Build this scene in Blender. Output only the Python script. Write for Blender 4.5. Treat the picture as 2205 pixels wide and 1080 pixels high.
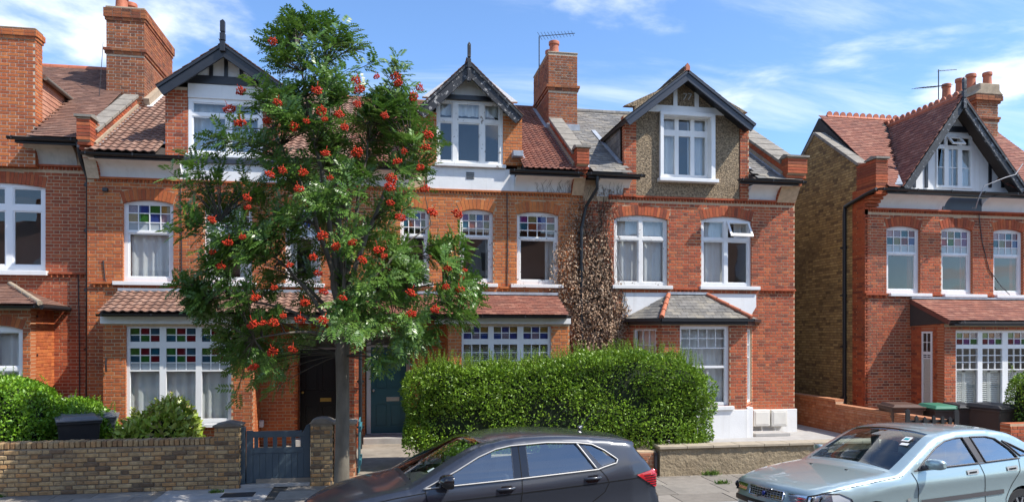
import bpy, bmesh, math, random
import numpy as np
from mathutils import Vector, Matrix
from mathutils.geometry import delaunay_2d_cdt

random.seed(11)
rng = np.random.default_rng(11)
scene = bpy.context.scene
col = scene.collection
for o in list(bpy.data.objects):
    bpy.data.objects.remove(o, do_unlink=True)

# ------------------------------------------------------------------ camera
# X runs along the terrace, Y goes away from the street, Z is up
CAM_H = 2.6
YAW = math.radians(10.0)
FPX, CXP, HYP = 1542.0, 1102.5, 722.0            # focal length, centre and horizon of the photograph in pixels
cam_data = bpy.data.cameras.new('camera')
cam = bpy.data.objects.new('camera', cam_data)
col.objects.link(cam)
cam.location = (0, 0, CAM_H)
cam.rotation_euler = (math.radians(90), 0, -YAW)
cam_data.sensor_fit = 'HORIZONTAL'
cam_data.sensor_width = 36.0
cam_data.lens = 36.0 * FPX / 2205.0
cam_data.shift_y = (HYP - 540.0) / 2205.0
cam_data.clip_start = 0.1
cam_data.clip_end = 6000
scene.camera = cam

# ------------------------------------------------------------------ light
SUN = Vector((2.0, -1.0, 2.7)).normalized()      # direction towards the sun
EL = math.asin(SUN.z)
AZ = math.atan2(SUN.x, SUN.y)
world = bpy.data.worlds.new('World')
scene.world = world
world.use_nodes = True
wt = world.node_tree
wn, wl = wt.nodes, wt.links
wn.clear()
w_out = wn.new('ShaderNodeOutputWorld')
w_bg = wn.new('ShaderNodeBackground')
w_bg.inputs['Strength'].default_value = 0.15
sky = wn.new('ShaderNodeTexSky')
sky.sky_type = 'NISHITA'
sky.sun_disc = False
sky.sun_elevation = EL
sky.sun_rotation = AZ
sky.air_density = 1.0
sky.dust_density = 0.2
sky.ozone_density = 4.5
tc = wn.new('ShaderNodeTexCoord')
sep = wn.new('ShaderNodeSeparateXYZ')
wl.new(tc.outputs['Generated'], sep.inputs[0])


def wmath(op, a, b=None, clamp=False):
    n = wn.new('ShaderNodeMath')
    n.operation = op
    n.use_clamp = clamp
    for i, q in enumerate((a, b)):
        if q is None:
            continue
        if isinstance(q, (int, float)):
            n.inputs[i].default_value = q
        else:
            wl.new(q, n.inputs[i])
    return n.outputs[0]


zc = wmath('ADD', wmath('MAXIMUM', sep.outputs[2], 0.0), 0.12)
cu = wmath('DIVIDE', sep.outputs[0], zc)
cv = wmath('DIVIDE', sep.outputs[1], zc)
comb = wn.new('ShaderNodeCombineXYZ')
wl.new(cu, comb.inputs[0])
wl.new(cv, comb.inputs[1])


def cloud(scale, loc, rot, stretch, lo, hi, detail=8, rough=0.55, dist=0.0):
    mp = wn.new('ShaderNodeMapping')
    mp.inputs['Location'].default_value = loc
    mp.inputs['Rotation'].default_value = (0, 0, rot)
    mp.inputs['Scale'].default_value = stretch
    wl.new(comb.outputs[0], mp.inputs[0])
    nz = wn.new('ShaderNodeTexNoise')
    nz.inputs['Scale'].default_value = scale
    nz.inputs['Detail'].default_value = detail
    nz.inputs['Roughness'].default_value = rough
    nz.inputs['Distortion'].default_value = dist
    wl.new(mp.outputs[0], nz.inputs['Vector'])
    mr = wn.new('ShaderNodeMapRange')
    mr.interpolation_type = 'SMOOTHSTEP'
    mr.inputs['From Min'].default_value = lo
    mr.inputs['From Max'].default_value = hi
    wl.new(nz.outputs['Fac'], mr.inputs['Value'])
    return mr.outputs[0]


cumulus = cloud(0.85, (2.3, 0.9, 0), 0.0, (1, 1, 1), 0.53, 0.66, 10, 0.55, 0.2)
cirrus = wmath('MULTIPLY', cloud(1.1, (4.2, 1.7, 0), math.radians(-35), (0.5, 2.2, 1), 0.45, 0.80, 9, 0.62, 0.6), 0.42)
cl_all = wmath('MAXIMUM', cumulus, cirrus)
mixs = wn.new('ShaderNodeMixRGB')
mixs.inputs['Color2'].default_value = (6.6, 6.75, 7.0, 1)
wl.new(cl_all, mixs.inputs['Fac'])
tint = wn.new('ShaderNodeMixRGB')
tint.blend_type = 'MULTIPLY'
tint.inputs['Fac'].default_value = 1.0
tint.inputs['Color2'].default_value = (0.88, 0.98, 1.08, 1)
wl.new(sky.outputs[0], tint.inputs['Color1'])
wl.new(tint.outputs[0], mixs.inputs['Color1'])
wl.new(mixs.outputs[0], w_bg.inputs['Color'])
wl.new(w_bg.outputs[0], w_out.inputs['Surface'])

sun_data = bpy.data.lights.new('sun', 'SUN')
sun_data.energy = 4.4
sun_data.angle = math.radians(0.53)
sun_data.color = (1.0, 0.95, 0.87)
sun = bpy.data.objects.new('sun', sun_data)
col.objects.link(sun)
sun.rotation_euler = (-SUN).to_track_quat('-Z', 'Y').to_euler()
sun.location = (20, -10, 30)

scene.view_settings.view_transform = 'Standard'
scene.view_settings.look = 'None'
scene.view_settings.exposure = 0.68
scene.view_settings.gamma = 1.0
scene.view_settings.use_curve_mapping = False
scene.render.engine = 'CYCLES'
scene.cycles.max_bounces = 8
scene.cycles.transparent_max_bounces = 16

# ------------------------------------------------------------------ photo pixel -> place
CA, SA = math.cos(YAW), math.sin(YAW)


def W(px, py, Y):
    """X and Z of the point of the plane at depth Y that the photograph shows at this pixel."""
    u = (px - CXP) / FPX
    t = Y / (CA - u * SA)
    return t * (u * CA + SA), CAM_H + t * (HYP - py) / FPX


def WX(px, Y):
    return W(px, 0, Y)[0]


def WZ(px, py, Y):
    return W(px, py, Y)[1]


def RECT(px0, py0, px1, py1, Y):
    m = (px0 + px1) / 2
    return WX(px0, Y), WX(px1, Y), WZ(m, py1, Y), WZ(m, py0, Y)      # x0 x1 z0 z1


def GP(px, py, z=0.0):
    """Ground point at height z shown at this pixel."""
    t = (CAM_H - z) * FPX / (py - HYP)
    u = (px - CXP) / FPX
    return t * (u * CA + SA), t * (CA - u * SA)


# ------------------------------------------------------------------ mesh helpers
class MB:
    def __init__(s):
        s.v, s.f, s.m, s.r = [], [], [], []

    def add(s, vs, fs, m=0, r=0.0):
        b = len(s.v)
        s.v.extend([tuple(p) for p in vs])
        for f in fs:
            s.f.append(tuple(b + i for i in f))
            s.m.append(m)
            s.r.append(r)

    BF = [(0, 3, 2, 1), (4, 5, 6, 7), (0, 1, 5, 4), (1, 2, 6, 5), (2, 3, 7, 6), (3, 0, 4, 7)]

    def box(s, x0, x1, y0, y1, z0, z1, m=0, r=0.0):
        s.add([(x0, y0, z0), (x1, y0, z0), (x1, y1, z0), (x0, y1, z0),
               (x0, y0, z1), (x1, y0, z1), (x1, y1, z1), (x0, y1, z1)], MB.BF, m, r)
        return s

    def obox(s, c, ax, ay, az, m=0, r=0.0):
        c, ax, ay, az = Vector(c), Vector(ax), Vector(ay), Vector(az)
        vs = [c - ax - ay - az, c + ax - ay - az, c + ax + ay - az, c - ax + ay - az,
              c - ax - ay + az, c + ax - ay + az, c + ax + ay + az, c - ax + ay + az]
        s.add(vs, MB.BF, m, r)
        return s

    def bar(s, p, q, w, h, up=(0, 0, 1), m=0, r=0.0):
        """rectangular bar from p to q; h along up, w across"""
        p, q = Vector(p), Vector(q)
        d = (q - p)
        a = d.normalized()
        u = Vector(up)
        u = (u - a * u.dot(a)).normalized()
        c = a.cross(u)
        return s.obox((p + q) / 2, d / 2, c * (w / 2), u * (h / 2), m, r)

    def prism(s, pts, a0, a1, axis='y', m=0, r=0.0):
        n = len(pts)

        def P(p, a):
            return (p[0], a, p[1]) if axis == 'y' else ((a, p[0], p[1]) if axis == 'x' else (p[0], p[1], a))
        vs = [P(p, a0) for p in pts] + [P(p, a1) for p in pts]
        fs = [tuple(range(n)), tuple(reversed(range(n, 2 * n)))]
        fs += [(i, n + i, n + (i + 1) % n, (i + 1) % n) for i in range(n)]
        s.add(vs, fs, m, r)
        return s

    def tube(s, path, rad, n=8, m=0, r=0.0, cap=True):
        path = [Vector(p) for p in path]
        if not hasattr(rad, '__len__'):
            rad = [rad] * len(path)
        vs, fs = [], []
        ref = Vector((0.3, 0.2, 1)).normalized()
        prev = None
        for i, p in enumerate(path):
            d = (path[min(i + 1, len(path) - 1)] - path[max(i - 1, 0)])
            if d.length < 1e-9:
                d = Vector((0, 0, 1))
            d.normalize()
            if prev is None:
                a = d.cross(ref if abs(d.dot(ref)) < 0.95 else Vector((1, 0, 0))).normalized()
            else:
                a = (prev - d * prev.dot(d))
                a = a.normalized() if a.length > 1e-6 else d.orthogonal().normalized()
            prev = a
            b = d.cross(a)
            for k in range(n):
                t = 2 * math.pi * k / n
                vs.append(p + a * (rad[i] * math.cos(t)) + b * (rad[i] * math.sin(t)))
        for i in range(len(path) - 1):
            for k in range(n):
                k2 = (k + 1) % n
                fs.append((i * n + k, i * n + k2, (i + 1) * n + k2, (i + 1) * n + k))
        if cap:
            fs.append(tuple(reversed(range(n))))
            fs.append(tuple((len(path) - 1) * n + k for k in range(n)))
        s.add(vs, fs, m, r)
        return s

    def lathe(s, prof, c, n=16, m=0, r=0.0, axis='z', cap=True):
        """prof: list of (radius, height)"""
        vs, fs = [], []
        for (ra, h) in prof:
            for k in range(n):
                t = 2 * math.pi * k / n
                a, b = ra * math.cos(t), ra * math.sin(t)
                vs.append((c[0] + a, c[1] + b, c[2] + h) if axis == 'z' else (c[0] + a, c[1] + h, c[2] + b))
        for i in range(len(prof) - 1):
            for k in range(n):
                k2 = (k + 1) % n
                fs.append((i * n + k, i * n + k2, (i + 1) * n + k2, (i + 1) * n + k))
        if cap:
            fs.append(tuple(reversed(range(n))))
            fs.append(tuple((len(prof) - 1) * n + k for k in range(n)))
        s.add(vs, fs, m, r)
        return s

    def grid(s, P, m=0, r=0.0, flip=False):
        nr, nc = len(P), len(P[0])
        vs = [p for row in P for p in row]
        fs = []
        for i in range(nr - 1):
            for j in range(nc - 1):
                q = (i * nc + j, i * nc + j + 1, (i + 1) * nc + j + 1, (i + 1) * nc + j)
                fs.append(tuple(reversed(q)) if flip else q)
        s.add(vs, fs, m, r)
        return s

    def sheet(s, P, thick, nrm, m=0, r=0.0):
        """a grid of points given a thickness along nrm"""
        nr, nc = len(P), len(P[0])
        d = Vector(nrm) * thick
        s.grid(P, m, r)
        s.grid([[Vector(p) + d for p in row] for row in P], m, r, True)
        edge = [P[0][j] for j in range(nc)] + [P[i][-1] for i in range(1, nr)] + \
               [P[-1][j] for j in range(nc - 2, -1, -1)] + [P[i][0] for i in range(nr - 2, -1, -1)]
        s.grid([edge, [Vector(p) + d for p in edge]], m, r)
        return s

    def mesh(s, name, mats):
        me = bpy.data.meshes.new(name)
        me.from_pydata(s.v, [], s.f)
        if not isinstance(mats, (list, tuple)):
            mats = [mats]
        for mt in mats:
            me.materials.append(mt)
        if len(mats) > 1:
            me.polygons.foreach_set('material_index', s.m)
        at = me.attributes.new('rnd', 'FLOAT', 'FACE')
        at.data.foreach_set('value', s.r)
        return me

    def build(s, name, mats, parent=None, smooth=None, bevel=0.0, fixn=False):
        me = s.mesh(name, mats)
        if fixn:
            bm = bmesh.new()
            bm.from_mesh(me)
            bmesh.ops.recalc_face_normals(bm, faces=bm.faces)
            bm.to_mesh(me)
            bm.free()
        return obj(name, me, parent, smooth, bevel)


def obj(name, me, parent=None, smooth=None, bevel=0.0):
    o = bpy.data.objects.new(name, me)
    col.objects.link(o)
    if smooth is not None and me is not None:
        me.polygons.foreach_set('use_smooth', [True] * len(me.polygons))
        if smooth < 180:
            try:
                me.set_sharp_from_angle(angle=math.radians(smooth))
            except Exception:
                pass
    if bevel > 0:
        b = o.modifiers.new('bevel', 'BEVEL')
        b.width = bevel
        b.segments = 2
        b.limit_method = 'ANGLE'
        b.angle_limit = math.radians(40)
    if parent is not None:
        o.parent = parent
        if parent.type == 'EMPTY':
            o.matrix_parent_inverse = Matrix.Translation(-parent.location)
    return o


def thing(name, loc, label, cat, group=None):
    o = bpy.data.objects.new(name, None)
    col.objects.link(o)
    o.location = loc
    o.empty_display_size = 0.2
    return tag(o, label, cat, group)


def tag(o, label, cat, group=None):
    o['label'] = label
    o['category'] = cat
    if group:
        o['group'] = group
    return o


def structure(o):
    o['kind'] = 'structure'
    return o


def stuff(o):
    o['kind'] = 'stuff'
    return o


# ------------------------------------------------------------------ materials
def srgb(h):
    h = h.lstrip('#')
    c = [int(h[i:i + 2], 16) / 255 for i in (0, 2, 4)]
    return tuple(((q / 12.92) if q <= 0.04045 else ((q + 0.055) / 1.055) ** 2.4) for q in c)


MATS = {}


def pmat(name, base=(0.5, 0.5, 0.5), var=0.12, scale=6.0, rough=0.7, bump=0.0, bscale=60.0, metallic=0.0, coat=0.0,
         ramp=None, big=0.0, bigscale=0.7, bigcol=(0.03, 0.025, 0.02), spec=0.5, transl=0.0, peel=None, alpha_tint=None, rvar=0.0,
         stretch=(1, 1, 1), const=False, streak=0.0, obj_coord=False, bdist=0.01):
    m = bpy.data.materials.new(name)
    m.use_nodes = True
    nt = m.node_tree
    N, L = nt.nodes, nt.links
    bs = N['Principled BSDF']
    geo = N.new('ShaderNodeNewGeometry')
    mp = N.new('ShaderNodeMapping')
    mp.inputs['Scale'].default_value = stretch
    if obj_coord:
        tcn = N.new('ShaderNodeTexCoord')
        L.new(tcn.outputs['Object'], mp.inputs[0])
    else:
        L.new(geo.outputs['Position'], mp.inputs[0])
    vec = mp.outputs[0]

    def noise(sc, detail=5, rough_=0.6, v=vec):
        n = N.new('ShaderNodeTexNoise')
        n.inputs['Scale'].default_value = sc
        n.inputs['Detail'].default_value = detail
        n.inputs['Roughness'].default_value = rough_
        L.new(v, n.inputs['Vector'])
        return n.outputs['Fac']

    def mrange(v, a, b, c, d, smooth=False):
        n = N.new('ShaderNodeMapRange')
        if smooth:
            n.interpolation_type = 'SMOOTHSTEP'
        for k, q in zip(('From Min', 'From Max', 'To Min', 'To Max'), (a, b, c, d)):
            n.inputs[k].default_value = q
        L.new(v, n.inputs['Value'])
        return n.outputs[0]

    def mix(fac, a, b, mode='MIX'):
        n = N.new('ShaderNodeMixRGB')
        n.blend_type = mode
        for k, q in (('Fac', fac), ('Color1', a), ('Color2', b)):
            if isinstance(q, (int, float)):
                n.inputs[k].default_value = q if k == 'Fac' else (q, q, q, 1)
            elif isinstance(q, tuple):
                n.inputs[k].default_value = (*q[:3], 1)
            else:
                L.new(q, n.inputs[k])
        return n.outputs[0]

    if ramp:
        at = N.new('ShaderNodeAttribute')
        at.attribute_name = 'rnd'
        cr = N.new('ShaderNodeValToRGB')
        if const:
            cr.color_ramp.interpolation = 'CONSTANT'
        els = cr.color_ramp.elements
        while len(els) < len(ramp):
            els.new(0.5)
        for i, c in enumerate(ramp):
            els[i].position = i / (len(ramp) - (0 if const else 1))
            els[i].color = (*c, 1)
        L.new(at.outputs['Fac'], cr.inputs[0])
        c = cr.outputs[0]
    else:
        c = tuple(base)
    if var > 0:
        f = mrange(noise(scale), 0.25, 0.75, 1 - var, 1 + var)
        c = mix(1.0, c, f, 'MULTIPLY')
    if big > 0:
        f = mrange(noise(bigscale, 6, 0.65), 0.48, 0.72, 0, big, True)
        c = mix(f, c, bigcol)
    if streak > 0:                      # rain streaks running down
        m2 = N.new('ShaderNodeMapping')
        m2.inputs['Scale'].default_value = (7, 7, 0.5)
        L.new(geo.outputs['Position'], m2.inputs[0])
        f = mrange(noise(1.0, 5, 0.6, m2.outputs[0]), 0.5, 0.75, 0, streak, True)
        c = mix(f, c, bigcol)
    if peel:
        pc, lo, hi, psc = peel
        f = mrange(noise(psc, 8, 0.7), lo, hi, 0, 1, True)
        c = mix(f, c, pc)
    if isinstance(c, tuple):
        bs.inputs['Base Color'].default_value = (*c[:3], 1)
    else:
        L.new(c, bs.inputs['Base Color'])
    bs.inputs['Roughness'].default_value = rough
    if rvar > 0:
        L.new(mrange(noise(scale * 0.7), 0.3, 0.7, max(0.02, rough - rvar), min(1, rough + rvar)), bs.inputs['Roughness'])
    bs.inputs['Metallic'].default_value = metallic
    bs.inputs['Specular IOR Level'].default_value = spec
    if coat > 0:
        bs.inputs['Coat Weight'].default_value = coat
        bs.inputs['Coat Roughness'].default_value = 0.04
    if bump > 0:
        bn = N.new('ShaderNodeBump')
        bn.inputs['Strength'].default_value = bump
        bn.inputs['Distance'].default_value = bdist
        L.new(noise(bscale, 6, 0.65), bn.inputs['Height'])
        L.new(bn.outputs[0], bs.inputs['Normal'])
    if transl > 0:
        tr = N.new('ShaderNodeBsdfTranslucent')
        if isinstance(c, tuple):
            tr.inputs[0].default_value = (*c[:3], 1)
        else:
            L.new(c, tr.inputs[0])
        mx = N.new('ShaderNodeMixShader')
        mx.inputs[0].default_value = transl
        L.new(bs.outputs[0], mx.inputs[1])
        L.new(tr.outputs[0], mx.inputs[2])
        L.new(mx.outputs[0], N['Material Output'].inputs['Surface'])
    MATS[name] = m
    return m


def glass(name, tintc=(1, 1, 1), ior=1.5, boost=1.0, rough=0.0, wav=0.0):
    """window pane: reflection by fresnel over tinted transparency"""
    m = bpy.data.materials.new(name)
    m.use_nodes = True
    N, L = m.node_tree.nodes, m.node_tree.links
    N.remove(N['Principled BSDF'])
    fr = N.new('ShaderNodeFresnel')
    fr.inputs['IOR'].default_value = ior
    mul = N.new('ShaderNodeMath')
    mul.operation = 'MULTIPLY'
    mul.use_clamp = True
    mul.inputs[1].default_value = boost
    L.new(fr.outputs[0], mul.inputs[0])
    gb = N.new('ShaderNodeNewGeometry')
    inv = N.new('ShaderNodeMath')                 # only the outer face of the pane mirrors
    inv.operation = 'SUBTRACT'
    inv.inputs[0].default_value = 1.0
    L.new(gb.outputs['Backfacing'], inv.inputs[1])
    mul2 = N.new('ShaderNodeMath')
    mul2.operation = 'MULTIPLY'
    L.new(mul.outputs[0], mul2.inputs[0])
    L.new(inv.outputs[0], mul2.inputs[1])
    tr = N.new('ShaderNodeBsdfTransparent')
    tr.inputs[0].default_value = (*[math.sqrt(q) for q in tintc], 1)   # two faces per pane
    gl = N.new('ShaderNodeBsdfGlossy')
    gl.inputs['Roughness'].default_value = rough
    gl.inputs['Color'].default_value = (1, 1, 1, 1)
    if wav > 0:
        geo = N.new('ShaderNodeNewGeometry')
        nz = N.new('ShaderNodeTexNoise')
        nz.inputs['Scale'].default_value = 2.2
        nz.inputs['Detail'].default_value = 1
        L.new(geo.outputs['Position'], nz.inputs['Vector'])
        bn = N.new('ShaderNodeBump')
        bn.inputs['Strength'].default_value = wav
        bn.inputs['Distance'].default_value = 0.02
        L.new(nz.outputs['Fac'], bn.inputs['Height'])
        L.new(bn.outputs[0], gl.inputs['Normal'])
    mx = N.new('ShaderNodeMixShader')
    L.new(mul2.outputs[0], mx.inputs[0])
    L.new(tr.outputs[0], mx.inputs[1])
    L.new(gl.outputs[0], mx.inputs[2])
    L.new(mx.outputs[0], N['Material Output'].inputs['Surface'])
    MATS[name] = m
    return m


def stained(name, c):
    m = glass(name, c, 1.52, 1.6)
    N, L = m.node_tree.nodes, m.node_tree.links
    out = N['Material Output']
    src = out.inputs['Surface'].links[0].from_socket
    df = N.new('ShaderNodeBsdfDiffuse')
    df.inputs[0].default_value = (*c, 1)
    mx = N.new('ShaderNodeMixShader')
    mx.inputs[0].default_value = 0.35
    L.new(src, mx.inputs[1])
    L.new(df.outputs[0], mx.inputs[2])
    L.new(mx.outputs[0], out.inputs['Surface'])
    return m


# brick palettes (base colours)
BR = {}
BR['terrace_far_left'] = pmat('brick_deep_red', ramp=[(0.320, 0.068, 0.027), (0.384, 0.088, 0.032), (0.256, 0.055, 0.024), (0.427, 0.115, 0.040), (0.341, 0.073, 0.029)],
                              var=0.22, scale=9, rough=0.85, bump=0.5, bscale=90, streak=0.22, big=0.5, bigscale=0.45, bigcol=(0.09, 0.035, 0.022))
BR['orange'] = pmat('brick_orange_red', ramp=[(0.384, 0.094, 0.027), (0.469, 0.126, 0.032), (0.320, 0.073, 0.025), (0.533, 0.165, 0.043), (0.405, 0.099, 0.029)],
                    var=0.22, scale=9, rough=0.85, bump=0.5, bscale=90, streak=0.22, big=0.5, bigscale=0.45, bigcol=(0.10, 0.045, 0.028))
BR['orange_clean'] = pmat('brick_bright_orange', ramp=[(0.448, 0.126, 0.032), (0.533, 0.165, 0.040), (0.395, 0.101, 0.029), (0.587, 0.198, 0.052), (0.480, 0.137, 0.036)],
                          var=0.2, scale=9, rough=0.85, bump=0.4, bscale=90, streak=0.18, big=0.5, bigscale=0.45, bigcol=(0.14, 0.06, 0.03))
BR['red'] = pmat('brick_red', ramp=[(0.384, 0.077, 0.027), (0.448, 0.099, 0.032), (0.309, 0.061, 0.025), (0.491, 0.131, 0.043), (0.181, 0.046, 0.024), (0.416, 0.086, 0.029)],
                 var=0.22, scale=9, rough=0.85, bump=0.5, bscale=90, streak=0.22, big=0.5, bigscale=0.45, bigcol=(0.10, 0.035, 0.022))
BR['stock'] = pmat('brick_yellow_stock', ramp=[(0.36, 0.235, 0.088), (0.44, 0.30, 0.118), (0.26, 0.165, 0.068), (0.48, 0.335, 0.14), (0.17, 0.108, 0.052), (0.38, 0.25, 0.096)],
                   var=0.3, scale=9, rough=0.9, bump=0.6, bscale=80, big=0.5, bigscale=0.5, bigcol=(0.045, 0.030, 0.018))
BR['garden'] = pmat('brick_weathered_stock', ramp=[(0.36, 0.225, 0.105), (0.44, 0.30, 0.145), (0.24, 0.160, 0.085), (0.52, 0.37, 0.19), (0.11, 0.078, 0.052), (0.42, 0.235, 0.095), (0.32, 0.205, 0.10)],
                    var=0.35, scale=14, rough=0.92, bump=0.9, bscale=55, big=0.35, bigscale=1.3, bigcol=(0.05, 0.038, 0.026))
BR['chimney'] = pmat('brick_sooty_red', ramp=[(0.257, 0.073, 0.028), (0.309, 0.098, 0.035), (0.189, 0.053, 0.025), (0.360, 0.124, 0.042), (0.103, 0.038, 0.021)],
                     var=0.3, scale=9, rough=0.9, bump=0.6, bscale=80, big=0.5, bigscale=0.9, bigcol=(0.06, 0.035, 0.022))
BR['low_red'] = pmat('brick_worn_orange', ramp=[(0.36, 0.140, 0.062), (0.44, 0.190, 0.090), (0.30, 0.105, 0.050), (0.46, 0.230, 0.130)],
                     var=0.3, scale=11, rough=0.92, bump=0.6, bscale=70, big=0.4, bigscale=1.5, bigcol=(0.30, 0.20, 0.13))


def mortar_mat(name, mcol, bcol):
    """mortar between the bricks; returns and reveals carry thin brick courses"""
    m = pmat(name, mcol, var=0.2, scale=12, rough=0.95, bump=0.4, bscale=120)
    N, L = m.node_tree.nodes, m.node_tree.links
    bs = N['Principled BSDF']
    src = bs.inputs['Base Color'].links[0].from_socket
    geo = N.new('ShaderNodeNewGeometry')
    sn = N.new('ShaderNodeSeparateXYZ')
    L.new(geo.outputs['Normal'], sn.inputs[0])
    sp = N.new('ShaderNodeSeparateXYZ')
    L.new(geo.outputs['Position'], sp.inputs[0])

    def mt(op, a, b):
        n = N.new('ShaderNodeMath')
        n.operation = op
        for i, q in enumerate((a, b)):
            if isinstance(q, (int, float)):
                n.inputs[i].default_value = q
            else:
                L.new(q, n.inputs[i])
        return n.outputs[0]
    ay = mt('ABSOLUTE', sn.outputs[1], 0)
    side = mt('LESS_THAN', ay, 0.3)
    fr = mt('FRACT', mt('DIVIDE', sp.outputs[2], 0.075), 0)
    joint = mt('GREATER_THAN', fr, 0.14)
    f = mt('MULTIPLY', side, joint)
    mx = N.new('ShaderNodeMixRGB')
    L.new(f, mx.inputs[0])
    L.new(src, mx.inputs[1])
    mx.inputs[2].default_value = (*bcol, 1)
    L.new(mx.outputs[0], bs.inputs['Base Color'])
    return m


MO = {'red': mortar_mat('mortar_pale', (0.50, 0.36, 0.23), (0.38, 0.10, 0.035)),
      'orange': mortar_mat('mortar_buff', (0.47, 0.35, 0.22), (0.42, 0.125, 0.04)),
      'stock': mortar_mat('mortar_grey', (0.22, 0.17, 0.12), (0.18, 0.11, 0.05)),
      'garden': mortar_mat('mortar_dark', (0.20, 0.165, 0.12), (0.3, 0.2, 0.1)),
      'chimney': mortar_mat('mortar_lime', (0.52, 0.43, 0.32), (0.28, 0.09, 0.04))}

WHITE = pmat('white_paint', (0.74, 0.74, 0.73), var=0.06, scale=3, rough=0.45, bump=0.12, bscale=40, streak=0.18, big=0.16, bigscale=1.5, bigcol=(0.45, 0.43, 0.38))
UPVC = pmat('white_plastic', (0.80, 0.80, 0.80), var=0.02, scale=3, rough=0.3)
OLDWHITE = pmat('peeling_white_paint', (0.70, 0.69, 0.66), var=0.08, scale=5, rough=0.6, bump=0.3, bscale=50, peel=((0.16, 0.13, 0.10), 0.60, 0.64, 9.0))
RENDER = pmat('white_render', (0.72, 0.72, 0.71), var=0.06, scale=2.5, rough=0.85, bump=0.35, bscale=45, streak=0.25, big=0.15, bigscale=0.9, bigcol=(0.42, 0.38, 0.32))
BLACKP = pmat('black_paint', (0.016, 0.018, 0.024), var=0.2, scale=6, rough=0.4, bump=0.1, bscale=30)
OLDBLACK = pmat('peeling_black_paint', (0.014, 0.015, 0.019), var=0.2, scale=6, rough=0.55, bump=0.4, bscale=40, peel=((0.36, 0.34, 0.32), 0.56, 0.62, 10.0), stretch=(1, 1, 1))
BLACKPL = pmat('black_plastic', (0.014, 0.015, 0.017), var=0.15, scale=8, rough=0.42)
LEAD = pmat('lead_flashing', (0.30, 0.33, 0.37), var=0.25, scale=6, rough=0.5, bump=0.4, bscale=25, big=0.2, bigscale=3, bigcol=(0.65, 0.66, 0.67))
STONE = pmat('coping_stone', (0.24, 0.215, 0.18), var=0.25, scale=6, rough=0.9, bump=0.5, bscale=60, big=0.4, bigscale=2, bigcol=(0.10, 0.09, 0.075))
CEMENT = pmat('cement_fillet', (0.34, 0.27, 0.19), var=0.25, scale=7, rough=0.95, bump=0.6, bscale=50)
TERRA = pmat('terracotta', (0.42, 0.125, 0.06), var=0.2, scale=7, rough=0.7, bump=0.2, bscale=40, big=0.35, bigscale=3, bigcol=(0.14, 0.06, 0.04))
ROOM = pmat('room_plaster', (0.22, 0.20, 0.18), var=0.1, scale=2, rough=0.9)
NET = pmat('net_curtain', (0.82, 0.82, 0.81), var=0.05, scale=5, rough=0.9, transl=0.35)
CREAM = pmat('cream_curtain', (0.60, 0.60, 0.58), var=0.08, scale=5, rough=0.9, transl=0.25)
SHUT = pmat('shutter_paint', (0.62, 0.60, 0.54), var=0.05, scale=5, rough=0.5)
GLASS = glass('window_glass', (0.90, 0.93, 0.93), 1.52, 2.0, wav=0.05)
TINT = {k: stained('stained_' + k, c) for k, c in {
    'blue': (0.06, 0.11, 0.36), 'green': (0.07, 0.24, 0.05), 'red': (0.26, 0.02, 0.035), 'teal': (0.03, 0.17, 0.24),
    'ochre': (0.50, 0.34, 0.10), 'mauve': (0.42, 0.32, 0.38), 'purple': (0.26, 0.06, 0.26), 'olive': (0.33, 0.30, 0.14),
    'pale': (0.70, 0.76, 0.78), 'rust': (0.40, 0.12, 0.06), 'pinkish': (0.62, 0.40, 0.40)}.items()}
# ------------------------------------------------------------------ building helpers
def decomp(x0, x1, z0, z1, holes):
    """rectangle minus rectangular holes -> list of rectangles"""
    zs = sorted({z0, z1} | {min(max(h[i], z0), z1) for h in holes for i in (2, 3)})
    out = []
    for a, b in zip(zs[:-1], zs[1:]):
        if b - a < 1e-6:
            continue
        m = (a + b) / 2
        iv = [(x0, x1)]
        for h in holes:
            if h[2] < m < h[3]:
                iv = cut(iv, h[0], h[1])
        out += [(p, q, a, b) for p, q in iv]
    return out


def cut(iv, a, b):
    r = []
    for p, q in iv:
        if b <= p or a >= q:
            r.append((p, q))
            continue
        if a > p:
            r.append((p, a))
        if b < q:
            r.append((b, q))
    return r


BS, BH, BJ, CH = 0.213, 0.1005, 0.0145, 0.0745
PROTO = {}


ROUGH = ('brick_weathered_stock',)


def brick_proto(kind, mat, length, k):
    key = (kind, mat.name, round(length, 3), k)
    if key not in PROTO:
        b = MB()
        d = 0.012
        e = 0.010 if mat.name in ROUGH else 0.003
        h = CH - BJ
        # chamfered front face
        vs = [(0, 0, 0), (length, 0, 0), (length, 0, h), (0, 0, h),
              (0, -d, 0), (length, -d, 0), (length, -d, h), (0, -d, h),
              (e, -d - e, e), (length - e, -d - e, e), (length - e, -d - e, h - e), (e, -d - e, h - e)]
        fs = [(0, 1, 5, 4), (1, 2, 6, 5), (2, 3, 7, 6), (3, 0, 4, 7), (4, 5, 9, 8), (5, 6, 10, 9), (6, 7, 11, 10), (7, 4, 8, 11), (8, 9, 10, 11)]
        if mat.name in ROUGH:
            vs = [(p[0] + random.uniform(-.005, .005), p[1] + random.uniform(-.003, .003), p[2] + random.uniform(-.004, .004)) for p in vs]
        b.add(vs, fs, 0, (k % 8 + 0.5) / 8)
        PROTO[key] = b.mesh('brick', mat)
    return PROTO[key]


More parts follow.
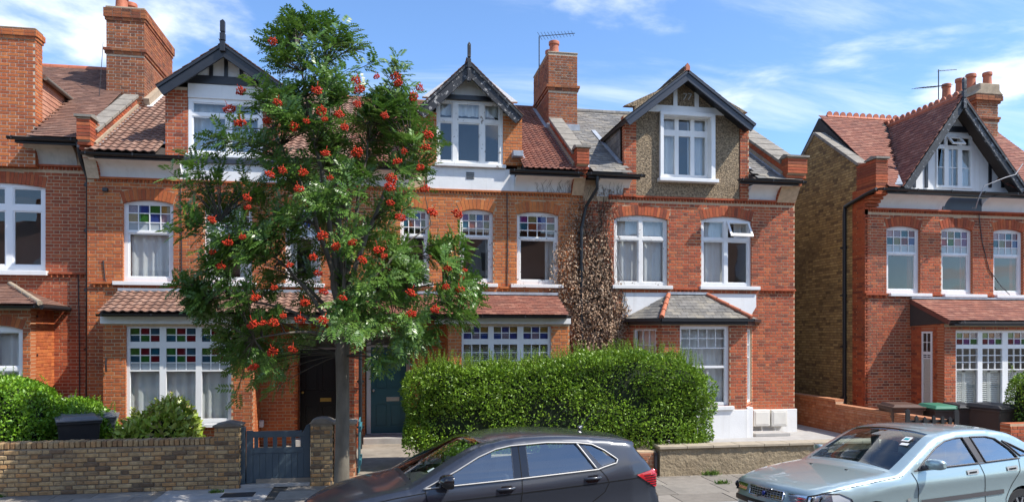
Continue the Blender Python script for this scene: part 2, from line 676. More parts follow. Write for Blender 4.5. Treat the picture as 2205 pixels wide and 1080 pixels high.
def lay(length, z0, z1, blocked, phase=0.0):
    P = BS + BH + 2 * BJ
    out = []
    n = int((z1 - z0 + 1e-6) / CH)
    for i in range(n):
        za = z0 + i * CH
        zb = za + CH - BJ
        iv = [(0.0, length)]
        for a, b in blocked((za + zb) / 2):
            iv = cut(iv, a, b)
        s = -P + (P / 2 if i % 2 else 0) + phase
        k = 0
        while s < length:
            L = BS if k % 2 == 0 else BH
            for p, q in iv:
                a, b = max(s, p), min(s + L, q)
                if b - a > 0.03:
                    out.append((a, b, za, zb, (b - a) > L - 1e-4))
            s += L + BJ
            k += 1
    return out


def bricks_on(parent, origin, d, length, z0, z1, blocked, mat, indiv=300, phase=0.0, proud=0.007, z_of=None):
    """lay bricks on a wall face; origin (x, y), d = unit direction along the face; outward normal = (dy, -dx)"""
    nx, ny = d[1], -d[0]
    lst = lay(length, z0, z1, blocked, phase)
    cand = []
    for idx, (a, b, za, zb, full) in enumerate(lst):
        if full and (b - a) > 0.2:
            mx, my = origin[0] + d[0] * (a + b) / 2, origin[1] + d[1] * (a + b) / 2
            cand.append((mx * mx + my * my + (za - CAM_H) ** 2, idx))
    cand.sort()
    chosen = {i for _, i in cand[:indiv]}
    yaw = math.atan2(d[1], d[0])
    mb = MB()
    for idx, (a, b, za, zb, full) in enumerate(lst):
        off = proud + random.uniform(-0.002, 0.002)
        if idx in chosen:
            o = bpy.data.objects.new('brick', brick_proto('b', mat, BS, random.randrange(24 if mat.name in ROUGH else 8)))
            col.objects.link(o)
            o.parent = parent
            o.location = (origin[0] + d[0] * a + nx * (off - 0.015), origin[1] + d[1] * a + ny * (off - 0.015), za)
            o.rotation_euler = (0, 0, yaw)
            continue
        e = 0.010 if mat.name in ROUGH else 0.003

        def P(s, of, z):
            return (origin[0] + d[0] * s + nx * of, origin[1] + d[1] * s + ny * of, z)
        vs = [P(a, -0.004, za), P(b, -0.004, za), P(b, -0.004, zb), P(a, -0.004, zb),
              P(a, off - e, za), P(b, off - e, za), P(b, off - e, zb), P(a, off - e, zb),
              P(a + e, off, za + e), P(b - e, off, za + e), P(b - e, off, zb - e), P(a + e, off, zb - e)]
        fs = [(0, 1, 5, 4), (1, 2, 6, 5), (2, 3, 7, 6), (3, 0, 4, 7), (4, 5, 9, 8), (5, 6, 10, 9), (6, 7, 11, 10), (7, 4, 8, 11), (8, 9, 10, 11)]
        mb.add(vs, fs, 0, random.random())
    if mb.f:
        stuff(mb.build('brickwork', mat, parent))


def arc_of(x0, x1, zs, rise):
    w = x1 - x0
    R = (w * w / 4 + rise * rise) / (2 * rise)
    return (x0 + x1) / 2, zs + rise - R, R


def arch_blocks(x0, x1, zs, rise, h):
    xm, zc, R = arc_of(x0, x1, zs, rise)
    th = math.asin((x1 - x0) / 2 / R)

    def f(z):
        if zs - 0.02 < z < zc + R + h:
            hw = min(math.sqrt(max((R + h) ** 2 - (z - zc) ** 2, 0)), (z - zc) * math.tan(th)) + 0.012
            return [(xm - hw, xm + hw)]
        return []
    return f


def arch_bricks(parent, x0, x1, zs, rise, h, y, mat):
    xm, zc, R = arc_of(x0, x1, zs, rise)
    th = math.asin((x1 - x0) / 2 / R)
    n = max(6, int(2 * th * R / 0.078))
    for i in range(n):
        a = -th + 2 * th * i / n
        b = -th + 2 * th * (i + 1) / n
        g = 0.0045 / R
        p = [(xm + math.sin(t) * r_, zc + math.cos(t) * r_) for t, r_ in ((a + g, R), (b - g, R), (b - g, R + h), (a + g, R + h))]
        o = MB().prism(p, y - 0.012 - random.uniform(0, 0.003), y + 0.09, 'y', 0, random.random()).build('arch_brick', mat, parent)
    # mortar bed behind the voussoirs
    pts = [(xm + math.sin(t) * R * 1.002, zc + math.cos(t) * R * 1.002) for t in np.linspace(-th, th, 13)]
    pts += [(xm + math.sin(t) * (R + h), zc + math.cos(t) * (R + h)) for t in np.linspace(th, -th, 13)]
    MB().prism(pts, y - 0.003, y + 0.088, 'y').build('arch_bed', MO['red'], parent)


def brick_wall(parent, x0, x1, z0, z1, y, holes, key, mort, thick=0.3, indiv=300, excl=(), name='wall', zb0=None, zb1=None, phase=0.0):
    """front wall facing the street. holes: (x0, x1, z0, zspring, rise, arch height)"""
    mb = MB()
    rects = [(h[0], h[1], h[2], h[3] + h[4]) for h in holes]
    for a, b, c, d in decomp(x0, x1, z0, z1, rects):
        mb.box(a, b, y, y + thick, c, d)
    wall = mb.build(name, MO[mort], parent)
    archf = [arch_blocks(h[0], h[1], h[3], h[4], h[5]) for h in holes if h[4] > 0]

    def blocked(z):
        r = []
        for h in holes:
            if h[2] - 0.01 < z < h[3] + h[4]:
                r.append((h[0] - x0 - 0.001, h[1] - x0 + 0.001))
        for f in archf:
            r += [(a - x0, b - x0) for a, b in f(z)]
        for e in excl:
            if e[2] < z < e[3]:
                r.append((e[0] - x0, e[1] - x0))
        return r
    bricks_on(wall, (x0, y), (1, 0), x1 - x0, z0 if zb0 is None else zb0, z1 if zb1 is None else zb1, blocked, BR[key], indiv, phase)
    for h in holes:
        if h[4] > 0:
            arch_bricks(wall, h[0], h[1], h[3], h[4], h[5], y, BR[key])
    return wall


def side_wall(parent, x, y0, y1, z0, z1, facing, key, mort, thick=0.1, indiv=0, name='wall', poly=None, blocked=lambda z: [], zb0=None, zb1=None):
    """wall running back from the street; facing = -1 or +1 along X"""
    xa, xb = (x, x + thick) if facing < 0 else (x - thick, x)
    mb = MB()
    if poly:
        mb.prism(poly, xa, xb, 'x')
    else:
        mb.box(xa, xb, y0, y1, z0, z1)
    wall = mb.build(name, MO[mort], parent, fixn=True)
    if facing < 0:
        o, d = (x, y1), (0, -1)
    else:
        o, d = (x, y0), (0, 1)
    bricks_on(wall, o, d, y1 - y0, z0 if zb0 is None else zb0, z1 if zb1 is None else zb1, blocked, BR[key], indiv)
    return wall


def window(parent, rect, y, lights, rise=0.0, mat=None, sill=None, curtain=None, depth=0.07, room=True, barw=0.02, gl=None, curtain_mat=None,
           ring=True, room_depth=1.5, name='window'):
    """rect of the frame; lights: (x0, x1, z0, z1, columns, rows, tints); y = face of the wall"""
    mat = mat or WHITE
    gl = gl or GLASS
    x0, x1, z0, z1 = rect
    yf = y + depth
    mb = MB()
    for a, b, c, d in decomp(x0, x1, z0, z1, [l[:4] for l in lights]):
        mb.box(a, b, yf, yf + 0.07, c, d)
    if rise > 0:
        xm, zc, R = arc_of(x0, x1, z1, rise)
        th = math.asin((x1 - x0) / 2 / R)
        pts = [(xm + math.sin(t) * R, zc + math.cos(t) * R) for t in np.linspace(-th, th, 15)]
        mb.prism(pts, yf, yf + 0.07, 'y')
    for (a, b, c, d, nc, nr, _) in lights:
        if ring:
            w = 0.028
            for p in ((a, a + w, c, d), (b - w, b, c, d), (a + w, b - w, c, c + w), (a + w, b - w, d - w, d)):
                mb.box(p[0], p[1], yf + 0.018, yf + 0.066, p[2], p[3])
        for i in range(1, nc):
            xx = a + (b - a) * i / nc
            mb.box(xx - barw / 2, xx + barw / 2, yf + 0.022, yf + 0.06, c + 0.002, d - 0.002)
        for j in range(1, nr):
            zz = c + (d - c) * j / nr
            mb.box(a + 0.002, b - 0.002, yf + 0.024, yf + 0.058, zz - barw / 2, zz + barw / 2)
    win = mb.build(name, mat, parent)
    for (a, b, c, d, nc, nr, tints) in lights:
        for i in range(nc):
            for j in range(nr):
                pa, pb = a + (b - a) * i / nc, a + (b - a) * (i + 1) / nc
                pc, pd = d - (d - c) * (j + 1) / nr, d - (d - c) * j / nr
                m = gl
                if tints:
                    t = tints[(j * nc + i) % len(tints)]
                    m = TINT[t] if t else gl
                MB().box(pa + 0.004, pb - 0.004, yf + 0.038, yf + 0.044, pc + 0.004, pd - 0.004).build('pane', m, win)
    zt = z1 + rise * 0.7
    if sill:
        s0, s1, sz0, sz1, pr = sill
        MB().box(s0, s1, y - pr, yf + 0.05, sz0, sz1).build('sill', mat if mat is not UPVC else WHITE, win, bevel=0.008)
    if curtain:
        for (ca, cb, cz0, cz1) in curtain:
            make_curtain(win, ca, cb, cz0, cz1, yf + 0.17, curtain_mat or NET)
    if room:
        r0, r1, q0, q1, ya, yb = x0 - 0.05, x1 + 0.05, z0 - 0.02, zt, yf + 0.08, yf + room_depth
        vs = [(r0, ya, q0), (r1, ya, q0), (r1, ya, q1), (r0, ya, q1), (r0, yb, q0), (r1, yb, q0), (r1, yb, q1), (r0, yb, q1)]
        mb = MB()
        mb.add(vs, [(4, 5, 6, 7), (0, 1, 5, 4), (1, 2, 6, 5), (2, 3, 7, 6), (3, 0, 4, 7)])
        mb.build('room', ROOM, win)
    return win


def make_curtain(parent, ca, cb, z0, z1, y, mat, amp=0.028):
    n = max(10, int((cb - ca) / 0.018))
    ph = random.uniform(0, 6)
    prof = []
    s = ph
    for i in range(n + 1):
        s += random.uniform(0.25, 0.95)
        prof.append((ca + (cb - ca) * i / n, amp * math.sin(s) + random.uniform(-0.006, 0.006)))
    rows = []
    for k in range(5):
        z = z1 + (z0 - z1) * k / 4
        sc = 0.55 + 0.45 * k / 4
        rows.append([(p[0], y + p[1] * sc, z) for p in prof])
    MB().sheet(rows, 0.004, (0, 1, 0)).build('curtain', mat, parent, smooth=180)


def dentils(parent, x0, x1, z, y, mat, h=0.06, w=0.075, proud=0.045, band=True):
    mb = MB()
    n = int((x1 - x0) / w)
    for i in range(n):
        a = x0 + (x1 - x0) * i / n
        c = a + w / 2
        mb.prism([(a + 0.004, y), (c, y - proud), (a + w - 0.004, y)], z, z + h, 'z', 0, random.random())
    if band:
        mb.box(x0, x1, y - proud - 0.008, y, z + h, z + h + 0.045, 0, 0.3)
    o = stuff(mb.build('dentil_course', mat, parent, fixn=True))
    return o


# ---- roof tiles
def tile_verts(kind, w, L):
    """local tile: u across, v up the slope, n out of the roof"""
    if kind == 'roman':
        prof = [(0.0, 0.0), (0.22, 0.0), (0.32, 0.015), (0.46, 0.024), (0.60, 0.015), (0.70, 0.0), (1.0, 0.002)]
    elif kind == 'pantile':
        prof = [(0.0, 0.004), (0.17, -0.003), (0.34, 0.0), (0.5, 0.012), (0.67, 0.024), (0.83, 0.021), (1.0, 0.006)]
    else:
        prof = [(0.015, 0.0), (0.985, 0.0)]
    th = 0.018 if kind in ('roman', 'pantile') else (0.012 if kind == 'plain' else 0.006)
    tilt = 0.026 if kind not in ('slate', 'plain') else (0.007 if kind == 'slate' else 0.013)
    vs, fs = [], []
    k = len(prof)
    for v in (0.0, L):
        for (u, n) in prof:
            vs.append((u * w, v, n + th + (tilt if v == 0.0 else 0)))
    for v in (0.0,):
        for (u, n) in prof:
            vs.append((u * w, v, n + (tilt - 0.004)))
    for i in range(k - 1):
        fs.append((i, i + 1, k + i + 1, k + i))
        fs.append((2 * k + i, 2 * k + i + 1, i + 1, i))
    vs.append((prof[0][0] * w, L, prof[0][1]))
    vs.append((prof[-1][0] * w, L, prof[-1][1]))
    fs.append((0, k, 3 * k, 2 * k))
    fs.append((k - 1, 3 * k - 1, 3 * k + 1, 2 * k - 1))
    return vs, fs


def tile_roof(parent, p0, ux, us, width, slope_len, kind, tw, expo, mat, inside=None, indiv=300, stag=True, jit=0.004, name='tile'):
    """p0: lower corner; ux unit along the eave; us unit up the slope"""
    p0, ux, us = Vector(p0), Vector(ux), Vector(us)
    nn = ux.cross(us).normalized()
    L = expo * 1.22
    vs, fs = tile_verts(kind, tw, L)
    protos = []
    for k in range(6):
        b = MB()
        b.add(vs, fs, 0, (k + 0.5) / 6)
        protos.append(b.mesh(name, mat))
    mb = MB()
    cells = []
    nrow = int(slope_len / expo) + 1
    for j in range(nrow):
        v = j * expo
        if v + 0.02 > slope_len:
            break
        off = (tw / 2 if (j % 2 and stag) else 0)
        ncol = int(width / tw) + 2
        for i in range(-1, ncol):
            u = i * tw + off
            uc = u + tw / 2
            if u + tw < 0.03 or u > width - 0.03:
                continue
            uc = min(max(uc, 0.01), width - 0.01)
            if inside and not inside(uc, v + expo / 2):
                continue
            cells.append((u, v))
    dist = sorted(range(len(cells)), key=lambda q: (p0 + ux * cells[q][0] + us * cells[q][1] - cam.location).length)
    chosen = set(dist[:indiv])
    rot = Matrix((ux, us, nn)).transposed()
    for q, (u, v) in enumerate(cells):
        base = p0 + ux * u + us * (v + random.uniform(-jit, jit)) + nn * random.uniform(0, jit)
        r3 = rot @ Matrix.Rotation(random.uniform(-0.012, 0.012), 3, 'Z')
        c0, c1 = max(u, 0.0), min(u + tw, width)
        if c1 - c0 < tw - 1e-4:                               # cut tile at a verge
            k_ = (c1 - c0) / tw
            base = base + ux * (c0 - u)
            mb.add([base + r3 @ Vector((p[0] * k_, p[1], p[2])) for p in vs], fs, 0, random.random())
        elif q in chosen:
            o = bpy.data.objects.new(name, protos[random.randrange(6)])
            col.objects.link(o)
            o.parent = parent
            o.matrix_basis = Matrix.Translation(base) @ r3.to_4x4()
        else:
            mb.add([base + r3 @ Vector(p) for p in vs], fs, 0, random.random())
    if mb.f:
        stuff(mb.build('tiling', mat, parent))


def gutter(parent, x0, x1, y, z, r=0.06, mat=None, fascia=0.14):
    mb = MB()
    a = np.linspace(math.pi, 2 * math.pi, 9)
    pts = [(y + r * math.cos(t), z + r * math.sin(t)) for t in a]
    mb.prism(pts, x0, x1, 'x')
    n = int((x1 - x0) / 0.9)
    for i in range(n + 1):                                    # brackets
        xx = x0 + 0.1 + (x1 - x0 - 0.2) * i / max(n, 1)
        mb.box(xx - 0.012, xx + 0.012, y - r - 0.008, y + r, z - r * 0.75, z + 0.012)
    g = mb.build('gutter', mat or BLACKPL, parent, smooth=40, fixn=True)
    return g


def cove(parent, x0, x1, y_wall, z0, y_out, z1, mat):
    pts = []
    for t in np.linspace(0, math.pi / 2, 10):
        pts.append((y_out + (y_wall - y_out) * math.cos(t) ** 0.8 if t < math.pi / 2 - 1e-6 else y_out, z0 + (z1 - z0) * math.sin(t) ** 1.0))
    # concave: starts up the wall and sweeps out to the eave
    pts = [(y_wall - (y_wall - y_out) * (1 - math.cos(t)), z0 + (z1 - z0) * math.sin(t)) for t in np.linspace(0, math.pi / 2, 12)]
    pts = [(y_wall + 0.02, z0)] + pts + [(y_wall + 0.02, z1)]
    return MB().prism(pts, x0, x1, 'x').build('cornice', mat, parent, smooth=35, fixn=True)


def pot(mb_parent, x, y, z, h, r):
    prof = [(r * 0.96, 0), (r, 0.03), (r * 0.93, 0.06), (r * 0.84, h * 0.72), (r * 0.84, h * 0.76), (r * 1.0, h * 0.79), (r * 1.02, h * 0.95), (r * 0.96, h),
            (r * 0.8, h), (r * 0.76, h * 0.7)]
    return MB().lathe(prof, (x, y, z), 18).build('chimney_pot', TERRA, mb_parent, smooth=40)


def chimney(parent, x0, x1, y0, y1, z0, z1, bands, pots, key='chimney', mort='chimney', cap=0.06, capmat=None, side=1, indiv=120):
    """bands: list of (z, height, overhang)"""
    core = MB().box(x0, x1, y0, y1, z0, z1)
    ch = core.build('chimney', MO[mort], parent)
    nob = [(b[0], b[0] + b[1]) for b in bands]

    def blocked_len(ln):
        def f(z):
            for a, b in nob:
                if a - 0.02 < z < b + 0.02:
                    return [(0, ln)]
            return []
        return f
    bricks_on(ch, (x0, y0), (1, 0), x1 - x0, z0, z1, blocked_len(x1 - x0), BR[key], indiv)
    if side > 0:
        bricks_on(ch, (x1, y0), (0, 1), y1 - y0, z0, z1, blocked_len(y1 - y0), BR[key], indiv, phase=0.1)
    else:
        bricks_on(ch, (x0, y1), (0, -1), y1 - y0, z0, z1, blocked_len(y1 - y0), BR[key], indiv, phase=0.1)
    for (bz, bh, ov) in bands:
        n = max(1, round(bh / CH))
        hh = bh / n
        for k in range(n):
            o = ov * (0.55 if (k == 0 and n > 1) else 1.0)
            a0, a1, b0, b1 = x0 - o, x1 + o, y0 - o, y1 + o
            mb = MB()
            mb.box(a0 + .01, a1 - .01, b0 + .01, b1 - .01, bz + k * hh, bz + (k + 1) * hh, 1, 0)
            # bricks round the band
            xx = a0
            while xx < a1 - 0.03:
                q = min(xx + BS, a1)
                mb.box(xx, q - 0.008, b0, b0 + 0.05, bz + k * hh + 0.004, bz + (k + 1) * hh - 0.006, 0, random.random())
                xx += BS + .003
            yy = b0 + 0.055
            xs = (a1 - 0.05, a1) if side > 0 else (a0, a0 + 0.05)
            while yy < b1 - 0.03:
                q = min(yy + BS, b1)
                mb.box(xs[0], xs[1], yy, q - 0.008, bz + k * hh + 0.004, bz + (k + 1) * hh - 0.006, 0, random.random())
                yy += BS + .003
            mb.build('corbel_course', [BR[key], MO[mort]], ch)
    if cap:
        MB().prism([(x0 - 0.02, y0 - 0.02), (x1 + 0.02, y0 - 0.02), (x1 + 0.02, y1 + 0.02), (x0 - 0.02, y1 + 0.02)], z1, z1 + cap, 'z').build('flaunching', capmat or CEMENT, ch, bevel=0.02)
    for (px_, py_, h, r) in pots:
        pot(ch, px_, py_, z1 + cap - 0.03, h, r)
    return ch


def pipe_run(parent, pts, r=0.04, collars=(), mat=None):
    mb = MB()
    mb.tube(pts, r, 10)
    for c in collars:
        mb.tube([(c[0], c[1], c[2] - 0.04), (c[0], c[1], c[2] + 0.04)], r * 1.28, 10)
        mb.box(c[0] - r * 1.9, c[0] + r * 1.9, c[1] + r * 0.4, c[1] + r * 1.3, c[2] - 0.02, c[2] + 0.02)
    return mb.build('downpipe', mat or BLACKPL, parent, smooth=40)
# ------------------------------------------------------------------ ground, road, pavement
YF = 17.0                       # face of the terrace
Y_KERB = 10.35
Y_WALL = 12.85
ASPH = pmat('asphalt', (0.055, 0.055, 0.058), var=0.25, scale=5, rough=0.9, bump=0.6, bscale=160, big=0.25, bigscale=0.6, bigcol=(0.09, 0.088, 0.085))
EARTH = pmat('garden_soil', (0.07, 0.055, 0.038), var=0.3, scale=6, rough=0.95, bump=0.8, bscale=40)
SLAB = pmat('paving_stone', ramp=[(0.20, 0.175, 0.145), (0.25, 0.22, 0.185), (0.17, 0.15, 0.125), (0.28, 0.25, 0.21)], var=0.18, scale=7, rough=0.9, bump=0.35, bscale=90,
            big=0.4, bigscale=1.2, bigcol=(0.11, 0.10, 0.085))
GRANITE = pmat('kerb_granite', (0.26, 0.255, 0.25), var=0.25, scale=30, rough=0.85, bump=0.3, bscale=120)
JOINT = pmat('paving_joint', (0.07, 0.062, 0.05), var=0.3, scale=20, rough=0.95)
CONC = pmat('concrete', (0.36, 0.345, 0.325), var=0.15, scale=4, rough=0.9, bump=0.3, bscale=70, big=0.3, bigscale=1.6, bigcol=(0.20, 0.185, 0.165))
PATHM = pmat('path_concrete', (0.26, 0.225, 0.18), var=0.25, scale=4, rough=0.9, bump=0.5, bscale=50, big=0.5, bigscale=1.5, bigcol=(0.12, 0.10, 0.08))
IRON = pmat('cast_iron', (0.04, 0.04, 0.042), var=0.3, scale=20, rough=0.6, metallic=0.3, bump=0.6, bscale=60)

structure(MB().box(-900, 900, -900, 900, -0.6, -0.30).build('ground', EARTH))


def road_z(y):
    """cambered carriageway"""
    return -0.12 - 0.04 * (max(y, 5.0) - 8.6) if y > 5.0 else 0.024 - 0.04 * (5.0 - y)


ry_ = [-1.5, 0, 2, 4, 5, 6, 7, 8, 9, 10, Y_KERB - 0.02]
structure(MB().sheet([[(-60, y_, road_z(y_)), (70, y_, road_z(y_))] for y_ in ry_], 0.25, (0, 0, -1)).build('road', ASPH))
kerb = MB()
kb = structure(MB().box(-60, 70, Y_KERB + 0.002, Y_KERB + 0.148, -0.28, -0.03).build('kerb', GRANITE))
x = -9.0
while x < 16:
    L_ = random.uniform(0.85, 1.0)
    MB().box(x, x + L_ - 0.008, Y_KERB, Y_KERB + 0.15, -0.2, 0.0 + random.uniform(-0.002, 0.002)).build('kerbstone', GRANITE, kb, bevel=0.012)
    x += L_
pav = structure(MB().box(-60, 70, Y_KERB + 0.15, Y_WALL + 0.05, -0.28, -0.012).build('pavement', JOINT))
y = Y_KERB + 0.155
row = 0
while y < Y_WALL + 0.2:
    dpt = [0.60, 0.75, 0.60, 0.40, 0.6][row % 5]
    x = -9.5 + random.uniform(0, 0.6)
    while x < 16:
        w_ = random.choice([0.6, 0.75, 0.9, 0.9])
        z_ = random.uniform(-0.003, 0.003)
        if not (-3.45 < x + w_ / 2 < -1.95 and row >= 2) and not (-1.2 < x + w_ / 2 < -0.1 and row in (1,)):
            MB().box(x + 0.005, x + w_ - 0.005, y + 0.005, min(y + dpt, Y_WALL + 0.2) - 0.005, -0.05, z_, 0, random.random()).build('paving_slab', SLAB, pav, bevel=0.006)
        x += w_
    y += dpt
    row += 1
# pale concrete patch with an iron cover, and the earth pit of the street tree
MB().box(-3.6, -1.9, Y_KERB + 0.155 + 1.35, Y_WALL, -0.04, 0.004).build('concrete_patch', CONC, pav)
MB().box(-2.62, -2.12, 12.12, 12.45, -0.02, 0.012).build('access_cover', IRON, pav, bevel=0.004)
MB().box(-1.25, -0.1, 11.35, 12.15, -0.05, -0.004).build('tree_pit', EARTH, pav)

# front gardens
structure(MB().box(-20, -2.2, Y_WALL + 0.23, 17.4, -0.3, 0.10).build('garden_soil', EARTH))
structure(MB().box(-2.2, 2.0, Y_WALL + 0.06, 18.4, -0.3, 0.13).build('front_path', PATHM))
structure(MB().box(2.0, 6.4, Y_WALL + 0.23, 17.4, -0.3, 0.09).build('hedge_soil', EARTH))
structure(MB().box(6.4, 11.42, 12.7, 22, -0.3, 0.12).build('forecourt', CONC))
structure(MB().box(11.42, 30, 12.7, 18, -0.3, 0.02).build('forecourt_neighbour', CONC))
structure(MB().box(-60, -20, Y_WALL + .05, 30, -0.3, 0.08).build('verge', EARTH))

# ------------------------------------------------------------------ roof materials
PANT = pmat('concrete_tile_brown', ramp=[(0.20, 0.105, 0.072), (0.25, 0.140, 0.098), (0.15, 0.080, 0.056), (0.30, 0.180, 0.130)], var=0.25, scale=9, rough=0.9, bump=0.4, bscale=70,
            big=0.35, bigscale=1.6, bigcol=(0.11, 0.085, 0.065))
ROMAN = pmat('clay_tile_red_brown', ramp=[(0.19, 0.070, 0.045), (0.24, 0.090, 0.056), (0.15, 0.055, 0.038), (0.27, 0.115, 0.075)], var=0.22, scale=9, rough=0.85, bump=0.3, bscale=70,
             big=0.3, bigscale=1.6, bigcol=(0.09, 0.05, 0.038))
PLAIN = pmat('plain_tile_brown', ramp=[(0.16, 0.080, 0.054), (0.21, 0.108, 0.074), (0.12, 0.060, 0.044), (0.25, 0.140, 0.100)], var=0.22, scale=9, rough=0.9, bump=0.4, bscale=70,
             big=0.35, bigscale=1.2, bigcol=(0.07, 0.05, 0.04))
PLAINR = pmat('plain_tile_red', ramp=[(0.21, 0.072, 0.045), (0.26, 0.095, 0.060), (0.16, 0.055, 0.038), (0.33, 0.145, 0.095)], var=0.2, scale=9, rough=0.85, bump=0.3, bscale=70,
              big=0.3, bigscale=1.4, bigcol=(0.12, 0.055, 0.038))
SLATE = pmat('weathered_slate', ramp=[(0.13, 0.125, 0.115), (0.18, 0.17, 0.155), (0.09, 0.088, 0.085), (0.24, 0.215, 0.175)], var=0.3, scale=9, rough=0.75, bump=0.4, bscale=60,
             big=0.45, bigscale=2.2, bigcol=(0.30, 0.265, 0.20))
DECK = pmat('roof_deck', (0.05, 0.04, 0.035), var=0.1, rough=0.95)
PEBBLE = pmat('pebbledash', (0.27, 0.20, 0.125), var=1.0, scale=24, rough=0.95, bump=1.0, bscale=22, bdist=0.06, big=0.25, bigscale=1.5, bigcol=(0.10, 0.07, 0.04))
TILEHUNG = pmat('hanging_tile', ramp=[(0.42, 0.19, 0.12), (0.46, 0.22, 0.14), (0.38, 0.165, 0.105)], var=0.12, scale=8, rough=0.8, bump=0.2, bscale=60)
NAVY = pmat('dark_navy_paint', (0.028, 0.034, 0.050), var=0.1, rough=0.4)
SLOPE = 0.62
YRIDGE = 21.2
Y_EAVE, Z_EAVE = 16.5, 6.50
US = Vector((0, 1, SLOPE)).normalized()
US0 = Vector((0, 1, 0.70)).normalized()
US4 = Vector((0, 1, 0.90)).normalized()


def roof_z(y, z0=Z_EAVE):
    return z0 + (y - Y_EAVE) * SLOPE


def roof_block(parent, x0, x1, gaps, z0=Z_EAVE, yr=YRIDGE, y_e=Y_EAVE):
    """deck of the main roof, cut away inside the dormers"""
    zr = z0 + (yr - y_e) * SLOPE - 0.03
    mb = MB()
    full = cut_many([(x0, x1)], gaps)
    for a, b in full:
        mb.prism([(y_e + 0.02, z0 - 0.05), (yr, zr), (2 * yr - y_e, z0 - 0.05)], a, b, 'x')
    for (a, b, yv) in gaps:
        zv = z0 + (yv - y_e) * SLOPE - 0.03
        mb.prism([(yv, z0 - 0.05), (yv, zv), (yr, zr), (2 * yr - y_e, z0 - 0.05)], a, b, 'x')
    return mb.build('roof', DECK, parent, fixn=True)


def cut_many(iv, gaps):
    for g in gaps:
        iv = cut(iv, g[0], g[1])
    return iv


def gap_test(x0, gaps, y_e=Y_EAVE):
    def f(u, v):
        xx, yy = x0 + u, y_e + v * US.y
        for (a, b, yv) in gaps:
            xm, hw = (a + b) / 2, (b - a) / 2
            lim = yv if abs(xx - xm) < 0.1 else 17.15 + (yv - 17.15) * (1 - abs(xx - xm) / (hw + 0.15))
            if a - 0.02 < xx < b + 0.02 and yy < max(lim, 17.1):
                return False
        return True
    return f


def ridge(parent, x0, x1, y, z, mat, r=0.10):
    n = int((x1 - x0) / 0.42)
    for i in range(n):
        a = x0 + (x1 - x0) * i / n
        b = x0 + (x1 - x0) * (i + 1) / n
        pts = [(y + r * math.cos(t), z + r * 0.9 * math.sin(t)) for t in np.linspace(-0.25, math.pi + 0.25, 9)]
        MB().prism(pts, a + 0.003, b - 0.004, 'x', 0, random.random()).build('ridge_tile', mat, parent, smooth=40, fixn=True)


def gable_roof(parent, apex, footl, footr, y0, y1, tilemat, barge_mat, bh=0.22, kind='plain', soffit=None, finial=None, bt=0.045, verge_tiles=True):
    """little gabled dormer roof with bargeboards; apex and feet are (x, z) of the roof's top edge"""
    rf = MB()
    A = Vector((apex[0], 0, apex[1]))
    for ft in (footl, footr):
        B = Vector((ft[0], 0, ft[1]))
        d = (B - A)
        n = Vector((-d.z, 0, d.x)).normalized()
        if n.z < 0:
            n = -n
        t = 0.06
        p = [A - n * 0.02, B - n * 0.02, B - n * (t + .02), A - n * (t + .02)]
        rf.prism([(q.x, q.z) for q in p], y0 + 0.03, y1, 'y')
    roof = rf.build('dormer_roof', [DECK], parent, fixn=True)
    for ft in (footl, footr):
        B = Vector((ft[0], 0, ft[1]))
        d = (A - B)
        L = d.length
        us = d.normalized()
        left = ft[0] < apex[0]
        ux = Vector((0, -1, 0)) if left else Vector((0, 1, 0))
        o = Vector((B.x, y1 if left else y0 - 0.02, B.z))
        tile_roof(roof, o, ux, us, y1 - y0 + 0.02, L, kind, 0.17 if kind == 'plain' else 0.25, 0.115 if kind == 'plain' else 0.19, tilemat, indiv=60, name='tile')
        # bargeboard
        n = Vector((-d.z, 0, d.x)).normalized()
        if n.z < 0:
            n = -n
        a3, b3 = Vector((A.x, y0, A.z)), Vector((B.x, y0, B.z))
        pts = [a3, b3, b3 - n * bh, a3 - Vector((0, 0, bh / max(abs(n.z), .3)))]
        pts = [p - n * 0.015 for p in pts]
        MB().prism([(p.x, p.z) for p in pts], y0, y0 + bt, 'y').build('bargeboard', barge_mat, roof, bevel=0.006, fixn=True)
        # moulding along the top of the board
        MB().bar(a3 - n * 0.04 + Vector((0, -0.015, 0)), b3 - n * 0.04 + Vector((0, -0.015, 0)), 0.03, 0.05, up=n).build('barge_moulding', barge_mat, roof)
        if soffit:
            q = [A - n * 0.085, B - n * 0.085, B - n * 0.105, A - n * 0.105]
            MB().prism([(p.x, p.z) for p in q], y0 + bt, YF - 0.005, 'y').build('soffit', soffit, roof, fixn=True)
    if finial:
        zt, zb, w = finial
        fb = MB()
        xa = apex[0]
        yc = y0 - 0.02
        h = zt - zb
        for (f0, f1, ww) in ((0.0, 0.30, 1.0), (0.30, 0.34, 0.7), (0.34, 0.56, 1.0), (0.56, 0.60, 0.62), (0.60, 0.92, 0.9)):
            fb.box(xa - w * ww / 2, xa + w * ww / 2, yc - w * ww / 2, yc + w * ww / 2, zb + h * f0, zb + h * f1)
        fb.add([(xa - w * .45, yc - w * .45, zb + h * .92), (xa + w * .45, yc - w * .45, zb + h * .92), (xa + w * .45, yc + w * .45, zb + h * .92),
                (xa - w * .45, yc + w * .45, zb + h * .92), (xa, yc, zt)], [(0, 1, 4), (1, 2, 4), (2, 3, 4), (3, 0, 4)])
        fb.build('finial', barge_mat, roof, bevel=0.006)
    return roof


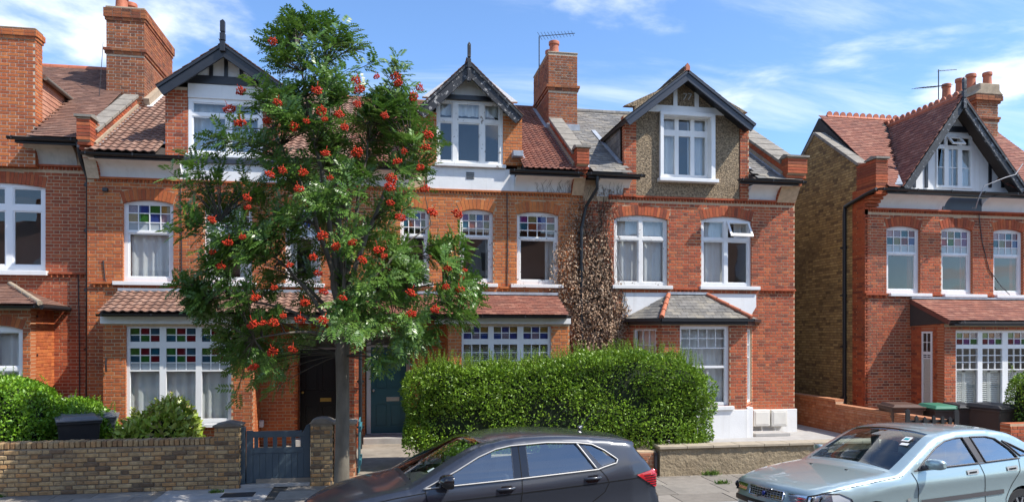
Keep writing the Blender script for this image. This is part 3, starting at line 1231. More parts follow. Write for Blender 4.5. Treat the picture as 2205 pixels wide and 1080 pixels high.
def sash(parent, px0, px1, pyc, pyb, y, tints, rise=0.08, curtain='net', sillpx=None, mat=None, split=0.635, cmat=None, cfrac=None):
    m = (px0 + px1) / 2
    x0, x1 = WX(px0, y), WX(px1, y)
    zc, z0 = WZ(m, pyc, y), WZ(m, pyb, y)
    zs = zc - rise
    h = zs - z0
    zm = z0 + h * split
    li = [(x0 + 0.055, x1 - 0.055, zm + 0.02, zs - 0.005, 4, 3, tints),
          (x0 + 0.085, x1 - 0.085, z0 + 0.10, zm - 0.02, 1, 1, None)]
    s0, s1 = (x0 - 0.16, x1 + 0.10) if not sillpx else (WX(sillpx[0], y), WX(sillpx[1], y))
    cur = None
    if curtain == 'net':
        cur = [(x0 + 0.02, x1 - 0.02, z0, zs + rise * .6)]
    elif curtain:
        cur = [(x0 + (x1 - x0) * a, x0 + (x1 - x0) * b, z0, zs + rise * .6) for a, b in curtain]
    window(parent, (x0, x1, z0, zs), y, li, rise, mat or WHITE, (s0, s1, z0 - 0.085, z0 - 0.002, 0.10), cur, curtain_mat=cmat, ring=True)
    return (x0, x1, z0, zs, rise, 0.24)


def holes_for(specs, y, rise=0.08, h=0.24):
    out = []
    for (px0, px1, pyc, pyb) in specs:
        m = (px0 + px1) / 2
        zc, z0 = WZ(m, pyc, y), WZ(m, pyb, y)
        out.append((WX(px0, y), WX(px1, y), z0, zc - rise, rise, h))
    return out


def kneeler(parent, x0, x1, y0, y1, zlo, zhi, key, mort, cope_to, facing=-1, lo_z=6.0):
    """parapet between two roofs: brick corbel at the eave and a sloping brick parapet with stone coping"""
    # corbelled block at the eave
    mb = MB()
    pts = [(YF + 0.02, lo_z), (YF - 0.05, lo_z + 0.02), (y0 + 0.18, zlo - 0.16), (y0 + 0.02, zlo - 0.05), (y0 + 0.02, zhi), (YF + 0.2, zhi), (YF + 0.2, lo_z)]
    mb.prism(pts, x0 + 0.008, x1 - 0.008, 'x')
    k = mb.build('parapet', MO[mort], parent, fixn=True)
    # brick courses of the corbel front
    z = zlo - 0.05
    n = int((zhi - z) / CH)
    bb = MB()
    for i in range(n):
        bb.box(x0, x1, y0, y0 + 0.3, z + i * CH, z + (i + 1) * CH - BJ, 0, random.random())
    zz = lo_z + 0.03
    m_ = int((z - zz) / CH)
    for i in range(m_):
        f = (i + 0.5) / max(m_, 1)
        bb.box(x0, x1, YF - 0.03 - (YF - 0.03 - y0) * f ** 1.6, YF + 0.02, zz + i * CH, zz + (i + 1) * CH - BJ, 0, random.random())
    bb.build('corbel_brick_course', BR[key], k)
    # sloping parapet up to cope_to (y)
    zt0 = roof_z(y0 + 0.3) + 0.32
    zt1 = roof_z(cope_to) + 0.32
    wp = [(y0 + 0.3, roof_z(y0 + 0.3) - 0.25), (y0 + 0.3, zt0), (cope_to, zt1), (cope_to, roof_z(cope_to) - 0.25)]
    MB().prism(wp, x0 + 0.01, x1 - 0.01, 'x').build('parapet_core', MO[mort], k, fixn=True)
    # brick courses on both faces, stepping up the slope
    for xs, d, org in ((x1 - 0.01, (0, 1), y0 + 0.3), (x0 + 0.01, (0, -1), cope_to)):
        def blocked(z, org=org, d=d):
            ya = Y_EAVE + (z - 0.34 - Z_EAVE) / SLOPE
            yb = Y_EAVE + (z + 0.15 - Z_EAVE) / SLOPE
            if d[1] > 0:
                return [(-1, ya - org), (yb - org, 99)]
            return [(-1, org - yb), (org - ya, 99)]
        bricks_on(k, (xs, org), d, cope_to - y0 - 0.3, zt0 - 0.7, zt1, blocked, BR[key], 40)
    # coping stones
    L = math.hypot(cope_to - y0 - 0.3, zt1 - zt0)
    nst = max(2, int(L / 0.5))
    for i in range(nst):
        f0, f1 = i / nst, (i + 1) / nst - 0.01
        a = Vector(((x0 + x1) / 2, y0 + 0.3 + (cope_to - y0 - 0.3) * f0, zt0 + (zt1 - zt0) * f0 + 0.035))
        b = Vector(((x0 + x1) / 2, y0 + 0.3 + (cope_to - y0 - 0.3) * f1, zt0 + (zt1 - zt0) * f1 + 0.035))
        MB().bar(a, b, (x1 - x0) + 0.08, 0.07).build('coping_stone', STONE, k, bevel=0.01)
    # curved cap on the corbel
    MB().prism([(y0 - 0.04, zhi + 0.0), (y0 - 0.04, zhi + 0.05), (y0 + 0.15, zhi + 0.10), (y0 + 0.42, zhi + 0.0)], x0 - 0.04, x1 + 0.04, 'x').build('kneeler_cap', STONE, k, fixn=True)
    # lead flashing and cement fillet where the tiles meet the parapet
    for sgn, xe in ((1, x1), (-1, x0)):
        a = Vector((xe + sgn * 0.03, y0 + 0.25, roof_z(y0 + 0.25) + 0.03))
        b = Vector((xe + sgn * 0.03, cope_to, roof_z(cope_to) + 0.03))
        MB().bar(a, b, 0.11, 0.05).build('flashing', LEAD, k)
        a2, b2 = a + Vector((-sgn * 0.02, 0, 0.06)), b + Vector((-sgn * 0.02, 0, 0.06))
        MB().bar(a2, b2, 0.05, 0.10).build('cement_fillet', CEMENT, k)
    return k


XP0, XP1, XP2, XR3, XL4 = WX(188, YF), WX(750, YF), WX(1255, YF), WX(1711, YF), WX(1862, YF)

# ================================================================== house with pantiled roof (behind the rowan)
h1 = thing('terraced_house', ((XP0 + XP1) / 2, YF, 0), 'orange brick house behind the rowan tree, with coloured panes and pantiled roof', 'house', 'row of terraced houses')
up1 = [(265, 373, 430, 606), (440, 543, 437, 608), (614, 690, 443, 610)]
door1 = (WX(641, YF), WX(746, YF), 0.0, WZ(690, 705, YF) - 0.1, 0, 0)
hol = holes_for(up1, YF) + [door1]
w1 = brick_wall(h1, XP0, XP1, 0, 6.42, YF, hol, 'orange', 'orange', zb1=5.98)
for i, s_ in enumerate(up1):
    sash(h1, *s_, YF, ['mauve', 'blue', 'green', 'ochre', 'ochre', 'green', 'blue', 'mauve', 'pale', 'pale', 'pale', 'pale'], curtain='net' if i == 0 else [(0, .3), (.7, 1)],
         sillpx=(245, 381) if i == 0 else None)
dentils(h1, XP0 + 0.13, XP1, 5.965, YF, BR['orange'])
for a, b in ((XP0 + 0.1, WX(243, YF)), (WX(383, YF), WX(420, YF)), (WX(560, YF), WX(600, YF)), (WX(705, YF), XP1)):
    dentils(h1, a, b, 3.66, YF, BR['orange'], h=0.07, w=0.11, proud=0.06)
cove(h1, WX(203, YF), WX(392, YF), YF, 6.03, 16.62, 6.40, RENDER)
cove(h1, WX(600, YF), XP1, YF, 6.03, 16.62, 6.40, RENDER)
# dormer
dx0, dx1 = WX(356, YF), WX(603, YF)
dgap1 = [(dx0, dx1, 20.0)]
rf1 = roof_block(h1, XP0 + 0.1, XP1, dgap1)
tile_roof(rf1, (XP0 + 0.15, Y_EAVE - 0.04, Z_EAVE), (1, 0, 0), US, XP1 - XP0 - 0.15, (YRIDGE - Y_EAVE) / US.y, 'pantile', 0.175, 0.20, PANT, gap_test(XP0 + 0.15, dgap1), stag=False)
ridge(rf1, XP0 + 0.2, XP1, YRIDGE, roof_z(YRIDGE) + 0.02, TERRA)
gutter(h1, WX(176, 16.5), WX(398, 16.5), 16.46, 6.47)
gutter(h1, WX(600, 16.5), XP1, 16.46, 6.47)
for a, b in ((WX(200, 16.5), WX(395, 16.5)), (WX(600, 16.5), XP1)):
    MB().box(a, b, 16.53, 16.62, 6.38, 6.47).build('fascia', BLACKP, h1)
zD = WZ(405, 335, YF)
brick_wall(h1, dx0, WX(404, YF), zD - 0.1, WZ(380, 187, YF), YF, [], 'red', 'chimney', 0.12, 60, name='dormer_pier')
brick_wall(h1, WX(566, YF), dx1, zD - 0.1, WZ(580, 190, YF), YF, [], 'red', 'chimney', 0.12, 60, name='dormer_pier')
MB().box(WX(388, YF), WX(598, YF), YF - 0.03, YF + 0.1, 6.04, zD - 0.02).build('dormer_apron', RENDER, h1)
MB().box(WX(382, YF), WX(600, YF), YF - 0.09, YF - 0.031, zD - 0.16, zD - 0.06).build('apron_beam', NAVY, h1)
r_ = RECT(405, 214, 566, 334, YF)
a0, a1 = WX(413, YF), WX(487, YF)
b0, b1 = WX(496, YF), WX(557, YF)
zt0, zt1, zm0, zm1 = WZ(485, 246, YF), WZ(485, 222, YF), WZ(485, 328, YF), WZ(485, 252, YF)
BLIND = pmat('pale_blind', (0.42, 0.50, 0.58), var=0.05, scale=2, rough=0.8, transl=0.2)
window(h1, r_, YF, [(a0, a1, zt0, zt1, 1, 1, None), (b0, b1, zt0, zt1, 1, 1, None), (a0, a1, zm0, zm1, 1, 1, None), (b0, b1, zm0, zm1, 1, 1, None)], 0, UPVC,
       (r_[0] - 0.04, r_[1] + 0.04, r_[2] - 0.07, r_[2], 0.08), [(r_[0], r_[1], r_[2], r_[3])], depth=0.02, room_depth=1.2, curtain_mat=BLIND)
# white panel over the window, timbered gable
gx0, gx1 = WX(405, YF), WX(566, YF)
MB().box(gx0, gx1, YF - 0.02, YF + 0.1, r_[3], WZ(485, 178, YF)).build('window_head_panel', WHITE, h1)
Y1B = 16.62
ap1 = W(480, 92, Y1B)
fl1, fr1 = W(335, 184, Y1B), W(627, 196, Y1B)
zbm = WZ(485, 178, YF)
MB().prism([(dx0 + 0.05, zbm), (dx1 - 0.05, zbm), (dx1 - 0.05, zbm + 0.05), (WX(480, YF), WZ(480, 100, YF)), (dx0 + 0.05, zbm + 0.05)], YF, YF + 0.12, 'y').build('gable_panel', RENDER, h1, fixn=True)
for pxs, pyt in ((455, 138), (487, 112), (520, 136)):
    MB().box(WX(pxs - 4, YF), WX(pxs + 4, YF), YF - 0.035, YF + 0.02, WZ(pxs, 166, YF), WZ(pxs, pyt, YF)).build('gable_timber', BLACKP, h1, bevel=0.005)
MB().box(WX(400, YF), WX(570, YF), YF - 0.045, YF + 0.02, WZ(485, 184, YF), WZ(485, 166, YF)).build('gable_beam', BLACKP, h1, bevel=0.005)
gable_roof(h1, ap1, fl1, fr1, Y1B, 20.1, PLAIN, BLACKP, 0.24, soffit=WHITE, finial=(WZ(480, 42, Y1B), WZ(480, 112, Y1B), 0.11))
for xs, fc in ((dx0, -1), (dx1, 1)):
    side_wall(h1, xs, YF + 0.1, 19.7, 6.5, fl1[1] - 0.05, fc, 'red', 'chimney', 0.1, 0, name='dormer_cheek')
MB().bar((dx0 - 0.05, 17.0, roof_z(17.0) + 0.05), (dx0 - 0.05, 19.4, roof_z(19.4) + 0.05), 0.12, 0.03).build('flashing', LEAD, h1)

# bay window on the ground floor
YB = 16.1
bx0, bx1 = WX(222, YB), WX(545, YB)
bw = RECT(271, 702, 498, 912, YB)
zsill = bw[2]
zfas0, zfas1 = WZ(385, 697, YB), WZ(385, 679, YB)
brick_wall(h1, bx0, bx1, 0, zfas0, YB, [(bw[0], bw[1], zsill, bw[3], 0, 0)], 'orange', 'orange', 0.22, 200, name='bay_wall')
side_wall(h1, bx1, YB + 0.22, YF, 0, zfas0, 1, 'orange', 'orange', 0.15, name='bay_wall')
side_wall(h1, bx0, YB + 0.22, YF, 0, zfas0, -1, 'orange', 'orange', 0.15, name='bay_wall')
c1 = ['green', 'red', 'teal', 'teal', 'green', 'red']
li = []
for (p, q) in ((278, 342), (356, 420), (433, 490)):
    xa, xb = WX(p, YB), WX(q, YB)
    m_ = (p + q) / 2
    li.append((xa, xb, WZ(m_, 735, YB), WZ(m_, 706, YB), 3, 2, c1))
    li.append((xa, xb, WZ(m_, 796, YB), WZ(m_, 749, YB), 3, 3, c1 + ['pale', 'pale', 'pale']))
    li.append((xa, xb, WZ(m_, 901, YB), WZ(m_, 799, YB), 1, 1, None))
window(h1, bw, YB, li, 0, WHITE, (bw[0] - 0.06, bw[1] + 0.06, zsill - 0.08, zsill, 0.09), [(bw[0], WX(420, YB), zsill, WZ(385, 790, YB)), (WX(425, YB), bw[1], zsill, WZ(385, 790, YB))], depth=0.05, room_depth=0.7, ring=False)
MB().box(bx0 - 0.04, WX(500, YB), YB - 0.06, YB + 0.2, zfas0, zfas1).build('bay_fascia', WHITE, h1, bevel=0.008)
# lean-to roof over bay and porch
ZL0, ZL1, YL0 = 3.06, 3.55, 15.85
USL = Vector((0, YF - YL0, ZL1 - ZL0)).normalized()


def lean_to(parent, xa, xb, kind, tw, ex, mat, zlo=ZL0, zhi=ZL1, ylo=YL0, posts=True):
    us = Vector((0, YF - ylo, zhi - zlo))
    r = MB().prism([(ylo + 0.03, zlo - 0.06), (ylo + 0.03, zlo - 0.01), (YF, zhi - 0.01), (YF, zlo - 0.06)], xa, xb, 'x').build('lean_to_roof', DECK, parent, fixn=True)
    tile_roof(r, (xa, ylo - 0.03, zlo), (1, 0, 0), us.normalized(), xb - xa, us.length - 0.03, kind, tw, ex, mat, stag=(kind == 'plain'))
    MB().bar((xa, YF - 0.03, zhi + 0.06), (xb, YF - 0.03, zhi + 0.06), 0.10, 0.06).build('flashing', LEAD, r)
    gutter(r, xa - 0.02, xb + 0.02, ylo - 0.05, zlo - 0.02, 0.05)
    return r


xr0 = WX(214, YL0)
lt1 = lean_to(h1, xr0 - 0.02, XP1 - 0.002, 'pantile', 0.175, 0.185, PANT)
MB().box(bx1 + 0.01, XP1 - 0.3, YB - 0.04, YB + 0.1, zfas0 + 0.02, zfas1 + 0.06).build('porch_beam', WHITE, h1, bevel=0.006)
# porch: party pier, front door
side_wall(h1, XP1 - 0.02, YB, YF, 0, zfas1, -1, 'orange', 'orange', 0.1, name='porch_pier')
pier = MB().box(XP1 - 0.02, XP1 + 0.30, YB - 0.002, YF - 0.002, 0, zfas1).build('porch_pier', MO['orange'], h1)
bricks_on(pier, (XP1 - 0.02, YB - 0.002), (1, 0), 0.32, 0, zfas1, lambda z: [], BR['red'], 60)
bricks_on(pier, (XP1 + 0.30, YB), (0, 1), 0.88, 0, zfas1, lambda z: [], BR['red'], 60)
DOORB = pmat('black_door_paint', (0.008, 0.008, 0.010), var=0.1, rough=0.3)
BRASS = pmat('brass', (0.62, 0.42, 0.12), var=0.1, scale=20, rough=0.3, metallic=0.9)
NICKEL = pmat('nickel', (0.62, 0.60, 0.56), var=0.1, scale=20, rough=0.3, metallic=0.9)
TEALP = pmat('teal_paint', (0.030, 0.125, 0.150), var=0.1, scale=5, rough=0.42, bump=0.06, bscale=30)


def front_door(parent, x0, x1, z0, z1, y, mat, metal, frame_mat, fan=0.0, slot=None, knob=None):
    """panelled door with frame, letterbox, knob"""
    fw = 0.10
    fr = MB()
    fr.box(x0, x0 + fw, y, y + 0.12, z0, z1).box(x1 - fw, x1, y, y + 0.12, z0, z1).box(x0 + fw, x1 - fw, y, y + 0.12, z1 - fw, z1)
    fr.box(x0 + fw, x1 - fw, y - 0.04, y + 0.12, z0 - 0.03, z0)
    f = fr.build('door_frame', frame_mat, parent, bevel=0.006)
    d0, d1, e0, e1 = x0 + fw + 0.005, x1 - fw - 0.005, z0 + 0.005, z1 - fw - 0.005 - fan
    w, h = d1 - d0, e1 - e0
    pan = []
    for (c0, c1) in ((0.12, 0.45), (0.55, 0.88)):
        for (q0, q1) in ((0.08, 0.34), (0.52, 0.92)):
            pan.append((d0 + w * c0, d0 + w * c1, e0 + h * q0, e0 + h * q1))
    mb = MB()
    for a, b, c, d in decomp(d0, d1, e0, e1, pan):
        mb.box(a, b, y + 0.05, y + 0.095, c, d)
    dr = mb.build('front_door', mat, parent)
    for p in pan:
        MB().box(p[0] - .001, p[1] + .001, y + 0.065, y + 0.085, p[2] - .001, p[3] + .001).box(p[0] + 0.03, p[1] - 0.03, y + 0.056, y + 0.07, p[2] + 0.03, p[3] - 0.03).build('door_panel', mat, dr, bevel=0.006)
    if slot:
        MB().box(slot[0], slot[1], y + 0.038, y + 0.052, slot[2], slot[3]).build('letterbox', metal, dr, bevel=0.005)
    kz = e0 + h * 0.5
    MB().lathe([(0.012, 0), (0.012, -0.03), (0.03, -0.04), (0.034, -0.06), (0.02, -0.075)], (d0 + 0.06, y + 0.05, kz), 12, axis='y').build('door_knob', metal, dr, smooth=60)
    if fan > 0:
        MB().box(d0, d1, y + 0.06, y + 0.066, e1 + 0.05, z1 - fw).build('fanlight_pane', GLASS, f)
        MB().box(d0, d1, y + 0.045, y + 0.09, e1 + 0.005, e1 + 0.05).build('transom', frame_mat, f)
    MB().box(x0 - 0.02, x1 + 0.02, y + 0.13, y + 0.16, z0, z1 + 0.02).build('hall_wall', ROOM, f)
    return dr


YD = 17.35
GREYF = pmat('grey_frame_paint', (0.36, 0.35, 0.34), var=0.08, rough=0.5)
zdt = WZ(690, 715, YD)
front_door(h1, WX(636, YD), WX(742, YD), 0.27, zdt, YD, DOORB, BRASS, GREYF, fan=0.3, slot=(WX(689, YD), WX(713, YD), WZ(700, 864, YD), WZ(700, 856, YD)))
side_wall(h1, door1[0], YF, YD, 0, door1[3], 1, 'orange', 'orange', 0.05, name='porch_wall')
MB().box(WX(640, YD), WX(748, YF), 16.6, YD + 0.1, 0.12, 0.265).build('door_step', CONC, h1, bevel=0.01)
# little white meter shelf in the porch
MB().box(WX(545, YF) + 0.03, WX(566, YF) + 0.03, YF - 0.16, YF - 0.008, WZ(555, 918, YF), WZ(555, 903, YF)).build('porch_shelf', WHITE, h1, bevel=0.02)

# house mass behind the front wall
MB().box(XP0 + 0.05, XP1, 21.3, 25.8, 0, 6.44).build('rear_wall', MO['stock'], h1)

# ================================================================== house with the dead creeper
h2 = thing('terraced_house', ((XP1 + XP2) / 2, YF, 0), 'orange brick house with peeling black gable boards, half covered by dead creeper', 'house', 'row of terraced houses')
up2 = [(862, 924, 446, 609), (990, 1062, 450, 610), (1113, 1203, 455, 612)]
door2 = (WX(786, YF), WX(884, YF), 0.0, door1[3], 0, 0)
brick_wall(h2, XP1, XP2, 0, 6.42, YF, holes_for(up2, YF) + [door2], 'orange_clean', 'orange', zb1=5.98)
c2 = ['purple', 'olive', 'blue', 'rust', 'teal', 'rust', 'mauve', 'olive', None, None, None, None]
for i, s_ in enumerate(up2):
    sash(h2, *s_, YF, c2, curtain=[(0.72, 1)] if i == 2 else [(0.8, 1.0)], mat=OLDWHITE, cmat=CREAM, split=0.66)
dentils(h2, XP1, XP2, 5.965, YF, BR['orange_clean'])
for a, b in ((XP1, WX(845, YF)), (WX(940, YF), WX(975, YF)), (WX(1076, YF), WX(1098, YF)), (WX(1216, YF), XP2)):
    dentils(h2, a, b, 3.66, YF, BR['orange_clean'], h=0.07, w=0.11, proud=0.06)
d20, d21 = WX(900, YF), WX(1124, YF)
dgap2 = [(d20, d21, 20.0)]
rf2 = roof_block(h2, XP1, XP2 - 0.1, dgap2)
tile_roof(rf2, (XP1, Y_EAVE - 0.04, Z_EAVE), (1, 0, 0), US, XP2 - XP1 - 0.15, (YRIDGE - Y_EAVE) / US.y, 'roman', 0.15, 0.16, ROMAN, gap_test(XP1, dgap2), stag=False)
ridge(rf2, XP1, XP2 - 0.1, YRIDGE, roof_z(YRIDGE) + 0.02, ROMAN)
cove(h2, XP1, WX(880, YF), YF, 6.03, 16.62, 6.40, RENDER)
cove(h2, WX(1108, YF), WX(1248, YF), YF, 6.03, 16.62, 6.40, RENDER)
gutter(h2, XP1, WX(885, 16.5), 16.46, 6.47)
gutter(h2, WX(1097, 16.5), WX(1252, 16.5), 16.46, 6.47)
for a, b in ((XP1, WX(880, 16.5)), (WX(1099, 16.5), WX(1250, 16.5))):
    MB().box(a, b, 16.53, 16.62, 6.38, 6.47).build('fascia', BLACKP, h2)
r_ = RECT(940, 217, 1083, 354, YF)
brick_wall(h2, d20, r_[0], WZ(910, 356, YF), WZ(915, 240, YF), YF, [], 'orange_clean', 'orange', 0.12, 60, name='dormer_pier')
brick_wall(h2, r_[1], d21, WZ(1105, 356, YF), WZ(1112, 246, YF), YF, [], 'orange_clean', 'orange', 0.12, 60, name='dormer_pier')
li = []
for p, q in ((946, 975), (985, 1034), (1043, 1076)):
    li.append((WX(p, YF), WX(q, YF), WZ(1010, 257, YF), WZ(1010, 222, YF), 1, 1, None))
    li.append((WX(p, YF), WX(q, YF), WZ(1010, 348, YF), WZ(1010, 264, YF), 1, 1, None))
window(h2, r_, YF, li, 0, OLDWHITE, (r_[0] - 0.05, r_[1] + 0.06, r_[2] - 0.08, r_[2], 0.12), [(r_[0], r_[1], WZ(1010, 246, YF), r_[3])], depth=0.015, room_depth=1.2, curtain_mat=WHITE)
MB().box(WX(920, YF), WX(1108, YF) - 0.005, YF - 0.03, YF + 0.1, 6.04, r_[2] - 0.085).build('dormer_apron', RENDER, h2)
AIRB = pmat('air_brick_grey', (0.30, 0.30, 0.29), var=0.2, scale=30, rough=0.8)
ab = RECT(1003, 371, 1021, 386, YF)
av = MB().box(ab[0], ab[1], YF - 0.038, YF - 0.02, ab[2], ab[3]).build('air_brick', AIRB, h2)
for k in range(4):
    zz = ab[2] + (ab[3] - ab[2]) * (k + 0.5) / 4
    MB().box(ab[0] + 0.015, ab[1] - 0.015, YF - 0.046, YF - 0.03, zz - 0.007, zz + 0.007).build('vent_slot', BLACKPL, av)
ap2 = W(1010, 131, Y1B)
fl2, fr2 = W(896, 236, Y1B), W(1127, 249, Y1B)
MB().prism([(d20 + 0.1, WZ(1010, 214, YF)), (d21 - 0.1, WZ(1010, 214, YF)), (WX(1010, YF), WZ(1010, 138, YF))], YF - 0.01, YF + 0.12, 'y').build('gable_panel', RENDER, h2, fixn=True)
MB().box(WX(930, YF), WX(1093, YF), YF - 0.06, YF + 0.02, WZ(1010, 217, YF), WZ(1010, 207, YF)).build('gable_beam', BLACKP, h2, bevel=0.006)
gable_roof(h2, ap2, fl2, fr2, Y1B, 20.1, PLAIN, OLDBLACK, 0.25, finial=(WZ(1010, 90, Y1B), WZ(1010, 176, Y1B), 0.085))
for xs, fc in ((d20, -1), (d21, 1)):
    side_wall(h2, xs, YF + 0.1, 19.7, 6.5, fl2[1] - 0.05, fc, 'orange_clean', 'orange', 0.1, 0, name='dormer_cheek')
MB().bar((d21 + 0.04, 17.0, roof_z(17.0) + 0.05), (d21 + 0.04, 19.4, roof_z(19.4) + 0.05), 0.10, 0.03).build('flashing', LEAD, h2)
ll = RECT(1103, 327, 1120, 339, 16.9)
MB().box(ll[0], ll[1] + 0.05, 16.75, 17.0, ll[2], ll[3]).build('lead_soaker', LEAD, h2, bevel=0.01)
# bay
b20, b21 = WX(965, YB), WX(1226, YB)
bw = RECT(994, 701, 1187, 890, YB)
brick_wall(h2, b20, b21, 0, WZ(1095, 697, YB), YB, [(bw[0], bw[1], bw[2], bw[3], 0, 0)], 'orange_clean', 'orange', 0.22, 100, name='bay_wall')
side_wall(h2, b20, YB + 0.22, YF, 0, WZ(1095, 697, YB), -1, 'orange_clean', 'orange', 0.15, name='bay_wall')
side_wall(h2, b21, YB + 0.22, YF, 0, WZ(1095, 697, YB), 1, 'orange_clean', 'orange', 0.15, name='bay_wall')
li = []
c2b = ['olive', 'blue', 'ochre', 'blue', 'mauve', 'blue']
for p, q in ((999, 1052), (1064, 1115), (1128, 1181)):
    m_ = (p + q) / 2
    li.append((WX(p, YB), WX(q, YB), WZ(m_, 729, YB), WZ(m_, 703, YB), 3, 2, c2b))
    li.append((WX(p, YB), WX(q, YB), WZ(m_, 880, YB), WZ(m_, 741, YB), 3, 8, None))
wn2 = window(h2, bw, YB, li, 0, WHITE, (bw[0] - 0.05, bw[1] + 0.05, bw[2] - 0.08, bw[2], 0.09), None, depth=0.05, room_depth=0.7, ring=False)
for k in range(34):                                                       # slatted shutters behind the glass
    zz = bw[2] + 0.05 + k * 0.045
    if zz > WZ(1095, 742, YB):
        break
    MB().obox(((bw[0] + bw[1]) / 2, YB + 0.27, zz), ((bw[1] - bw[0]) / 2, 0, 0), (0, 0.012, 0.014), (0, -0.003, 0.003)).build('slat', SHUT, wn2)
MB().box(b20 - 0.3, b21 + 0.02, YB - 0.06, YB + 0.2, WZ(1095, 697, YB), WZ(1095, 681, YB)).build('bay_fascia', WHITE, h2, bevel=0.008)
lt2 = lean_to(h2, XP1 + 0.002, WX(1226, YL0), 'plain', 0.165, 0.10, PLAINR)
side_wall(h2, door2[1], YF, YD, 0, door2[3], -1, 'orange', 'orange', 0.05, name='porch_wall')
front_door(h2, WX(789, YD), WX(884, YD), 0.27, zdt, YD, TEALP, NICKEL, WHITE, fan=0.25, slot=(WX(832, YD), WX(860, YD), WZ(846, 863, YD), WZ(846, 854, YD)))
MB().box(WX(784, YD), WX(890, YF), 16.6, YD + 0.1, 0.12, 0.265).build('door_step', CONC, h2, bevel=0.01)
pipe_run(h2, [(WX(776, 15.95), 15.98, 3.0), (WX(776, 15.95), 15.98, 0.1)], 0.04, [(WX(776, 15.95), 15.98, z_) for z_ in (0.6, 1.6, 2.5)])
MB().box(XP1, XP2, 21.3, 25.8, 0, 6.44).build('rear_wall', MO['stock'], h2)
# chimney on the party wall with aerial
YC2 = 19.4
cx0, cx1 = WX(1181, YC2), WX(1243, YC2)
zc1 = WZ(1212, 116, YC2)
ch2 = chimney(h2, cx0, cx1, YC2, YC2 + 2.0, 6.6, zc1, [(WZ(1212, 196, YC2), 0.15, 0.07)],
              [(WX(1193, YC2 + .35), YC2 + .35, 0.44, 0.15), (WX(1185, YC2 + .9), YC2 + .95, 0.42, 0.14), (WX(1222, YC2 + .4), YC2 + .4, 0.09, 0.15), (WX(1203, YC2 + 1.4), YC2 + 1.4, 0.3, 0.14)], side=-1, cap=0.05)
MB().box(cx0 - 0.06, cx1 + 0.06, YC2 - 0.06, YC2 - 0.005, roof_z(YC2) - 0.12, roof_z(YC2) + 0.18).build('flashing', LEAD, ch2)
MB().bar((cx0 - 0.05, YC2, roof_z(YC2) + 0.06), (cx0 - 0.05, 21.1, roof_z(21.1) + 0.06), 0.12, 0.04).build('flashing', LEAD, ch2)


def aerial(parent, base, top, boom_a, boom_b, nel, el=0.22, mat=None):
    m = mat or MATS['aerial_metal']
    a = MB().tube([base, top], 0.016, 8).build('aerial_mast', m, parent, smooth=60)
    boom_a, boom_b = Vector(boom_a), Vector(boom_b)
    MB().tube([boom_a, boom_b], 0.010, 6).build('aerial_boom', m, a)
    d = (boom_b - boom_a).normalized()
    side = d.cross(Vector((0, 0, 1))).normalized()
    for i in range(nel):
        p = boom_a + (boom_b - boom_a) * (i + 0.3) / nel
        e = el * (1 - 0.4 * i / nel)
        MB().tube([p - side * e + Vector((0, 0, -e * 0.12)), p + side * e + Vector((0, 0, e * 0.12))], 0.006, 5).build('aerial_element', m, a)
    return a


pmat('aerial_metal', (0.06, 0.06, 0.065), var=0.2, rough=0.5, metallic=0.6)
xm_, zm_ = W(1161, 80, 20.6)
aerial(ch2, (xm_, 20.6, WZ(1161, 182, 20.6)), (xm_, 20.6, zm_), (xm_ - 0.02, 20.55, zm_), (W(1238, 72, 20.0)[0], 20.0, W(1238, 72, 20.0)[1]), 11, 0.22)
kneeler(h2, WX(1238, 16.5) + 0.03, WX(1267, 16.5), 16.42, 17.6, 6.72, 7.05, 'red', 'red', 19.3)

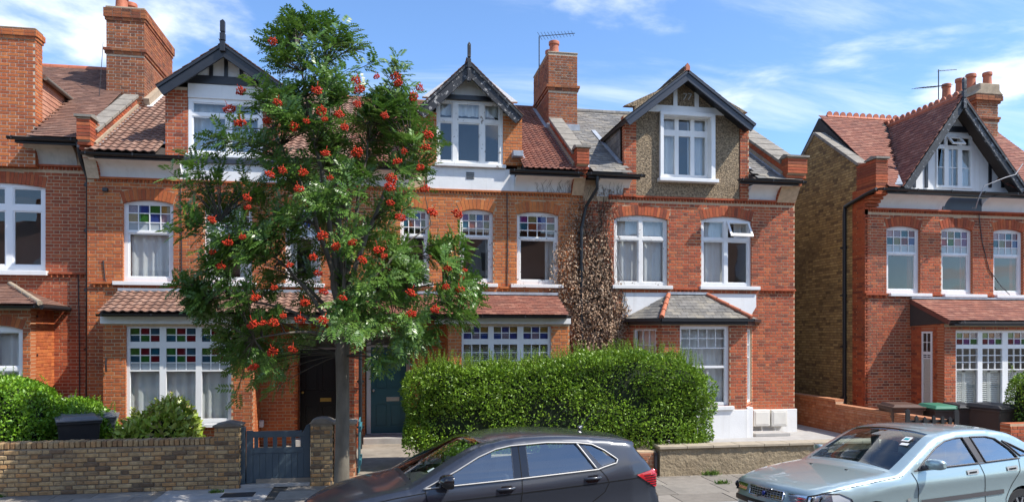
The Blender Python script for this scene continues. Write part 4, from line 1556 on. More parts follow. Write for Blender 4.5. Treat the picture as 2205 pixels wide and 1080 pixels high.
# ================================================================== house with pebbledashed dormer
h3 = thing('terraced_house', ((XP2 + XR3) / 2, YF, 0), 'end red brick house with pebbledashed dormer, slate roof and white plinth', 'house', 'row of terraced houses')
up3 = [(1322, 1438, 463, 614), (1510, 1618, 466, 616)]
brick_wall(h3, XP2, XR3, 0, 6.42, YF, holes_for(up3, YF, 0.10), 'red', 'red', zb0=0.55, zb1=5.98)
side_wall(h3, XR3, YF + 0.3, 25.8, 0, 6.42, 1, 'stock', 'stock', 0.3, 60)
for i, (p0, p1, pc, pb) in enumerate(up3):
    x0, x1, z0, zs, rs, _ = holes_for([(p0, p1, pc, pb)], YF, 0.10)[0]
    m_ = (p0 + p1) / 2
    xm = (x0 + x1) / 2
    zt = z0 + (zs - z0) * 0.70
    li = [(x0 + 0.07, xm - 0.045, zt + 0.05, zs - 0.02, 1, 1, None), (xm + 0.045, x1 - 0.07, zt + 0.05, zs - 0.02, 1, 1, None),
          (x0 + 0.07, xm - 0.045, z0 + 0.08, zt - 0.02, 1, 1, None), (xm + 0.045, x1 - 0.07, z0 + 0.08, zt - 0.02, 1, 1, None)]
    if i == 1:
        li.pop(1)
        hb = (xm + 0.045, x1 - 0.07, zt + 0.05, zs - 0.02)
        li_h = [l for l in li]
    rc = (x0, x1, z0, zs)
    cur = [(x0, x1, z0, zs + .08)] if i == 0 else [(x0, xm + 0.02, z0, zs + .08), (xm + 0.3, x1, zt, zs + .08)]
    if i == 0:
        window(h3, rc, YF, li, rs, OLDWHITE if i == 0 else WHITE, (x0 - 0.06, x1 + 0.10, z0 - 0.09, z0, 0.10), cur, depth=0.05, curtain_mat=NET)
    else:
        # open top light, hinged at its head
        wv = window(h3, rc, YF, li + [(hb[0], hb[1], hb[2], hb[3], 1, 0, None)], rs, WHITE, (x0 - 0.06, x1 + 0.2, z0 - 0.09, z0, 0.10), cur, depth=0.05, curtain_mat=NET)
        hinge = Vector((0, YF + 0.05, hb[3]))
        ang = math.radians(32)
        up = Vector((0, math.sin(ang), math.cos(ang)))          # from bottom to hinge
        nrm = Vector((0, -math.cos(ang), math.sin(ang)))
        Lh = hb[3] - hb[2] + 0.04
        for (s0, s1, t0, t1) in ((0, 0.05, 0, 1), (0.95, 1, 0, 1), (0.05, 0.95, 0, 0.14), (0.05, 0.95, 0.86, 1)):
            pass
        fm = MB()
        xa, xb = hb[0] - 0.02, hb[1] + 0.02

        def piece(a, b, t0, t1, th=0.022):
            c = Vector(((a + b) / 2, 0, 0)) + hinge - up * (Lh * (t0 + t1) / 2) + nrm * 0.0
            fm.obox(c, ((b - a) / 2, 0, 0), nrm * th, up * (Lh * (t1 - t0) / 2))
        piece(xa, xa + 0.05, 0, 1)
        piece(xb - 0.05, xb, 0, 1)
        piece(xa + 0.05, xb - 0.05, 0, 0.12)
        piece(xa + 0.05, xb - 0.05, 0.84, 1)
        sashv = fm.build('top_light', WHITE, wv)
        g = MB()
        c = Vector(((xa + xb) / 2, 0, 0)) + hinge - up * (Lh * 0.48)
        g.obox(c, ((xb - xa) / 2 - 0.05, 0, 0), nrm * -0.003, up * (Lh * 0.36))
        gp = g.build('pane', GLASS, wv, fixn=True)
dentils(h3, WX(1310, YF), XR3, 5.965, YF, BR['red'])
for a, b in ((WX(1450, YF), WX(1503, YF)), (WX(1637, YF), XR3)):
    dentils(h3, a, b, 3.68, YF, BR['red'], h=0.07, w=0.10, proud=0.06)
# dormer
d30, d31 = WX(1341, YF), WX(1610, YF)
dgap3 = [(d30, d31, 20.0)]
rf3 = roof_block(h3, XP2 + 0.1, XR3 - 0.1, dgap3)
tile_roof(rf3, (XP2 + 0.1, Y_EAVE - 0.04, Z_EAVE), (1, 0, 0), US, XR3 - XP2 - 0.2, (YRIDGE - Y_EAVE) / US.y, 'slate', 0.25, 0.16, SLATE, gap_test(XP2 + 0.1, dgap3), name='slate', jit=0.008)
ridge(rf3, XP2 + 0.1, XR3 - 0.1, YRIDGE, roof_z(YRIDGE) + 0.02, SLATE)
gutter(h3, WX(1262, 16.5), WX(1387, 16.5), 16.46, 6.47)
gutter(h3, WX(1588, 16.5), WX(1733, 16.5), 16.46, 6.47)
for a, b in ((WX(1268, 16.5), WX(1380, 16.5)), (WX(1595, 16.5), WX(1722, 16.5))):
    MB().box(a, b, 16.53, 16.62, 6.38, 6.47).build('fascia', BLACKP, h3)
cove(h3, WX(1285, YF), WX(1353, YF), YF, 6.03, 16.62, 6.40, RENDER)
cove(h3, WX(1610, YF), WX(1693, YF), YF, 6.03, 16.62, 6.40, RENDER)
brick_wall(h3, d30, WX(1368, YF), 6.04, WZ(1355, 250, YF), YF - 0.06, [], 'red', 'red', 0.2, 60, name='dormer_pier')
brick_wall(h3, WX(1591, YF), d31, 6.04, WZ(1600, 262, YF), YF - 0.06, [], 'red', 'red', 0.2, 60, name='dormer_pier')
Y3 = YF - 0.05
wb = RECT(1419, 244, 1537, 388, Y3)                    # white surround
Y3B = 16.5
ap3 = W(1481, 150, Y3B)
fl3, fr3 = W(1345, 254, Y3B), W(1628, 268, Y3B)
px0_, px1_ = WX(1367, Y3), WX(1592, Y3)
mbp = MB()
ztop = WZ(1480, 235, Y3)
for a, b, c, d in decomp(px0_, px1_, 6.03, ztop, [(wb[0] + 0.02, wb[1] - 0.02, wb[2] + 0.02, wb[3] - 0.02)]):
    mbp.box(a, b, Y3, Y3 + 0.15, c, d)
ptop = WX(1481, Y3), WZ(1481, 166, Y3)
mbp.prism([(d30 + 0.02, ztop), (d31 - 0.02, ztop), ptop], Y3, Y3 + 0.15, 'y')
mbp.build('pebbledash_panel', PEBBLE, h3, fixn=True)
for p, q in ((1449, 1458), (1495, 1504)):
    MB().box(WX(p, Y3), WX(q, Y3), Y3 - 0.03, Y3 + 0.01, WZ(1480, 230, Y3), WZ(1480, 192, Y3)).build('gable_timber', WHITE, h3, bevel=0.005)
MB().box(WX(1395, Y3), WX(1567, Y3), Y3 - 0.035, Y3 + 0.01, WZ(1480, 245, Y3), WZ(1480, 230, Y3)).build('gable_beam', WHITE, h3, bevel=0.005)
# numerals fixed to the gable panel
for q in (1474, 1484):
    a, b = W(q - 2, 215, Y3 - 0.01), W(q + 5, 203, Y3 - 0.01)
    MB().bar((a[0], Y3 - 0.015, a[1]), (b[0], Y3 - 0.015, b[1]), 0.02, 0.025, up=(0, 0, 1)).build('gable_numeral', CREAM, h3)
    MB().bar((b[0], Y3 - 0.015, b[1]), (b[0] - 0.09, Y3 - 0.015, b[1] + 0.01), 0.02, 0.022, up=(0, 0, 1)).build('gable_numeral', CREAM, h3)
# window in its deep white box
sur = MB()
t_ = 0.09
YW3 = Y3 - 0.10
for a, b, c, d in decomp(wb[0], wb[1], wb[2], wb[3], [(wb[0] + t_, wb[1] - t_ - 0.02, wb[2] + 0.02, wb[3] - t_)]):
    sur.box(a, b, YW3, Y3 + 0.30, c, d)
su = sur.build('window_surround', WHITE, h3, bevel=0.006)
MB().box(wb[0] - 0.05, wb[1] + 0.05, YW3 - 0.10, Y3 + 0.02, wb[2] - 0.07, wb[2] + 0.015).build('sill', WHITE, su, bevel=0.008)
ri = (wb[0] + t_, wb[1] - t_ - 0.02, wb[2] + 0.02, wb[3] - t_)
li = []
wi = ri[1] - ri[0]
for f0, f1 in ((0.05, 0.30), (0.385, 0.635), (0.72, 0.955)):
    li.append((ri[0] + wi * f0, ri[0] + wi * f1, WZ(1480, 278, Y3), WZ(1480, 254, Y3), 1, 1, None))
    li.append((ri[0] + wi * f0, ri[0] + wi * f1, WZ(1480, 374, Y3), WZ(1480, 291, Y3), 1, 1, None))
window(h3, ri, Y3, li, 0, WHITE, None, [(ri[0], ri[0] + wi * 0.42, ri[2], ri[3]), (ri[0] + wi * 0.62, ri[1], ri[2], ri[3])], depth=0.13, room_depth=1.2, ring=False)
gable_roof(h3, ap3, fl3, fr3, Y3B, 20.1, SLATE, NAVY, 0.20, kind='slate', soffit=BLACKP)
MB().prism([(ap3[0] - 0.05, ap3[1] - 0.03), (ap3[0] + 0.05, ap3[1] - 0.03), (ap3[0] + 0.05, ap3[1] + 0.08), (ap3[0] - 0.01, ap3[1] + 0.16), (ap3[0] - 0.05, ap3[1] + 0.1)], Y3B - 0.02, Y3B + 0.1, 'y').build('ridge_end', TERRA, h3, fixn=True)
for xs, fc in ((d30, -1), (d31, 1)):
    ck = MB().box(min(xs, xs - fc * 0.1), max(xs, xs - fc * 0.1), Y3 + 0.1, 19.7, 6.5, fl3[1] - 0.04).build('dormer_cheek', DECK, h3)
    tile_roof(ck, (xs + fc * 0.002, 19.7 if fc < 0 else Y3 + 0.12, 6.5), (0, -1 if fc < 0 else 1, 0), (0, 0, 1), 19.6 - Y3 - 0.12, fl3[1] - 6.55, 'slate', 0.25, 0.17, SLATE, indiv=40, name='slate')
    MB().bar((xs + fc * 0.05, 17.0, roof_z(17.0) + 0.05), (xs + fc * 0.05, 19.4, roof_z(19.4) + 0.05), 0.12, 0.03).build('flashing', LEAD, h3)
kneeler(h3, WX(1693, 16.5), XR3 - 0.005, 16.42, 17.6, 6.72, 7.06, 'red', 'red', 21.0)
pipe_run(h3, [(WX(1286, 16.5), 16.5, 6.40), (WX(1286, 16.5), 16.5, 6.12), (WX(1262, 16.9), 16.9, 5.75), (WX(1252, 16.9), 16.9, 5.2), (WX(1252, 16.9), 16.9, 0.1)], 0.04, [(WX(1252, 16.9), 16.9, z_) for z_ in (1.0, 2.6, 4.2, 5.1)])
# white panels under the sills
for p in ([(1340, 630), (1443, 630), (1438, 640), (1352, 690), (1340, 690)], [(1516, 632), (1628, 633), (1628, 660), (1608, 694), (1600, 690), (1560, 660)]):
    MB().prism([W(a, b, YF - 0.02) for a, b in p], YF - 0.025, YF + 0.01, 'y').build('render_panel', RENDER, h3, fixn=True)
# canted bay
YB3 = 16.2
fx0, fx1 = WX(1425, YB3), WX(1606, YB3)
lx0, rx1 = WX(1352, YF), WX(1606, YB3) + 0.62
zb3 = WZ(1515, 698, YB3)
bw = RECT(1464, 701, 1571, 874, YB3)
brick_wall(h3, fx0, fx1, 0.0, zb3, YB3, [(bw[0], bw[1], bw[2], bw[3], 0, 0)], 'red', 'red', 0.2, 160, name='bay_wall', zb0=0.55)
xm = bw[0]
li = [(bw[0] + 0.06, bw[1] - 0.10, WZ(1515, 748, YB3), WZ(1515, 708, YB3), 5, 2, None),
      (bw[0] + 0.06, bw[1] - 0.10, WZ(1515, 787, YB3), WZ(1515, 750, YB3), 1, 1, None),
      (bw[0] + 0.06, bw[1] - 0.10, WZ(1515, 866, YB3), WZ(1515, 792, YB3), 1, 1, None)]
window(h3, bw, YB3, li, 0, WHITE, (bw[0] - 0.1, bw[1] + 0.08, bw[2] - 0.09, bw[2], 0.10), [(bw[0], bw[1], bw[2], bw[3])], depth=0.06, room_depth=0.75, ring=False)
# canted sides: left seen, right turned away
for (pa, pb) in (((lx0, YF), (fx0, YB3)), ((fx1, YB3), (rx1, YF))):
    d = Vector((pb[0] - pa[0], pb[1] - pa[1], 0))
    ln = d.length
    d.normalize()
    nrm = Vector((d.y, -d.x, 0))

    def P(s, of, z):
        return Vector((pa[0] + d.x * s + nrm.x * of, pa[1] + d.y * s + nrm.y * of, z))
    wz0, wz1 = WZ(1395, 870, 16.6), WZ(1395, 707, 16.6)
    s0, s1 = ln * 0.17, ln * 0.83
    mb = MB()
    for a, b, c, e in decomp(0, ln, 0, zb3, [(s0, s1, wz0, wz1)]):
        mb.obox(P((a + b) / 2, -0.1, (c + e) / 2), d * ((b - a) / 2), nrm * 0.1, (0, 0, (e - c) / 2))
    cw = mb.build('bay_wall', MO['red'], h3)
    bricks_on(cw, pa, (d.x, d.y), ln, 0.55, zb3, lambda z: [(s0, s1)] if wz0 < z < wz1 else [], BR['red'], 40)
    fm = MB()
    inner = [(s0 + 0.05, s1 - 0.05, wz0 + 0.05, wz1 - 0.05)]
    for a, b, c, e in decomp(s0, s1, wz0, wz1, inner):
        fm.obox(P((a + b) / 2, -0.08, (c + e) / 2), d * ((b - a) / 2), nrm * 0.035, (0, 0, (e - c) / 2))
    ii = inner[0]
    for k in range(1, 3):
        ss = ii[0] + (ii[1] - ii[0]) * k / 3
        fm.obox(P(ss, -0.085, (ii[3] * 0.6 + ii[2] * 0.4 + ii[3]) / 2), d * 0.01, nrm * 0.02, (0, 0, (ii[3] - ii[2]) * 0.2))
    for zz in (0.62, 0.80):
        fm.obox(P((ii[0] + ii[1]) / 2, -0.085, ii[2] + (ii[3] - ii[2]) * zz), d * ((ii[1] - ii[0]) / 2), nrm * 0.02, (0, 0, 0.012))
    cwin = fm.build('window', WHITE, h3)
    MB().obox(P((ii[0] + ii[1]) / 2, -0.09, (ii[2] + ii[3]) / 2), d * ((ii[1] - ii[0]) / 2), nrm * -0.003, (0, 0, (ii[3] - ii[2]) / 2)).build('pane', GLASS, cwin, fixn=True)
    MB().obox(P((ii[0] + ii[1]) / 2, -0.22, (ii[2] + ii[3]) / 2), d * ((ii[1] - ii[0]) / 2 + .03), nrm * 0.004, (0, 0, (ii[3] - ii[2]) / 2)).build('curtain', NET, cwin)
# hipped slate roof of the bay
ov = 0.16
e0, e1, e2, e3 = Vector((lx0 - 0.15, YF, zb3 + 0.14)), Vector((fx0 - 0.07, YB3 - ov, zb3 + 0.14)), Vector((fx1 + 0.07, YB3 - ov, zb3 + 0.14)), Vector((rx1 + 0.15, YF, zb3 + 0.14))
zt3 = WZ(1480, 634, YF)
t0, t1 = Vector((WX(1440, YF), YF - 0.01, zt3)), Vector((WX(1518, YF), YF - 0.01, zt3))
br = MB()
br.add([e0, e1, e2, e3, t0, t1], [(0, 1, 4), (1, 2, 5, 4), (2, 3, 5), (0, 4, 5, 3), (0, 3, 2, 1)])
bro = br.build('bay_roof', SLATE, h3, fixn=True)


def tri_tiles(parent, a, b, c, d, tw, ex, mat, kind='slate', indiv=120, name='slate'):
    """tiles on a planar roof face a-b (eave), c above b, d above a (c may equal d)"""
    a, b, c, d = Vector(a), Vector(b), Vector(c), Vector(d)
    ux = (b - a).normalized()
    n = ux.cross(((c + d) / 2 - a)).normalized()
    us = n.cross(ux).normalized()
    H = max((c - a).dot(us), (d - a).dot(us))
    umin = min(0, (d - a).dot(ux))
    umax = max((b - a).length, (c - a).dot(ux))
    poly = [(0, 0), ((b - a).length, 0), ((c - a).dot(ux), (c - a).dot(us)), ((d - a).dot(ux), (d - a).dot(us))]

    def inside(u, v):
        u = u + umin
        r = True
        for i in range(4):
            p, q = poly[i], poly[(i + 1) % 4]
            if abs(p[0] - q[0]) + abs(p[1] - q[1]) < 1e-6:
                continue
            if (q[0] - p[0]) * (v - p[1]) - (q[1] - p[1]) * (u - p[0]) < -0.02:
                r = False
        return r
    tile_roof(parent, a + ux * umin, ux, us, umax - umin, H, kind, tw, ex, mat, inside, indiv=indiv, name=name)


tri_tiles(bro, e1, e2, t1, t0, 0.22, 0.14, SLATE)
tri_tiles(bro, e0, e1, t0, t0, 0.22, 0.14, SLATE)
tri_tiles(bro, e2, e3, t1, t1, 0.22, 0.14, SLATE)
for a, b in ((e1, t0), (e2, t1)):
    n_ = 4
    for k in range(n_):
        p, q = a + (b - a) * (k / n_), a + (b - a) * ((k + 1) / n_ - 0.01)
        MB().tube([p + Vector((0, 0, .03)), q + Vector((0, 0, .03))], [0.062, 0.05], 10).build('hip_tile', TERRA, bro, smooth=50)
MB().bar(t0 + Vector((-0.05, -0.02, 0.03)), t1 + Vector((0.05, -0.02, 0.03)), 0.10, 0.06).build('flashing', LEAD, bro)
gm = MB()
for a, b in ((e0, e1), (e1, e2), (e2, e3)):
    dd = (b - a).normalized()
    nn_ = Vector((dd.y, -dd.x, 0))
    gm.bar(a + nn_ * 0.03 - Vector((0, 0, 0.04)) - dd * 0.02, b + nn_ * 0.03 - Vector((0, 0, 0.04)) + dd * 0.02, 0.09, 0.06)
gm.build('gutter', BLACKPL, bro)
fa = MB()
for a, b in (((lx0 + 0.0, YF), (fx0, YB3)), ((fx0, YB3), (fx1, YB3)), ((fx1, YB3), (rx1, YF))):
    p, q = Vector((*a, 0)), Vector((*b, 0))
    dd = (q - p).normalized()
    nn_ = Vector((dd.y, -dd.x, 0))
    fa.obox((p + q) / 2 + nn_ * 0.0 + Vector((0, 0, zb3 + 0.055)), (q - p) / 2 + dd * 0.03, nn_ * 0.05, (0, 0, 0.055))
fa.build('bay_fascia', NAVY, h3)
# plinth, meter boxes
mbp = MB()
mbp.box(WX(1610, YF), XR3 + 0.04, YF - 0.05, YF + 0.05, 0, WZ(1660, 880, YF))
mbp.build('plinth', RENDER, h3, bevel=0.012)
mbp = MB()
zpl = bw[2] - 0.09
mbp.box(fx0 - 0.03, fx1 + 0.03, YB3 - 0.05, YB3 + 0.1, 0, zpl)
mbp.build('plinth', RENDER, h3, bevel=0.012)
MB().box(WX(1603, YB3) + 0.06, WX(1616, YB3) + 0.06, YB3 - 0.02, YF - 0.04, 0.1, WZ(1612, 876, YB3)).build('plinth_pier', RENDER, h3, bevel=0.012)
METER = pmat('meter_box_plastic', (0.66, 0.64, 0.58), var=0.08, scale=4, rough=0.5, big=0.2, bigscale=3, bigcol=(0.4, 0.36, 0.3))
for p, q in ((1620, 1656), (1659, 1693)):
    mr_ = RECT(p, 881, q, 917, YF - 0.2)
    mbx = MB().box(mr_[0], mr_[1], YF - 0.26, YF - 0.06, mr_[2], mr_[3]).build('meter_box', METER, h3, bevel=0.025)
    MB().box(mr_[0] + 0.05, mr_[1] - 0.04, YF - 0.268, YF - 0.25, mr_[2] + 0.05, mr_[3] - 0.05).build('meter_door', METER, mbx, bevel=0.01)
MB().tube([(WX(1640, 16.8), 16.8, 0.12), (WX(1640, 16.8), 16.8, 0.5)], 0.025, 8).tube([(WX(1668, 16.8), 16.8, 0.12), (WX(1668, 16.8), 16.8, 0.5)], 0.025, 8).build('meter_pipe', METER, h3)
MB().box(WX(1625, 16.3), WX(1700, 16.3), 16.25, 16.72, 0.12, 0.2).build('meter_step', CONC, h3, bevel=0.01)
# gas pipes down the wall, orange copper
COPPER = pmat('weathered_copper', (0.50, 0.24, 0.08), var=0.2, scale=8, rough=0.5, metallic=0.2)
for q in (1604, 1609):
    MB().tube([(WX(q, YF - 0.03), YF - 0.03, 0.6), (WX(q, YF - 0.03), YF - 0.03, WZ(q, 700, YF))], 0.011, 6).build('supply_pipe', COPPER, h3)
MB().box(XP2, XR3 - 0.02, 21.3, 25.8, 0, 6.44).build('rear_wall', MO['stock'], h3)

# cables, sensors and small fittings
CABLE = MATS['aerial_metal']
for hh, pts in ((h1, [(388, 350), (389, 440), (391, 520), (391, 600), (388, 618)]), (h2, [(1092, 372), (1092, 450), (1093, 540), (1092, 616)]), (h1, [(222, 560), (226, 600), (232, 614)])):
    MB().tube([(WX(a, YF - 0.02), YF - 0.02, WZ(a, b, YF - 0.02)) for a, b in pts], 0.011, 6).build('cable', CABLE, hh)
MB().box(WX(223, YF), WX(234, YF), YF - 0.09, YF - 0.01, WZ(228, 413, YF), WZ(228, 405, YF)).build('sensor', CABLE, h1, bevel=0.01)
MB().tube([(WX(229, YB - 0.03), YB - 0.04, WZ(229, 800, YB)), (WX(229, YB - 0.03), YB - 0.06, WZ(229, 785, YB)), (WX(229, YB - 0.03), YB - 0.04, WZ(229, 770, YB))], 0.018, 6).build('wall_bracket', BLACKPL, h1)
# ================================================================== house at the left edge, with the tile-hung dormer
Y0 = 17.25
h0 = thing('terraced_house', (XP0 - 2, Y0, 0), 'deep red brick house with a tile-hung dormer and tall brick stack on its front', 'house', 'row of terraced houses')
XA0 = -11.0
zst0 = 3.88
win0 = (-118, 98, 392, 582)
brick_wall(h0, XA0, XP0, 0, 6.70, Y0, holes_for([win0], Y0, 0.09), 'terrace_far_left', 'red', zb1=6.22)
x0, x1, z0, zs, rs, _ = holes_for([win0], Y0, 0.09)[0]
li = []
for p, q in ((-112, -48), (-36, 10), (25, 88)):
    li.append((WX(p, Y0), WX(q, Y0), WZ(50, 441, Y0), WZ(50, 404, Y0), 1, 1, None))
    li.append((WX(p, Y0), WX(q, Y0), WZ(50, 571, Y0), WZ(50, 453, Y0), 1, 1, None))
wv0 = window(h0, (x0, x1, z0, zs), Y0, li, rs, UPVC, (x0 - 0.1, WX(105, Y0), z0 - 0.10, z0, 0.12), [(x0, x0 + 0.4, z0, zs)], depth=0.05)
POTW = pmat('white_glazed_pot', (0.7, 0.7, 0.68), rough=0.3, var=0.05)
for q in (50, 70):
    MB().lathe([(0.045, 0), (0.06, 0.11), (0.062, 0.12), (0.05, 0.12)], (WX(q, Y0 + 0.25), Y0 + 0.25, z0 + 0.03), 12).build('windowsill_pot', POTW, wv0, smooth=40)
dentils(h0, XA0, XP0, 6.24, Y0, BR['terrace_far_left'])
dentils(h0, WX(107, Y0), XP0 - 0.02, zst0, Y0, BR['terrace_far_left'], h=0.07, w=0.11, proud=0.06)
# roof
Z0E, Y0E = 6.82, 16.75
yr0 = 20.9
SL0, SL4 = 0.70, 0.90
gx = WX(87, 17.42)
gap0 = [(XA0 + 0.5, gx, 18.9)]
zr0 = Z0E + (yr0 - Y0E) * SL0
rb = MB()
rb.prism([(Y0E + 0.02, Z0E - 0.05), (yr0, zr0 - 0.03), (2 * yr0 - Y0E, Z0E - 0.05)], gx, XP0 - 0.1, 'x')
rb.prism([(18.9, Z0E - 0.05), (18.9, Z0E + (18.9 - Y0E) * SL0 - 0.03), (yr0, zr0 - 0.03), (2 * yr0 - Y0E, Z0E - 0.05)], XA0, gx, 'x')
rf0 = rb.build('roof', DECK, h0, fixn=True)
tile_roof(rf0, (XA0, Y0E - 0.04, Z0E), (1, 0, 0), US0, XP0 - XA0 - 0.1, (yr0 - Y0E) / US0.y, 'plain', 0.167, 0.105, PLAIN,
          lambda u, v: not (XA0 + u < gx + 0.05 and Y0E + v * US0.y < 18.85), stag=True)
ridge(rf0, XA0, XP0 - 0.1, yr0, zr0, TERRA)
gutter(h0, WX(18, Y0E), WX(168, Y0E), Y0E - 0.05, Z0E - 0.03)
MB().box(WX(30, Y0E), WX(165, Y0E), Y0E + 0.03, Y0E + 0.12, Z0E - 0.13, Z0E - 0.03).build('fascia', BLACKP, h0)
cove(h0, WX(62, Y0), WX(166, Y0), Y0, 6.30, 16.87, 6.73, pmat('grimy_render', (0.50, 0.47, 0.41), var=0.15, scale=3, rough=0.9, bump=0.4, bscale=45, streak=0.4, big=0.3, bigscale=1.0, bigcol=(0.24, 0.21, 0.17)))
# brick stack on the front of the dormer
sx0, sx1 = WX(-60, 17.1), WX(76, 17.1)
chimney(h0, sx0, sx1, 17.1, 17.42, 6.25, WZ(40, 62, 17.1), [(WZ(40, 84, 17.1), 0.20, 0.05)], [], key='orange', mort='chimney', cap=0.04)
# tile-hung cheek, with a sloping gutter above
zck = 8.28
ce = MB().box(gx - 0.2, gx - 0.02, 17.43, 18.9, 6.9, zck).build('dormer_cheek', DECK, h0)
tile_roof(ce, (gx - 0.018, 17.43, 6.95), (0, 1, 0), (0, 0, 1), 1.4, zck - 6.98, 'plain', 0.167, 0.10, TILEHUNG, indiv=150)
MB().box(XA0, gx - 0.25, 17.44, 18.9, 6.9, zck).build('dormer_core', DECK, h0)
MB().prism([(17.43, zck), (17.43, zck + 0.09), (19.0, zck + 0.05), (19.0, zck)], XA0, gx + 0.10, 'x').build('dormer_roof', PLAIN, h0, fixn=True)
MB().tube([(gx + 0.1, 17.43, zck + 0.02), (gx + 0.1, 18.9, zck - 0.02)], 0.05, 8).build('dormer_gutter', pmat('grey_gutter', (0.14, 0.12, 0.10), var=0.2, rough=0.6), h0, smooth=50)
pipe_run(h0, [(WX(168, Y0E), Y0E - 0.02, Z0E - 0.05), (WX(172, Y0E), Y0E - 0.02, 6.55), (WX(172, Y0E), Y0E + 0.1, 6.35), (WX(189, 17.05), 17.08, 6.05), (WX(189, 17.08), 17.08, 0.1)], 0.048,
         [(WX(189, 17.08), 17.08, z_) for z_ in (0.9, 2.3, 3.6, 4.9, 5.9)])
# bay
YB0 = 16.2
e0, e1 = -9.8, WX(66, YB0)
bz = WZ(30, 662, YB0)
bw = (WX(-70, YB0), WX(49, YB0), WZ(20, 815, YB0), WZ(20, 707, YB0))
rs = 0.09
brick_wall(h0, e0, e1, 0, bz, YB0, [(bw[0], bw[1], bw[2], bw[3] - 0.02, rs, 0.2)], 'orange', 'orange', 0.22, 100, name='bay_wall')
side_wall(h0, e1, YB0 + 0.22, Y0, 0, bz, 1, 'orange', 'orange', 0.15, name='bay_wall', indiv=40)
xm = WX(-14, YB0)
li = [(bw[0] + 0.06, xm - 0.03, bw[2] + 0.45, bw[3] - 0.06, 1, 1, None), (xm + 0.03, bw[1] - 0.08, WZ(20, 790, YB0), bw[3] - 0.06, 1, 1, None),
      (xm + 0.03, bw[1] - 0.08, bw[2] + 0.0, WZ(20, 797, YB0), 1, 1, None)]
window(h0, (bw[0], bw[1], bw[2], bw[3] - 0.02), YB0, li, rs, UPVC, (bw[0] - 0.05, bw[1] + 0.05, bw[2] - 0.08, bw[2], 0.08), [(bw[0], bw[1], bw[2], bw[3])], depth=0.06, room_depth=0.8)
ee = WX(87, 16.0)
zz0, zz1 = bz + 0.06, WZ(5, 612, Y0)
A_, B_, C_ = Vector((e0, 15.98, zz0)), Vector((ee, 15.98, zz0)), Vector((ee, Y0, zz0))
T_, T0_ = Vector((ee - 1.15, Y0 - 0.01, zz1)), Vector((e0, Y0 - 0.01, zz1))
b0m = MB()
b0m.add([A_, B_, C_, T_, T0_], [(0, 1, 3, 4), (1, 2, 3), (0, 4, 3, 2, 1)])
b0 = b0m.build('bay_roof', PLAIN, h0, fixn=True)
tri_tiles(b0, A_, B_, T_, T0_, 0.167, 0.105, PLAIN, 'plain', 150, 'tile')
tri_tiles(b0, B_, C_, T_, T_, 0.167, 0.105, PLAIN, 'plain', 150, 'tile')
for k in range(4):
    p, q = B_ + (T_ - B_) * (k / 4), B_ + (T_ - B_) * ((k + 1) / 4 - 0.01)
    MB().tube([p + Vector((0, 0, .03)), q + Vector((0, 0, .03))], [0.055, 0.048], 8).build('hip_tile', CEMENT, b0, smooth=50)
gutter(b0, e0, ee + 0.03, 15.94, zz0 - 0.03, 0.055)
MB().tube([(ee + 0.04, 15.94, zz0 - 0.05), (ee + 0.04, Y0, zz0 - 0.05)], 0.05, 8).build('gutter', BLACKPL, b0)
pipe_run(h0, [(WX(74, 16.5), 16.42, zz0 - 0.05), (WX(74, 16.5), 16.42, 0.1)], 0.045, [(WX(74, 16.5), 16.42, z_) for z_ in (1.2, 2.2, 3.0)], pmat('brown_cast_pipe', (0.035, 0.024, 0.022), rough=0.5))
MB().box(XA0, XP0 + 0.0, 21.0, 25, 0, 6.7).build('rear_wall', MO['stock'], h0)
# shared chimney stack between this house and the next
YC1 = 19.4
cax0, cax1 = WX(229, YC1), WX(311, YC1)
zca = WZ(270, 20, YC1)
ch1 = chimney(h1, cax0, cax1, YC1, YC1 + 2.4, 6.7, zca, [(WZ(270, 118, YC1), 0.15, 0.06), (zca - 0.30, 0.30, 0.055)],
              [(WX(262, YC1 + .4), YC1 + .4, 0.48, 0.16), (WX(281, YC1 + .8), YC1 + .85, 0.48, 0.15), (WX(298, YC1 + .5), YC1 + .5, 0.08, 0.12), (WX(301, YC1 + 1.5), YC1 + 1.5, 0.5, 0.16)], side=1, cap=0.06)
MB().bar((cax1 + 0.06, YC1 - .02, roof_z(YC1) + 0.16), (cax1 + 0.06, 21.0, roof_z(21.0) + 0.16), 0.14, 0.22).build('cement_fillet', CEMENT, ch1)
MB().bar((cax1 + 0.13, YC1 - .05, roof_z(YC1) + 0.05), (cax1 + 0.13, 21.0, roof_z(21.0) + 0.06), 0.12, 0.05).build('flashing', WHITE, ch1)
kneeler(h1, WX(168, 16.5) + 0.0, WX(197, 16.5), 16.42, 17.6, 6.78, 7.2, 'red', 'chimney', 19.35)
aer = MATS['aerial_metal']
MB().tube([(WX(213, 19.0), 19.0, WZ(213, 215, 19.0)), (WX(218, 19.1), 19.1, WZ(218, 150, 19.1)), (WX(222, 19.3), 19.3, WZ(222, 90, 19.3))], 0.008, 5).build('cable', aer, h0)

